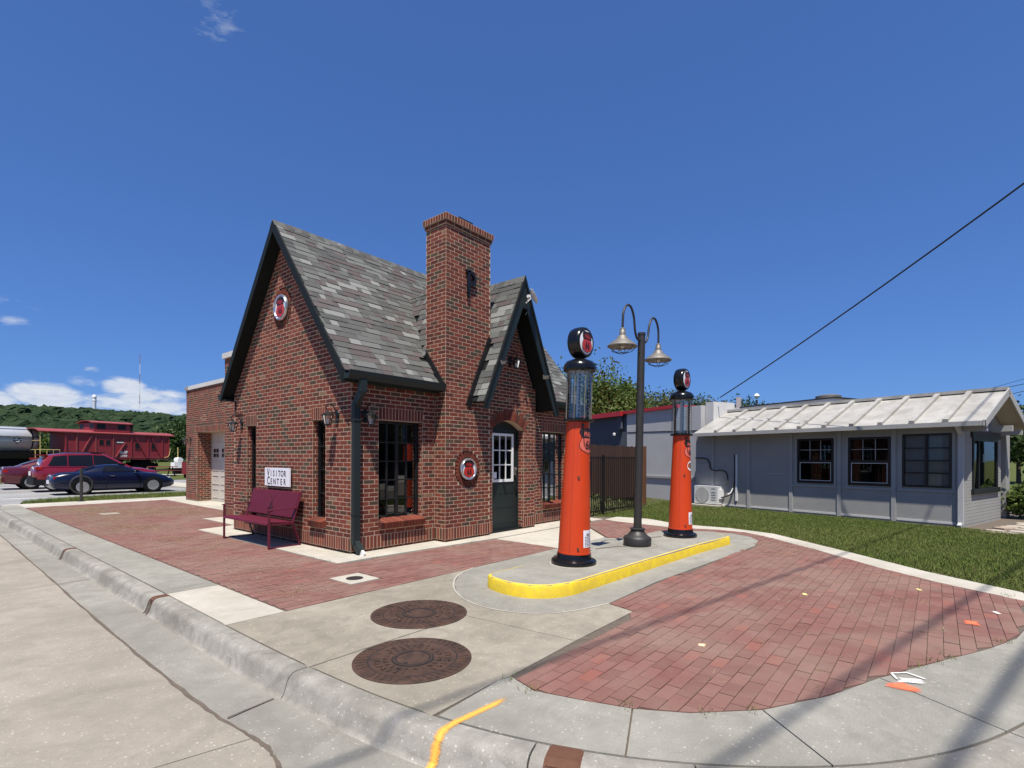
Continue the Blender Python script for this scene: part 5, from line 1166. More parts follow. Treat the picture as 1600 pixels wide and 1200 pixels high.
m = MB(); m.b2((-.03, -2.62, .82), (.05, -2.55, 1.98)); m.b2((-.03, -.69, .82), (.05, -.62, 1.98)); m.b2((-.03, -2.55, 1.92), (.05, -.69, 1.98)); m.b2((-.06, -2.7, .70), (.05, -.55, .82)); m.b2((-.025, -1.12, .82), (.04, -1.07, 1.92)); ew = m.obj('window', 'black_metal', gb); ew['label'] = 'wide shop window in the gable end under the porch'
MB().b2((0, -2.55, .82), (.006, -1.12, 1.92)).obj('pane', 'window_glass', ew); MB().b2((0, -1.07, .82), (.006, -.69, 1.92)).obj('pane', 'window_glass', ew); MB().b2((-.003, -1.75, 1.42), (-.0005, -1.45, 1.62)).obj('notice', 'car_blue', ew); MB().b2((.6, -2.5, .3), (.62, -.3, 1.5)).obj('blind', 'shade_cloth', ew)
m = MB(); m.b2((-.05, -2.75, 1.98), (.0, -.5, 2.14)); m.obj('window_hood', 'lamp_bronze', gb)
YE, ZE, YA, ZA = .35, 2.30, -1.5, 3.10; vr = Vector((0, YA-YE, ZA-ZE)); Lr = vr.length; vr.normalize(); nr = Vector((0, ZA-ZE, YE-YA)).normalized(); X0, X1 = -.42, 6.6
m = MB(); m.box(Vector((X0/2+X1/2, (YE+YA)/2, (ZE+ZA)/2))-nr*.03, (X1-X0, Lr, .06), Matrix(((1, 0, 0), vr, nr)).transposed())
vb = Vector((0, -vr.y*-1 if False else -vr.y, vr.z)); vb = Vector((0, -(YA-YE), ZA-ZE)).normalized(); nb_ = Vector((0, -(ZA-ZE), YE-YA)).normalized(); yb = 2*YA-YE
m.box(Vector((X0/2+X1/2, (yb+YA)/2, (ZE+ZA)/2))-nb_*.03, (X1-X0, Lr-.02, .06), Matrix(((1, 0, 0), vb, nb_)).transposed()); gr = m.obj('roof', 'roof_metal', gb)
for x in (.22, .83, 1.45, 2.06, 2.70, 3.32, 3.93, 4.57, 5.19, 5.81): MB().box(Vector((x, (YE+YA)/2, (ZE+ZA)/2))+nr*.03, (.10, Lr-.02, .085), Matrix(((1, 0, 0), vr, nr)).transposed()).obj('batten', 'roof_metal', gr)
for x in (.5, 1.75, 3, 4.2, 5.5): MB().box(Vector((x, (yb+YA)/2, (ZE+ZA)/2))+nb_*.03, (.085, Lr-.02, .06), Matrix(((1, 0, 0), vb, nb_)).transposed()).obj('batten', 'roof_metal', gr)
m = MB(); m.b2((X0-.01, YA-.13, ZA-.02), (X1, YA+.13, ZA+.055)); m.obj('ridge_cap', 'roof_metal', gr)
m = MB(); m.b2((X0, YE, ZE-.10), (X1, YE+.09, ZE+.0)); m.b2((X0-.012, YE+.0, ZE-.105), (X0, YE+.095, ZE+.02)); m.obj('gutter', 'grey_trim', gb)
for s, v_, n_ in ((1, vr, nr), (-1, vb, nb_)):
    y0 = YE if s > 0 else yb; m = MB(); m.box(Vector((X0-.015, (y0+YA)/2, (ZE+ZA)/2))-n_*.055, (.03, Lr+.04, .16), Matrix(((1, 0, 0), v_, n_)).transposed()); m.obj('barge_board', 'grey_trim', gb)
m = MB(); m.box(Vector((X0/2, (YE+YA)/2, (ZE+ZA)/2))-nr*.075, (-X0-.02, Lr-.05, .02), Matrix(((1, 0, 0), vr, nr)).transposed()); m.box(Vector((X0/2, (yb+YA)/2, (ZE+ZA)/2))-nb_*.075, (-X0-.02, Lr-.05, .02), Matrix(((1, 0, 0), vb, nb_)).transposed()); m.obj('porch_soffit', 'soffit_tan', gb)
m = MB(); m.b2((X0+.02, -.02, 2.10), (.0, .10, 2.22)); m.b2((X0+.02, -2.1, 2.16), (0, -1.98, 2.30)); m.b2((X0+.02, -3.0, 2.10), (0, -2.88, 2.22)); m.obj('beam', 'grey_trim', gb)
m = MB(); m.b2((-.02, .012, .05), (.07, .085, 2.06)); m.bar((.025, .05, 2.04), (.025, .36, 2.24), .09, .07, up=(1, 0, 0)); m.bar((.025, .05, .08), (.025, .17, .02), .09, .07, up=(1, 0, 0)); m.obj('downspout', 'pale_stucco', gb)
m = MB(); m.b2((-.02, -3.75, 0), (.2, -3.38, 2.2)); m.obj('porch_pillar', 'grey_stucco', gb); MB().b2((.3, -3.4, 0), (.32, -3.0, 2.2)).obj('recess_shade', 'room_dark', gb)  # dark sheet stands in for the shaded recess beside the pillar
m = MB(); m.tube(catmull([(6.75, .03, 1.52), (6.35, .035, 1.50), (6.22, .035, 1.35), (6.18, .035, 1.18), (6.0, .035, 1.12), (5.8, .035, 1.14), (5.62, .04, 1.05), (5.55, .10, .80), (5.56, .2, .72)], 5), .018, 6); m.obj('conduit', 'cable_black', gb, smooth=True)
m = MB(); m.b2((5.28, .002, .22), (5.33, .045, 1.62)); m.obj('line_cover', 'white_paint', gb); m = MB(); m.tube(catmull([(5.36, .03, 1.62), (5.35, .04, 1.2), (5.37, .04, .7), (5.45, .10, .42), (5.65, .28, .30)], 5), .022, 8); m.obj('refrigerant_pipe', 'cable_black', gb, smooth=True); m = MB(); m.tube(catmull([(5.40, .05, .60), (5.45, .09, .46), (5.52, .13, .40)], 4), .026, 8); m.obj('pipe_sleeve', 'white_paint', gb)
MB().b2((5.75, .006, 1.30), (6.6, .012, 1.315)).b2((3.72, .006, 1.07), (4.5, .012, 1.09)).obj('scuff_patch', 'pale_stucco', gwall)

ac = thing('air_conditioner', 'white outdoor air conditioner unit against the grey wall', 'air conditioner', (12.03, -1.28, 0), math.atan2(.964, .265))
MB().box((0, 0, .36), (.82, .30, .56)).obj('case', 'ac_white', ac); MB().box((0, .05, .03), (1.0, .55, .05)).obj('pad', 'apron_concrete', ac); MB().box((-.32, 0, .055), (.06, .34, .05)).box((.32, 0, .055), (.06, .34, .05)).obj('foot', 'black_metal', ac)
m = MB(); m.lathe([(.235, .0), (.235, .012), (.0, .012)], (.12, .15, .36), (0, 1, 0), 28); gr_ = m.obj('fan_grille', 'ac_grille', ac)
m = MB()
for k in range(-5, 6): h = math.sqrt(max(0, .23**2-(k*.042)**2)); m.b2((.12+k*.042-.006, .162, .36-h), (.12+k*.042+.006, .17, .36+h))
m.obj('grille_bar', 'ac_white', gr_); m = MB()
for k in range(4): m.b2((-.35, .150, .20+k*.08), (-.20, .156, .225+k*.08))
m.b2((-.34, .150, .55), (-.20, .154, .575)); m.obj('louvre', 'ac_grille', ac); MB().box((-.43, -.03, .40), (.05, .2, .3)).obj('valve_cover', 'white_paint', ac)

# stucco building behind, red edged roof
u_ = Vector((1.5, 3.43, 0)).normalized(); sb = thing('stucco_building', 'pale stucco building with a shade darkened slate end and red roof edge', 'building', (12.95, -.63, 0), math.atan2(u_.y, u_.x))
MB().b2((-.1, -8, -.3), (3.74, 0, 3.30)).obj('wall', 'pale_stucco', sb); MB().b2((3.742, -8, -.3), (10, -.05, 3.30)).obj('end_wall', 'slate_and_shade', sb)  # end wall coloured dark for the shade under the roof overhang
MB().b2((-3.4, -3.6, -.3), (-.15, -1.9, 3.30)).b2((-.45, -1.2, -.3), (-.12, -.2, 3.40)).obj('parapet_wall', 'white_stucco', sb)
m = MB(); m.b2((.9, -8.05, 3.302), (10.1, .09, 3.42)); m.b2((3.9, .09, 3.23), (10.1, .20, 3.42)); m.obj('roof_edge', 'red_trim', sb); MB().b2((-3.45, -3.7, 3.302), (-.1, -1.88, 3.34)).obj('parapet_cap', 'lamp_bronze', sb)
MB().bar((0, .006, 2.45), (3.7, .006, 2.55), .012, .03).obj('wall_cable', 'cable_black', sb); m = MB(); m.b2((.0, .0, .78), (3.73, .05, .86)); m.obj('ledge', 'grey_trim', sb)
m = MB(); m.b2((4.0, .0, 2.72), (4.25, .08, 3.22)); m.bar((4.1, .04, 2.75), (4.25, .04, 2.55), .07); m.obj('downspout_elbow', 'slate_and_shade', sb); MB().lathe([(0, .05), (.07, .02), (.06, -.06), (0, -.08)], (4.45, .08, 2.52), n=14).obj('wall_lamp', 'white_paint', sb, smooth=True)
MB().lathe([(.25, 0), (.36, .05), (.36, .16), (.25, .2), (0, .22)], (-2.6, -2.9, 3.34), n=20).obj('roof_vent', 'galvanised', sb, smooth=True)

# ------------------------------------------------------------------ fences
wf = thing('wood_fence', 'dark brown wooden privacy fence behind the black iron fence', 'fence', (6.9, .36, 0)); FP = Pieces(); x = 6.9
while x < 10.55:
    wd = .138; FP.add((x+wd/2-6.9, jit(.004), .93+jit(.012)), (1, 0, 0), (0, 1, 0), (0, 0, 1), (wd-.006, .02, 1.86), random.random()*.5, (0, -1, 0)); x += wd
for q in range(len(FP.p)): FP.p[q] = (FP.p[q][0]+Vector((6.9, .36, 0)),)+FP.p[q][1:]
FP.build('board', 'fence_wood', wf, 300)
for z in (.35, 1.05, 1.62): MB().b2((0, .012, z-.04), (3.7, .055, z+.05)).obj('rail', 'fence_wood', wf)
pw = MB().b2((3.66, -.16, -.25), (3.80, .05, 1.88)).obj('post', 'fence_wood', wf); pw['tint'] = .95; pw['label'] = 'end post tinted orange brown to look sunlit'  # raised tint paints the sunlight onto this post
for xx in (.02, 1.85): MB().b2((xx, .056, -.2), (xx+.09, .14, 1.8)).obj('post', 'fence_wood', wf)
inf = thing('iron_fence', 'black iron picket fence between the brick house and the lamp post', 'fence', (6.4, -.02, 0))
n_ = 30
for i in range(n_):
    m = MB(); px_ = .05+i*.112; m.b2((px_-.008, -.008, .06), (px_+.008, .008, 1.52)); m.obj('picket', 'black_metal', inf)
for z in (.10, 1.50): MB().b2((0, -.016, z), (3.36, .016, z+.032)).obj('rail', 'black_metal', inf)
for xx in (0, 1.2, 3.36): MB().b2((xx-.025, -.025, -.2), (xx+.025, .025, 1.58)).obj('post', 'black_metal', inf)

# ------------------------------------------------------------------ leaves and trees
def leaves(cent, rad, n, size, seed, flat=.6, tilt=.9):
    """n leaf-sized quads gathered in clumps through an ellipsoid; returns V, F, tint"""
    r = np.random.default_rng(seed); nc = max(6, n//45); d = r.normal(size=(nc, 3)); d /= np.linalg.norm(d, axis=1)[:, None]
    c = d*(.35+.65*r.random((nc, 1))**.45)*np.array(rad)*(.82+.3*r.random((nc, 1))); c[:, 2] = np.where(c[:, 2] < 0, c[:, 2]*flat, c[:, 2])
    ci = r.integers(0, nc, n); sp = np.array(rad).mean()*.17; p = c[ci]+r.normal(size=(n, 3))*sp*np.array([1, 1, .75])+np.array(cent)
    a = r.normal(size=(n, 3)); a /= np.linalg.norm(a, axis=1)[:, None]; b = np.cross(a, r.normal(size=(n, 3))); b /= np.linalg.norm(b, axis=1)[:, None]
    s = size*(.6+.8*r.random((n, 1))); V = np.stack([p-a*s, p+b*s*.55, p+a*s, p-b*s*.55], 1); F = np.arange(4*n).reshape(n, 4)
    t = np.clip(r.random(nc)[ci]*.6+r.random(n)*.45, 0, 1); return V, F, t
def tree(name, label, loc, h, rad, mat, seed, n=5000, size=.13, trunk=.16, group='trees beyond the buildings', cat='tree', blobs=4):
    t = thing(name, label, cat, loc, 0, group); r = np.random.default_rng(seed); m = MB(); cz = h-rad[2]
    m.tube(catmull([(0, 0, -.3), (.05, .02, cz*.4), (-.04, .05, cz*.8), (.03, 0, cz+rad[2]*.3)], 4), [trunk*(1-.75*i/12) for i in range(13)], 9)
    for k in range(7):
        a = 2*math.pi*k/7+r.random(); m.tube(catmull([(0, 0, cz*.55+.06*k*rad[2]), (math.cos(a)*rad[0]*.35, math.sin(a)*rad[1]*.35, cz+rad[2]*(-.2+.08*k)), (math.cos(a)*rad[0]*.7, math.sin(a)*rad[1]*.7, cz+rad[2]*(-.05+.12*k))], 3), [trunk*.38*(1-.8*i/6) for i in range(7)], 6)
    m.obj('trunk', 'bark', t, smooth=True); Vs = []; Fs = []; Ts = []; k0 = 0
    for b in range(blobs):
        o = np.array([0, 0, cz]) if b == 0 else np.array([rad[0]*r.uniform(-.6, .6), rad[1]*r.uniform(-.6, .6), cz+rad[2]*r.uniform(-.25, .5)]); q = 1 if b == 0 else r.uniform(.42, .62)
        V, F, T = leaves(o, np.array(rad)*q, int(n*(.45 if b == 0 else .55/(blobs-1))), size, seed*31+b); Vs.append(V.reshape(-1, 3)); Fs.append(F+k0); k0 += len(V)*4; Ts.append(T)
    link('crown', np_mesh('crown', np.concatenate(Vs), np.concatenate(Fs), mat, np.concatenate(Ts)), t); return t
def vp(px, Z): return view((px-800)/800*Z, Z, -.05)
tree('leafy_tree', 'bright green tree rising behind the house roof and fence', vp(918, 30), 7.0, (2.9, 2.6, 3.3), 'leaf_bright', 3, 24000, .088)
tree('leafy_tree', 'lower green tree just right of the bright one, left of the lamp post', vp(972, 33), 6.2, (2.1, 2.0, 2.5), 'leaf_bright', 5, 14000, .09)
tree('leafy_tree', 'dull olive tree between the lamp post and the far pump', vp(1034, 40), 7.0, (2.3, 2.2, 2.7), 'leaf_dry', 8, 13000, .10)
tree('leafy_tree', 'olive tree just right of the far pump globe', vp(1096, 45), 7.0, (2.0, 2.0, 2.6), 'leaf_dry', 9, 11000, .11)
tree('leafy_tree', 'dark rounded tree far beyond the white metal roof', vp(1163, 62), 8.9, (3.6, 3.4, 3.6), 'leaf_dark', 11, 11000, .15)
tree('leafy_tree', 'small dark tree low over the white roof ridge', vp(1200, 75), 8.2, (3.8, 3, 3.2), 'leaf_dark', 12, 4500, .26)
tree('leafy_tree', 'dark tree at the far right edge behind the gable end', vp(1592, 40), 6.2, (4.0, 3.4, 3.0), 'leaf_dark', 13, 6000, .18)
tree('leafy_tree', 'bright green tree between the tank car and the caboose', vp(52, 72), 4.6, (2.8, 2.6, 2.6), 'leaf_bright', 15, 4500, .2, group='trees behind the railway cars')
for i, (px, Z, h, lab) in enumerate(((20, 85, 5.8, 'dark tree behind the silver tank car'), (78, 88, 6.0, 'dark tree behind the left end of the caboose'), (284, 70, 6.4, 'dark tree behind the right end of the caboose'), (300, 75, 7.0, 'dark tree hidden partly by the garage corner'), (215, 84, 4.2, 'low dark tree seen under the caboose'), (150, 86, 4.4, 'low dark tree behind the middle of the caboose'))):
    tree('leafy_tree', lab, vp(px, Z), h, (3.4, 3.0, h*.47), 'leaf_dark', 20+i, 4200, .24, group='trees behind the railway cars')
tree('shrub', 'glossy green shrub at the corner of the grey building', vp(1597, 13.2), .95, (.62, .55, .50), 'leaf_bright', 40, 2600, .055, .02, None, 'shrub')
for px, Z, lab in ((196, 60, 'low green bush under the caboose middle'), (1, 62, 'dry bush beside the tank car wheels')):
    tree('shrub', lab, vp(px, Z), 1.1, (2.4, 1.4, .6), 'leaf_bright', 50+px, 1500, .13, .04, None, 'shrub')

# grass blades
def blades(name, polys, dens, hgt, seed, label, avoid=None, mat='grass', z0=-.015):
    r = np.random.default_rng(seed); pts = []
    for poly in polys:
        xs_ = [p[0] for p in poly]; ys_ = [p[1] for p in poly]; A = (max(xs_)-min(xs_))*(max(ys_)-min(ys_)); n = int(A*dens); q = np.column_stack([r.uniform(min(xs_), max(xs_), n), r.uniform(min(ys_), max(ys_), n)])
        ins = np.zeros(n, bool); m_ = len(poly)
        for i in range(m_):
            x1, y1 = poly[i]; x2, y2 = poly[(i+1) % m_]; c = ((y1 > q[:, 1]) != (y2 > q[:, 1])); xi = (x2-x1)*(q[:, 1]-y1)/((y2-y1) if y2 != y1 else 1e-9)+x1; ins ^= c & (q[:, 0] < xi)
        pts.append(q[ins])
    q = np.concatenate(pts); n = len(q); a = r.uniform(0, 2*np.pi, n); clump = .55+.9*(.5+.5*np.sin(q[:, 0]*2.1+1.3*np.sin(q[:, 1]*1.7))*np.cos(q[:, 1]*1.9+q[:, 0]*.6)); h = hgt*(.45+.9*r.random(n))*(.6+.5*clump); w_ = .0035+.003*r.random(n); ln = h*(.2+.7*r.random(n)); b = r.uniform(0, 2*np.pi, n)
    V = np.zeros((n, 3, 3)); V[:, 0] = np.column_stack([q[:, 0]-np.cos(a)*w_, q[:, 1]-np.sin(a)*w_, np.full(n, z0)]); V[:, 1] = np.column_stack([q[:, 0]+np.cos(a)*w_, q[:, 1]+np.sin(a)*w_, np.full(n, z0)]); V[:, 2] = np.column_stack([q[:, 0]+np.cos(b)*ln, q[:, 1]+np.sin(b)*ln, z0+h])
    t = np.clip(r.random(n)*.85+.1*np.sin(q[:, 0]*1.1)*np.sin(q[:, 1]*.9)+(r.random(n) > .95)*.25, 0, 1); o = link(name, np_mesh(name, V, np.arange(3*n).reshape(n, 3), mat, t)); tag(o, label, None, None, 'stuff'); return o
LAWN = [(7.05, .2), (7.5, -.9), (7.52, -1.4), (7.02, -2.3), (7.1, -3.4), (6.82, -4.33), (5.34, -5.78), (4.34, -6.72), (3.66, -7.57), (3.9, -8.4), (7.4, -11.55), (20, -20), (26, 10), (7.05, 10)]
lawn = MB().prism(LAWN, -.30, -.02).obj('lawn', 'turf'); struct(lawn, 'soil and mown turf of the lawn by the grey building')
LV = [(7.0, .3), (7.42, -.9), (7.46, -1.4), (6.96, -2.3), (7.04, -3.4), (6.76, -4.35), (5.28, -5.82), (4.28, -6.76), (3.62, -7.58), (3.86, -8.4), (5.2, -9.6), (9.6, -8.9), (10.2, -7.75), (10.45, -7.3), (11.95, -1.85), (12.8, -.5), (12.8, .3)]
blades('lawn_grass', [LV], 5200, .038, 1, 'short green grass of the lawn in front of the grey building'); blades('lawn_grass', [[(12.5, -.8), (14.6, 3), (11, 3), (10.9, .4), (9.6, -.2)]], 900, .06, 2, 'grass behind the fence beside the pale building')
bank = MB(); vs = []; fs = []
for i in range(24):
    for j in range(6): x = 6.6+i*.18; y = .0+j*.066; vs.append((x, y, -.03+(.62*(1-i/23)**1.2+.10+.05*math.sin(i*1.9))*(j/5)))
for i in range(23):
    for j in range(5): a = i*6+j; fs.append((a, a+6, a+7, a+1))
bank.add(vs, fs); bo = bank.obj('grass_bank', 'sunlit_turf'); struct(bo, 'grassy bank rising behind the iron fence, coloured pale to look sunlit')
r = np.random.default_rng(77); n = 5000; x = r.uniform(6.6, 10.5, n); j = r.random(n); z = -.03+(.62*np.clip(1-(x-6.6)/4.14, 0, 1)**1.2+.10)*j; y = j*.33; b = r.uniform(0, 6.28, n); h = .05+.10*r.random(n)*(r.random(n) > .5); w_ = .007
V = np.stack([np.column_stack([x-w_, y, z]), np.column_stack([x+w_, y, z]), np.column_stack([x+np.cos(b)*h*.5, y+np.sin(b)*h*.3-.02, z+h])], 1); tag(link('bank_grass', np_mesh('bank_grass', V, np.arange(3*n).reshape(n, 3), 'grass', np.clip(.72+.35*r.random(n), 0, 1))), 'grass on the bank behind the iron fence, tinted pale to look sunlit', None, None, 'stuff')  # blade tints kept pale for the sunlit look of the bank
STRIP = [(-1.9, 15.35), (6, 15.45), (12, 15.9), (12, 18.4), (6, 18.2), (.5, 17.75), (-.9, 17.3), (-1.75, 16.3)]
MB().prism(STRIP, -.3, -.01).obj('grass_strip', 'turf'); struct(bpy.data.objects['grass_strip'], 'grass strip between the brick paving and the parking lot'); blades('strip_grass', [STRIP], 700, .09, 4, 'green grass of the strip before the parked cars')
# weeds, straw and dry litter on the paving
def tufts(name, spots, seed, label, mat, hgt, rad, n, flat=False):
    r = np.random.default_rng(seed); V = []; T = []
    for x, y in spots:
        for _ in range(n):
            a = r.uniform(0, 6.28); d = rad*r.random()**.7; px_, py_ = x+math.cos(a)*d, y+math.sin(a)*d; b = r.uniform(0, 6.28); L = hgt*(.4+.9*r.random()); wv = .0022; up = L*(.15*r.random() if flat else .8)
            V.append([(px_-math.sin(b)*wv, py_+math.cos(b)*wv, .003), (px_+math.sin(b)*wv, py_-math.cos(b)*wv, .003), (px_+math.cos(b)*L*(1 if flat else .5), py_+math.sin(b)*L*(1 if flat else .5), .005+up)]); T.append(r.random())
    V = np.array(V); tag(link(name, np_mesh(name, V, np.arange(len(V)*3).reshape(-1, 3), mat, T)), label, None, None, 'stuff')
tufts('weeds', [(-1.80, -4.68), (-1.84, -4.85), (-1.42, -5.83), (-1.2, -6.03), (.22, -6.74), (.42, -6.84), (.6, -6.93), (-1.66, -5.45), (3.3, -7.45), (1.3, -7.26), (-.52, .2), (-.515, -.2), (.1, -.49), (2.0, -.61)], 6, 'small weeds growing in the pavement edges', 'grass', .04, .07, 18)
rr = random.Random(5); sp = [(rr.uniform(-1.9, -.6), rr.uniform(5.0, 12.8)) for _ in range(120)]+[(rr.uniform(-1.2, 1.0), rr.uniform(8, 13)) for _ in range(110)]+[(rr.uniform(-1.8, -.7), rr.uniform(-1.6, 4)) for _ in range(16)]
tufts('straw_litter', sp, 7, 'dry grass clippings lying on the brick paving', 'straw', .12, .45, 85, True)
sp = [(rr.uniform(-1.0, 4.8), rr.uniform(-7.0, -4.6)) for _ in range(40)]; sp = [q for q in sp if inpoly(q[0], q[1], RIGHT)]
tufts('straw_litter', sp, 8, 'scattered dry stems on the brick panel near the corner', 'straw', .10, .09, 7, True)
sp = [(rr.uniform(4.2, 5.8), rr.uniform(-5.2, -4.5)) for _ in range(26)]+[(rr.uniform(1.5, 4), rr.uniform(-6.9, -5.6)) for _ in range(16)]; sp = [q for q in sp if inpoly(q[0], q[1], RIGHT)]
tufts('straw_litter', sp, 9, 'dry litter on the bricks by the lawn edge', 'straw', .07, .28, 30, True)
tufts('straw_litter', [(10.3-.1*i*.3, -7.45+.0*i) for i in range(2)]+[(10.45+.265*k*.4-.12, -7.2+.964*k*.4) for k in range(14)], 10, 'dry grass along the foot of the grey wall', 'straw', .10, .22, 45, True)
fsp = thing('flagstone_path', 'pale flagstones laid at the corner of the grey building', 'path', (11.2, -8.7, 0)); fsp['kind'] = 'structure'; del fsp['category']
for i in range(7):
    for j in range(6):
        cx, cy = -1.2+i*.42+jit(.08)+.3*j*.2, 1.0-j*.36-i*.13+jit(.08); k = random.randint(5, 7); a0 = random.random()*6; poly = [(cx+math.cos(a0+6.283*q/k)*.2*(.8+.35*random.random()), cy+math.sin(a0+6.283*q/k)*.17*(.8+.35*random.random())) for q in range(k)]
        o = MB().prism(poly, -.06, .01+jit(.012)).obj('stone', 'flagstone', fsp); o['tint'] = random.random()
#PART6

# ------------------------------------------------------------------ parking lot and cars
LOT = [(-2.6, 15.4), (-1.9, 15.45), (-1.8, 16.4), (-.95, 17.4), (.5, 17.85), (6, 18.3), (14, 18.5), (14, 33), (-30, 33), (-30, 18.6), (-3.0, 18.05)]
lot = MB().prism(LOT, -.3, -.035).obj('parking_lot', 'lot_asphalt'); struct(lot, 'pale grey parking lot beyond the grass strip')
m = MB()
for y in (18.75, 21.45, 24.75, 28.1): m.b2((-1.8, y, -.034), (4.6, y+.1, -.0305))
m.b2((-6.0, 19.6, -.034), (-1.9, 19.72, -.0305)); m.bar((-2.0, 18.8, -.0315), (-.6, 17.95, -.0315), .12, .003); m.obj('painted_line', 'line_white', lot)
fld = MB().prism([(-90, 33.02), (120, 33.02), (160, 240), (-160, 240)], -.3, -.02).obj('field', 'turf'); struct(fld, 'mown grass beyond the parking lot')
pth = MB().b2((-60, 44.5, -.1), (60, 46.2, -.005)).obj('path', 'apron_concrete'); struct(pth, 'pale concrete path crossing the far grass')
MB().b2((4.7, 18.6, -.1), (6.2, 33, .02)).obj('walkway', 'apron_concrete'); struct(bpy.data.objects['walkway'], 'concrete walkway at the head of the parked cars')
def loft(st, ring, mb):
    vs = []; fs = []; m_ = None
    for s in st: r_ = ring(s); m_ = len(r_); vs += r_
    for i in range(len(st)-1):
        for j in range(m_): fs.append((i*m_+j, i*m_+(j+1) % m_, (i+1)*m_+(j+1) % m_, (i+1)*m_+j))
    fs.append(tuple(range(m_))[::-1]); fs.append(tuple(range((len(st)-1)*m_, len(st)*m_))); mb.add(vs, fs)
def car(label, loc, rz, paint, prof, house, side, wheels, wr, W, trim=None, details=(), s=1.0):
    """prof: (x, sill, deck, half width); house: (x, base, top, half width base, half width top); side: glass outlines on the flank"""
    t = thing('parked_car', label, 'car', loc, rz, 'cars parked in the lot'); t.scale = (s, s, s); m = MB()
    def ring(q):
        x, b, tp, w_ = q; h = tp-b
        L = [(w_*.80, b), (w_*.95, b+h*.08), (w_*.985, b+h*.30), (w_, b+h*.55), (w_*.985, b+h*.78), (w_*.93, b+h*.93), (w_*.80, tp), (w_*.4, tp+.015)]
        return [(x, -y, z) for y, z in L]+[(x, y, z) for y, z in L[::-1]]
    loft(prof, ring, m); body = m.obj('body', paint, t, smooth=True)
    m = MB()
    def ringh(q):
        x, b, tp, wb, wt = q; L = [(wb, b), (wb*.5+wt*.5+.012, (b+tp)/2), (wt, tp-.05), (wt*.86, tp-.008), (wt*.4, tp+.008)]
        return [(x, -y, z) for y, z in L]+[(x, y, z) for y, z in L[::-1]]
    loft(house, ringh, m); cabin = m.obj('cabin', paint, t, smooth=True)
    def hw(x, z):
        for a, b in zip(house[:-1], house[1:]):
            if a[0] <= x <= b[0]:
                f = (x-a[0])/(b[0]-a[0]); bs, tp, wb, wt = [a[k]+(b[k]-a[k])*f for k in (1, 2, 3, 4)]; g_ = min(1, max(0, (z-bs)/max(.05, tp-.05-bs))); md = wb*.5+wt*.5+.012
                return (wb+(md-wb)*g_*2 if g_ < .5 else md+(wt-md)*(g_-.5)*2)
        return W/2
    for poly in side:
        for sg in (-1, 1):
            P_ = []
            for i in range(len(poly)):
                a, b = poly[i], poly[(i+1) % len(poly)]
                for k in range(4): P_.append((a[0]+(b[0]-a[0])*k/4, a[1]+(b[1]-a[1])*k/4))
            cx = sum(p[0] for p in P_)/len(P_); cz = sum(p[1] for p in P_)/len(P_); vs = [(cx, sg*(hw(cx, cz)+.024), cz)]+[(x, sg*(hw(x, z)+.022), z) for x, z in P_]; n = len(P_)
            g_ = MB(); g_.add(vs, [(0, 1+i, 1+(i+1) % n) for i in range(n)]); g_.obj('window', 'window_dark' if False else 'black_gloss', cabin, smooth=False)
    for name, i0, i1 in (('windshield', -3, -2), ('rear_window', 1, 2)):
        a, b = house[i0], house[i1]; f0, f1 = (.10, .88)
        def at(f, sg): x = a[0]+(b[0]-a[0])*f; tp = a[2]+(b[2]-a[2])*f; wt = a[4]+(b[4]-a[4])*f; n = 1 if name == 'windshield' else -1; return (x+n*.012, sg*wt*.84, tp+.012)
        g_ = MB(); g_.add([at(f0, -1), at(f1, -1), at(f1, 1), at(f0, 1)], [(0, 1, 2, 3)]); g_.obj(name, 'black_gloss', cabin)
    for x in wheels:
        for sg in (-1, 1):
            y = sg*(W/2-.10); m = MB(); m.lathe([(wr+.04, .0), (wr+.035, .108), (0, .108)], (x, sg*(W/2-.11), wr), (0, sg, 0), 28); m.obj('wheel_arch', trim or 'rail_black', body)
            m = MB(); m.lathe([(wr*.64, .118), (wr*.72, .128), (wr*.95, .122), (wr, .09), (wr, -.08), (.0, -.08)], (x, y, wr), (0, sg, 0), 28); wh = m.obj('wheel', 'tyre', t, smooth=True)
            m = MB(); m.lathe([(wr*.66, .122), (wr*.62, .125), (wr*.60, .105)], (x, y, wr), (0, sg, 0), 28); m.lathe([(.045, .112), (.0, .118)], (x, y, wr), (0, sg, 0), 12)
            for k in range(10): a_ = 2*math.pi*k/10+(.14 if k % 2 else -.14); m.bar((x+.03*math.cos(a_), y+sg*.112, wr+.03*math.sin(a_)), (x+wr*.61*math.cos(a_), y+sg*.116, wr+wr*.61*math.sin(a_)), .026, .012, up=(0, 1, 0))
            m.obj('rim', 'alloy', wh)
    for name, mat, boxes in details:
        for c, d in boxes: MB().box(c, d).obj(name, mat, body)
    return t
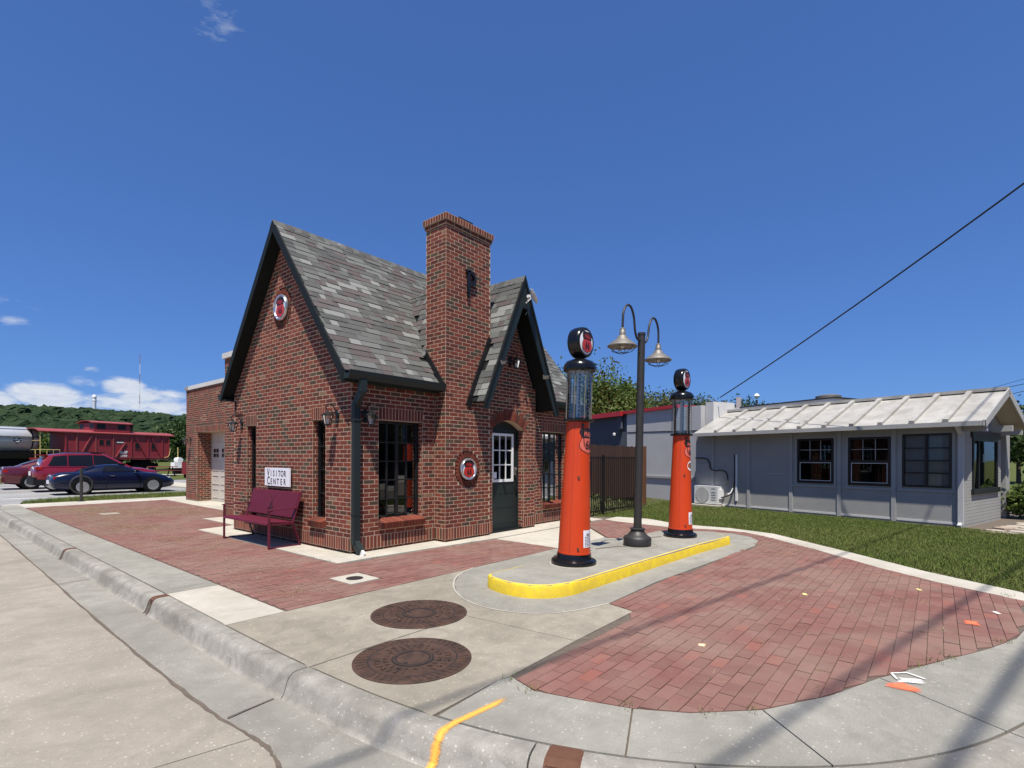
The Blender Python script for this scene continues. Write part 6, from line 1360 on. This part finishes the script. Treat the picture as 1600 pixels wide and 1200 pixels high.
car('dark blue two seat sports car parked nearest the grass strip', (1.55, 20.35, -.03), 0, 'car_blue',
    [(-2.05, .34, .62, .62), (-1.98, .24, .76, .74), (-1.75, .19, .845, .82), (-1.3, .16, .875, .86), (-.8, .15, .87, .862), (-.2, .15, .86, .855), (.4, .15, .865, .85), (.9, .15, .845, .85), (1.3, .16, .80, .85), (1.65, .18, .70, .82), (1.88, .22, .59, .74), (2.02, .28, .50, .58)],
    [(-1.28, .82, .86, .66, .60), (-1.05, .82, .95, .69, .58), (-.62, .82, 1.12, .72, .55), (-.30, .82, 1.165, .73, .54), (.05, .82, 1.16, .73, .54), (.28, .82, 1.11, .725, .55), (.98, .81, .85, .70, .62)],
    [[(-.52, .885), (-.44, 1.08), (-.28, 1.115), (.02, 1.11), (.22, 1.065), (.60, .885)]], (-1.16, 1.17), .31, 1.72, None,
    [('tail_light', 'tail_red', [((-1.90, -.66, .67), (.20, .16, .09)), ((-1.90, .66, .67), (.20, .16, .09))]), ('head_light', 'head_clear', [((1.72, -.68, .62), (.22, .12, .07)), ((1.72, .68, .62), (.22, .12, .07))]), ('door_handle', 'chrome', [((-.22, -.857, .72), (.15, .02, .02))]), ('mirror', 'car_blue', [((.58, -.90, .90), (.12, .16, .10)), ((.58, .90, .90), (.12, .16, .10))]), ('plate', 'sign_white', [((-2.055, 0, .5), (.02, .42, .14))]), ('door_gap', 'black_plastic', [((-.42, -.861, .50), (.010, .006, .58)), ((.72, -.853, .48), (.010, .006, .56))])], 1.03)
car('bright red compact SUV with dark lower cladding parked in the middle', (1.60, 23.35, -.03), 0, 'car_red',
    [(-2.28, .42, .95, .76), (-2.2, .32, 1.08, .86), (-1.9, .26, 1.10, .91), (-1.2, .24, 1.10, .925), (-.4, .24, 1.09, .925), (.4, .24, 1.08, .925), (1.0, .25, 1.06, .92), (1.6, .27, 1.0, .90), (2.05, .32, .90, .84), (2.26, .42, .72, .70)],
    [(-2.12, 1.06, 1.09, .83, .74), (-2.0, 1.06, 1.38, .85, .72), (-1.80, 1.06, 1.60, .86, .67), (-1.2, 1.06, 1.70, .865, .65), (-.4, 1.06, 1.70, .865, .65), (.15, 1.06, 1.65, .86, .66), (1.15, 1.04, 1.07, .82, .75)],
    [[(-1.85, 1.14), (-1.66, 1.54), (-1.21, 1.585), (-1.22, 1.14)], [(-1.18, 1.13), (-1.17, 1.59), (-.33, 1.61), (-.32, 1.13)], [(-.29, 1.13), (-.30, 1.61), (.10, 1.58), (.86, 1.13)]], (-1.38, 1.32), .36, 1.85, 'black_plastic',
    [('tail_light', 'tail_red', [((-2.14, -.74, 1.02), (.24, .26, .11)), ((-2.14, .74, 1.02), (.24, .26, .11))]), ('bumper', 'black_plastic', [((-2.27, 0, .48), (.10, 1.70, .34)), ((0, -.915, .33), (1.9, .04, .16)), ((-2.0, -.90, .42), (.5, .05, .24))]), ('plate', 'sign_white', [((-2.33, 0, .80), (.03, .36, .18))]), ('door_handle', 'chrome', [((-.55, -.93, .98), (.16, .02, .03)), ((.42, -.93, .98), (.16, .02, .03))]), ('mirror', 'black_gloss', [((.74, -1.0, 1.16), (.12, .16, .14))]), ('roof_rail', 'black_plastic', [((-.7, -.60, 1.725), (1.7, .04, .04)), ((-.7, .60, 1.725), (1.7, .04, .04))]), ('spoiler', 'car_red', [((-1.98, 0, 1.60), (.30, 1.24, .05))])], 1.0)
car('dark maroon sedan parked farthest to the left behind the red SUV', (1.05, 26.6, -.03), 0, 'car_maroon',
    [(-2.40, .40, .90, .76), (-2.32, .28, 1.03, .86), (-1.9, .22, 1.06, .91), (-1.0, .2, 1.02, .92), (0, .2, .98, .92), (.9, .2, .96, .92), (1.7, .24, .88, .9), (2.2, .3, .76, .80), (2.4, .4, .62, .6)],
    [(-1.95, 1.0, 1.05, .78, .72), (-1.75, 1.0, 1.12, .80, .68), (-1.0, .98, 1.42, .82, .60), (-.3, .98, 1.47, .83, .59), (.35, .96, 1.42, .82, .60), (1.30, .94, .98, .80, .70)],
    [[(-1.45, 1.06), (-.95, 1.34), (-.42, 1.38), (-.42, 1.05)], [(-.34, 1.05), (-.34, 1.38), (.3, 1.34), (.95, 1.03)]], (-1.45, 1.4), .33, 1.84, None,
    [('tail_light', 'tail_red', [((-2.30, -.66, .86), (.18, .40, .13)), ((-2.30, .66, .86), (.18, .40, .13))]), ('plate', 'sign_white', [((-2.41, 0, .78), (.03, .36, .16))]), ('bumper', 'car_maroon', [((-2.38, 0, .46), (.10, 1.66, .26))])], 1.0)
t = thing('bike_rack', 'grey bicycle rack post with a round hoop at the edge of the paving', 'bike rack', (-.46, 15.15, 0)); MB().cyl((0, 0, 0), (0, 0, 1.10), .045, n=12).lathe([(0, 0), (.12, 0), (.12, .012), (0, .012)], n=16).obj('post', 'lamp_bronze', t, smooth=True)
m = MB(); m.tube([(.29*math.cos(a), 0, .56+.29*math.sin(a)) for a in np.linspace(0, 2*math.pi, 33)], .024, 8, False); hp = m.obj('hoop', 'lamp_bronze', t, smooth=True)

# ------------------------------------------------------------------ railway cars, picnic table
RZ = R_(13.1); P1 = view(-42.8, 46, 0.0)
cb = thing('caboose', 'red wooden sided caboose with a cupola standing beyond the parking lot', 'railway car', (P1.x-.15, P1.y+1.75, 0), RZ); cb.scale = (.955, 1, .985)
def arch(x0, x1, w_, z, rise, th_, mb, n=10):
    o = [(w_*(2*i/n-1), z+rise*(1-(2*i/n-1)**2)) for i in range(n+1)]; mb.extrude(o+[(y, zz-th_) for y, zz in o[::-1]], (x0, 0, 0), (0, 1, 0), (0, 0, 1), (x1-x0, 0, 0))
HWc = 1.5; m = MB(); m.b2((2.1, -HWc, 1.45), (11.85, HWc, 3.95)); bd = m.obj('body', 'rail_red', cb)
m = MB(); arch(0, 12.35, HWc+.16, 3.96, .30, .08, m); m.obj('roof', 'rail_red_light', cb)
m = MB(); m.b2((0, -HWc, 1.28), (12.0, HWc, 1.44)); m.obj('deck', 'rail_red', cb)
for x in (2.14, 3.02, 4.65, 6.22, 7.94, 9.6, 11.1, 11.8): MB().b2((x-.06, -HWc-.07, 1.46), (x+.06, -HWc-.002, 3.94)).obj('side_rib', 'rail_red_light' if x in (3.02, 4.65, 6.22) else 'rail_red', bd)
for a, b in (((4.35, 3.80), (3.25, 1.5)), ((7.40, 3.1), (6.45, 1.55)), ((8.25, 3.80), (9.45, 1.5)), ((9.9, 3.80), (10.95, 1.5))): MB().bar((a[0], -HWc-.045, a[1]), (b[0], -HWc-.045, b[1]), .08, .10, up=(0, 1, 0)).obj('brace', 'rail_red_light' if a[0] < 8 else 'rail_red', bd)
MB().b2((2.2, -HWc-.02, 1.45), (11.8, -HWc-.001, 1.56)).obj('sill', 'rail_red_light', bd); MB().b2((4.8, -HWc-.03, 1.62), (6.1, -HWc-.001, 3.55)).obj('side_door', 'rail_red', bd)
for x0, x1, z0, z1 in ((4.95, 5.35, 2.75, 3.25), (5.55, 5.95, 2.75, 3.25), (8.3, 8.75, 2.45, 3.05), (9.95, 10.4, 2.45, 3.05)):
    m = MB(); m.b2((x0-.06, -HWc-.05, z0-.06), (x1+.06, -HWc-.031, z1+.06)); wf_ = m.obj('window_frame', 'rail_red', bd); MB().b2((x0, -HWc-.058, z0), (x1, -HWc-.051, z1)).obj('pane', 'window_dark', wf_)
for s_, z, sz in (('SL-SF', 2.02, .36), ('1102', 1.62, .36)): link('lettering', text_mesh(s_, sz, 'sign_white', basis((7.22, -HWc-.012, z), (1, 0, 0), (0, 0, 1), (0, -1, 0)), .01, .95, .012), bd)
MB().b2((6.5, -HWc-.016, 2.92), (7.25, -HWc-.006, 3.18)).obj('plaque', 'black_gloss', bd); m = MB(); m.b2((6.55, -HWc-.022, 3.0), (7.2, -HWc-.017, 3.10)); m.obj('plaque_line', 'sign_white', bd)
m = MB(); m.b2((4.55, -1.42, 4.0), (7.85, 1.42, 5.0)); cu = m.obj('cupola', 'rail_red', cb); m = MB(); arch(4.3, 8.1, 1.55, 5.0, .22, .06, m); m.obj('cupola_roof', 'rail_red_light', cu)
for x0 in (4.8, 6.7): MB().b2((x0, -1.435, 4.35), (x0+.75, -1.421, 4.88)).obj('pane', 'window_dark', cu)
for y0 in (-1.25, .62): MB().b2((4.535, y0, 4.38), (4.549, y0+.62, 4.90)).obj('pane', 'window_dark', cu)
MB().cyl((9.0, .5, 4.1), (9.0, .5, 5.05), .13, n=12).cyl((9.0, .5, 5.05), (9.0, .5, 5.12), .24, n=12).obj('smoke_stack', 'rail_black', cb)
MB().b2((.15, -HWc, 1.20), (2.1, HWc, 1.30)).obj('platform', 'rail_yellow', cb)
m = MB()
for y in (-1.42, -.5, .5, 1.42): m.cyl((.2, y, 1.3), (.2, y, 3.95 if abs(y) > 1 else 2.2), .035, n=6)
m.cyl((.2, -1.42, 2.2), (.2, 1.42, 2.2), .03, n=6); m.cyl((.2, -1.42, 3.05), (.2, 1.42, 3.05), .03, n=6)
for x in (.7, 1.2, 1.7): m.cyl((x, -1.45, 1.3), (x, -1.45, 2.2), .03, n=6)
m.cyl((.2, -1.45, 2.2), (1.7, -1.45, 2.2), .03, n=6); m.obj('railing', 'rail_yellow', cb, smooth=True); m = MB(); m.tube(catmull([(11.3, -1.56, 1.5), (11.75, -1.6, 1.65), (11.9, -1.6, 2.2), (11.95, -1.6, 2.5)], 4), .03, 6); m.obj('grab_rail', 'rail_yellow', cb, smooth=True)
m = MB()
for x in (1.9, 3.4, 8.9, 10.4):
    for y in (-.8, .8): m.cyl((x, y-.06, .58), (x, y+.06, .58), .42, n=18)
for x in (2.65, 9.65): m.b2((x-1.3, -1.05, .50), (x+1.3, -.92, .85)); m.b2((x-.5, -1, .8), (x+.5, 1, 1.28))
m.b2((4.5, -.6, .7), (7.6, .6, 1.28)); m.obj('bogie', 'rail_black', cb)
tr = thing('railway_track', None, None, (P1.x-.15, P1.y+1.75, 0), RZ); struct(tr, 'short railway track under the caboose and tank car')
MB().b2((-26, -1.6, -.2), (15, 1.6, .02)).obj('ballast', 'ballast', tr)
for y in (-.8, .8): MB().b2((-26, y-.035, .02), (15, y+.035, .16)).obj('rail', 'rust', tr)
for i in range(58): MB().b2((-25.8+i*.7, -1.25, .0), (-25.55+i*.7, 1.25, .05)).obj('sleeper', 'pole_wood', tr)
Pt = view(-45.0, 48.6, 0); tk = thing('tank_car', 'silver railway tank car on a black underframe at the left edge', 'railway car', (Pt.x, Pt.y, 0), RZ)
m = MB(); R0 = 1.17; zc = 3.05; m.lathe([(0, 0), (R0*.5, .10), (R0*.85, .30), (R0, .55), (R0, 10.4), (R0*.85, 10.65), (0, 10.95)], (0, 0, zc), (-1, 0, 0), 36); tb = m.obj('tank', 'tank_silver', tk, smooth=True)
for x in (-.75, -3.0, -6.0, -9.5): m = MB(); m.lathe([(R0+.004, 0), (R0+.012, .01), (R0+.012, .09), (R0+.004, .1)], (x, 0, zc), (-1, 0, 0), 36); m.obj('tank_band', 'rail_black' if x == -.75 else 'tank_silver', tb)
MB().b2((-10.9, -1.3, 3.30), (-.1, -1.16, 3.36)).obj('side_rail', 'rail_black', tb); MB().lathe([(.6, 0), (.6, .55), (.5, .65), (0, .66)], (-5.4, 0, zc+R0-.1), n=20).obj('dome', 'tank_silver', tb); MB().b2((-8, -.75, 4.18), (-1.2, -.60, 4.24)).obj('walkway', 'white_paint', tb)
m = MB(); m.extrude([(0, -.36), (.36, 0), (0, .36), (-.36, 0)], (-1.9, -R0-.012, zc-.02), (1, 0, 0), (0, 0, 1), (0, .01, 0)); em = m.obj('emblem', 'slate_and_shade', tb); m = MB(); m.tube(catmull([(-1.76, -R0-.02, 3.22), (-1.9, -R0-.02, 3.27), (-2.02, -R0-.02, 3.19), (-1.9, -R0-.02, 3.06), (-1.77, -R0-.02, 2.95), (-1.9, -R0-.02, 2.84), (-2.03, -R0-.02, 2.90)], 4), .04, 6); m.b2((-2.25, -R0-.025, 3.02), (-1.55, -R0-.012, 3.08)); m.obj('emblem_mark', 'sign_white', em)
m = MB(); m.b2((-11.2, -1.25, 1.35), (.4, 1.25, 1.95)); m.b2((-10.8, -1.0, .95), (-.2, 1.0, 1.4))
for x in (-1.0, -2.7, -8.4, -10.1):
    for y in (-.8, .8): m.cyl((x, y-.07, .58), (x, y+.07, .58), .44, n=18)
m.b2((-3.1, -1.05, .45), (-.6, -.9, .95)); m.b2((-10.5, -1.05, .45), (-8.0, -.9, .95)); m.obj('underframe', 'rail_black', tk)
pt = view(-546/800*41, 41, 0); pk = thing('picnic_table', 'red picnic table on the far grass in front of the caboose', 'picnic table', (pt.x, pt.y, 0), R_(10)); m = MB(); m.b2((-.95, -.38, .72), (.95, .38, .77)); m.obj('tabletop', 'rail_red_light', pk)
for s in (-1, 1): MB().b2((-1.0, s*.72-.14, .42), (1.0, s*.72+.14, .46)).obj('bench_seat', 'rail_red_light', pk)
for x in (-.65, .65): m = MB(); m.bar((x, -.2, .72), (x, -.55, 0), .06); m.bar((x, .2, .72), (x, .55, 0), .06); m.bar((x, -.8, .40), (x, .8, .40), .05); m.bar((x, -.75, .05), (x, .75, .05), .05); m.obj('leg_frame', 'rail_black', pk)
wb = view(-523/800*46, 46, 0); t = thing('equipment_stand', 'white painted iron fitting on a stand beside the right end of the caboose', 'equipment', (wb.x, wb.y, 0), RZ); MB().b2((-.4, -.3, .55), (.4, .3, 1.05)).cyl((.1, -.3, 1.25), (.1, .3, 1.25), .24, n=14).obj('head', 'white_paint', t); MB().b2((-.3, -.2, 0), (.3, .2, .55)).bar((.5, 0, .1), (.9, 0, .9), .12).obj('stand', 'rail_black', t); MB().cyl((.05, 0, 1.4), (.05, 0, 2.4), .04, n=6).obj('pole', 'rail_yellow', t)
rb = view(-505/800*38, 38, 0); t = thing('red_box', 'small red box standing half hidden by the garage corner', 'box', (rb.x, rb.y, 0), 0); MB().b2((-.35, -.35, .25), (.5, .35, 1.15)).obj('case', 'rail_red', t); MB().b2((-.25, -.25, 0), (.4, .25, .25)).obj('foot', 'rail_black', t)

# ------------------------------------------------------------------ hills, tower, mast
ridge = [(-420, 660), (-250, 648), (-60, 643), (0, 641), (60, 641), (120, 644), (180, 646), (240, 651), (300, 657), (380, 664), (470, 676), (600, 692), (760, 704), (1000, 712)]
def ridge_y(px):
    for (a, b), (c, d) in zip(ridge[:-1], ridge[1:]):
        if a <= px <= c: return b+(d-b)*(px-a)/(c-a)
    return 712
NP, NZ = 150, 34; V = np.zeros((NP*NZ, 3), np.float32); q = 0; ZN, ZF = 170.0, 620.0
def hill_pt(px, f):
    Z = ZN+(ZF-ZN)*f; hr = (717-ridge_y(px)-3)*ZF/800+1.47; e = f**.75; return (px-800)/800*Z, Z, -.3+hr*(e*.97+.03*math.sin(f*9+px*.02))*1.0
for i in range(NP):
    px = -420+1420*i/(NP-1)
    for j in range(NZ):
        f = j/(NZ-3); xc, Z, h = hill_pt(px, min(1, f)); Z += max(0, f-1)*900; h -= max(0, f-1)*120
        p = view(xc, Z, h); V[i*NZ+j] = p
F = [(i*NZ+j, i*NZ+j+1, (i+1)*NZ+j+1, (i+1)*NZ+j) for i in range(NP-1) for j in range(NZ-1)]
hl = link('hills', np_mesh('hills', V, F, 'hill_wood', np.full(len(F), .2), True)); struct(hl, 'long low wooded hill behind the railway cars')
me = bpy.data.meshes.new('ico'); import bmesh
bm = bmesh.new(); bmesh.ops.create_icosphere(bm, subdivisions=2, radius=1); IV = np.array([v.co for v in bm.verts]); IF = np.array([[v.index for v in f.verts] for f in bm.faces]); bm.free()
r = np.random.default_rng(12); n = 4200; Vs = np.zeros((n, len(IV), 3)); T = np.zeros((n, len(IF)))
for k in range(n):
    px = r.uniform(-400, 560); f = r.random()**.8; xc, Z, h = hill_pt(px, f); s = r.uniform(3.0, 6.2)*(.75+.5*f); p = view(xc, Z, h+s*.1); d = IV*(s*np.array([1.1, 1.1, .72]))*(1+.28*r.normal(size=(len(IV), 1))); Vs[k] = d+np.array(p); T[k] = np.clip(r.random()*.8+.15*r.random(len(IF)), 0, 1)
F = (IF[None]+len(IV)*np.arange(n)[:, None, None]).reshape(-1, 3); tag(link('hill_wood', np_mesh('hill_wood', Vs, F, 'hill_wood', T.ravel())), 'dense green wood covering the far hill', None, None, 'stuff')
tw = view(-653/800*625, 625, 40); t = thing('water_tower', 'tall white standpipe water tower on the hill top', 'water tower', tuple(tw)); MB().lathe([(2.0, -8), (1.9, 27), (2.15, 28.5), (2.15, 31), (1.95, 32), (1.95, 33.5), (2.4, 34.5), (2.3, 36), (1.5, 37.6), (0, 38.2)], n=24).obj('shaft', 'tower_white', t, smooth=True)
MB().lathe([(2.2, 29.9), (2.26, 30.0), (2.26, 30.5), (2.2, 30.6)], n=24).obj('band', 'slate_and_shade', t)
tm = view(-582/800*720, 720, 40); t = thing('radio_mast', 'thin red and white radio mast far beyond the hill', 'mast', tuple(tm)); ztop = 1.47+(715-553)*720/800-40
for k in range(7): MB().box((0, 0, 8+(ztop-8)*(k+.5)/7), (.55, .55, (ztop-8)/7-.02)).obj('section', 'mast_red' if k % 2 == 0 else 'tower_white', t)
MB().box((0, 0, -6), (.8, .8, 28)).obj('section', 'tower_white', t)

# ------------------------------------------------------------------ poles and overhead cables
def cable(name, pts, r_, label, sag=.25, group=None):
    P_ = []
    for a, b in zip(pts[:-1], pts[1:]):
        a, b = Vector(a), Vector(b)
        for k in range(17): f = k/16; p = a.lerp(b, f); p.z -= sag*4*f*(1-f); P_.append(p)
    m = MB(); m.tube(P_, r_, 6); return tag(m.obj(name, 'cable_black'), label, 'cable', group)
cable('overhead_cable', [(13.06, -1.3, 3.53), (8.24+(8.24-13.06)*.9, -8.01+(-8.01+1.3)*.9, 9.4)], .017, 'black cable rising across the blue sky from the pale building', .28)
pe = thing('utility_pole', 'wooden utility pole carrying the service cable, beyond the right of the view', 'utility pole', (3.9, -14.05, 0)); MB().cyl((0, 0, -.3), (0, 0, 10.2), .15, .11, 12).obj('post', 'pole_wood', pe); MB().b2((-.06, -1.1, 9.5), (.06, 1.1, 9.62)).obj('crossarm', 'pole_wood', pe)
for i, (px0, y0, px1, y1, lab) in enumerate(((1500, 618, 1640, 577, 'thin high line over the white roof at the right edge'), (1543, 609, 1640, 588, 'lower dark line over the gable peak at the right edge'), (1572, 615, 1640, 598, 'lowest dark line right of the gable peak'))):
    a = view((px0-800)/800*40, 40, 1.47+(719-y0)*40/800); b = view((px1-800)/800*30, 30, 1.47+(719-y1)*30/800); cable('overhead_cable', [a-(b-a)*1.2, b+(b-a)*1.4], .02 if i else .012, lab, .1)
H_ = 11.0; off = Vector((-SUNV.x/SUNV.z*-1, 0, 0)); ox, oy = SUNV.x/SUNV.z*H_, SUNV.y/SUNV.z*H_
for (xa, ya, xb, yb_, rr_, lab) in ((-1.52, -6.13, 3.64, -7.29, .024, 'thick overhead cable along the side street, nearest the corner'), (-1.6, -4.66, 4.31, -5.6, .02, 'overhead cable along the side street, over the brick panel'), (-.96, -6.95, .84, -7.33, .032, 'thick cable bundle along the side street, over the curb')):
    d = Vector((xb-xa, yb_-ya)).normalized(); a = Vector((xa+ox, ya+oy)); p0 = a-d*22; p1 = a+d*34; cable('overhead_cable', [(p0.x, p0.y, H_), (p1.x, p1.y, H_)], rr_, lab, 0.0, None)
for x, y, lab in ((-26.2, -3.0, 'wooden utility pole down the side street behind the viewer'), (30.4, -14.6, 'wooden utility pole at the far end of the side street')):
    t = thing('utility_pole', lab, 'utility pole', (x, y, 0)); MB().cyl((0, 0, -.3), (0, 0, 12.4), .16, .12, 12).obj('post', 'pole_wood', t); MB().b2((-.06, -2.2, 10.95), (.06, 2.2, 11.08)).obj('crossarm', 'pole_wood', t)
pp = view((1154-800)/800*27, 27, 0); t = thing('roof_post', 'short pale post with small arms showing above the white roof', 'post', tuple(pp)); MB().b2((-.10, -.10, 0), (.10, .10, 4.75)).obj('post', 'pale_stucco', t); MB().bar((.1, 0, 4.35), (.75, 0, 4.05), .05).bar((.1, 0, 4.1), (.6, 0, 4.2), .05).obj('arm', 'galvanised', t)
pp = view((1182-800)/800*55, 55, 0); t = thing('globe_lamp', 'tiny white globe lamp on a pole far behind the white roof', 'street lamp', tuple(pp)); MB().cyl((0, 0, 0), (0, 0, 7.9), .10, n=8).obj('post', 'lamp_bronze', t); MB().lathe([(0, -.3), (.21, -.21), (.3, 0), (.21, .21), (0, .3)], (0, 0, 8.3), n=16).obj('globe', 'tower_white', t, smooth=True)

# low shops and trees across the side street (seen only as reflections in the windows)
sh = thing('shop_building', 'low brown brick shop across the side street behind the viewer', 'building', (10, -27, 0)); MB().b2((-16, -9, -.3), (22, 0, 5.2)).obj('wall', 'bark', sh); MB().b2((-16.1, -9.1, 5.202), (22.1, .1, 5.4)).obj('coping', 'grey_trim', sh)
for i in range(9): MB().b2((-14+i*4, .0, .6), (-11.6+i*4, .05, 2.8)).obj('window', 'window_dark', sh)
tree('street_tree', 'large leafy tree across the side street behind the viewer', (22.5, -21, -.05), 8.5, (4.2, 3.6, 3.6), 'leaf_dark', 71, 4000, .24, .22, None); tree('street_tree', 'second leafy tree across the side street, farther along', (33, -19, -.05), 9.0, (4.6, 3.8, 3.9), 'leaf_dark', 72, 4000, .24, .22, None)

# joints cut across the gutter pan
for x0, y0, x1, y1, lab in ((-3.12, 1.70, -2.77, 1.80, 0), (-3.11, -3.50, -2.79, -3.43, 0), (-3.12, 6.15, -2.77, 6.2, 0)):
    m = MB(); m.add([(x0, y0, -.1325), (x0, y0+.014, -.1325), (x1, y1+.014, -.1495), (x1, y1, -.1495)], [(0, 1, 2, 3)]); m.obj('gutter_joint', 'joint_soil', street, True)
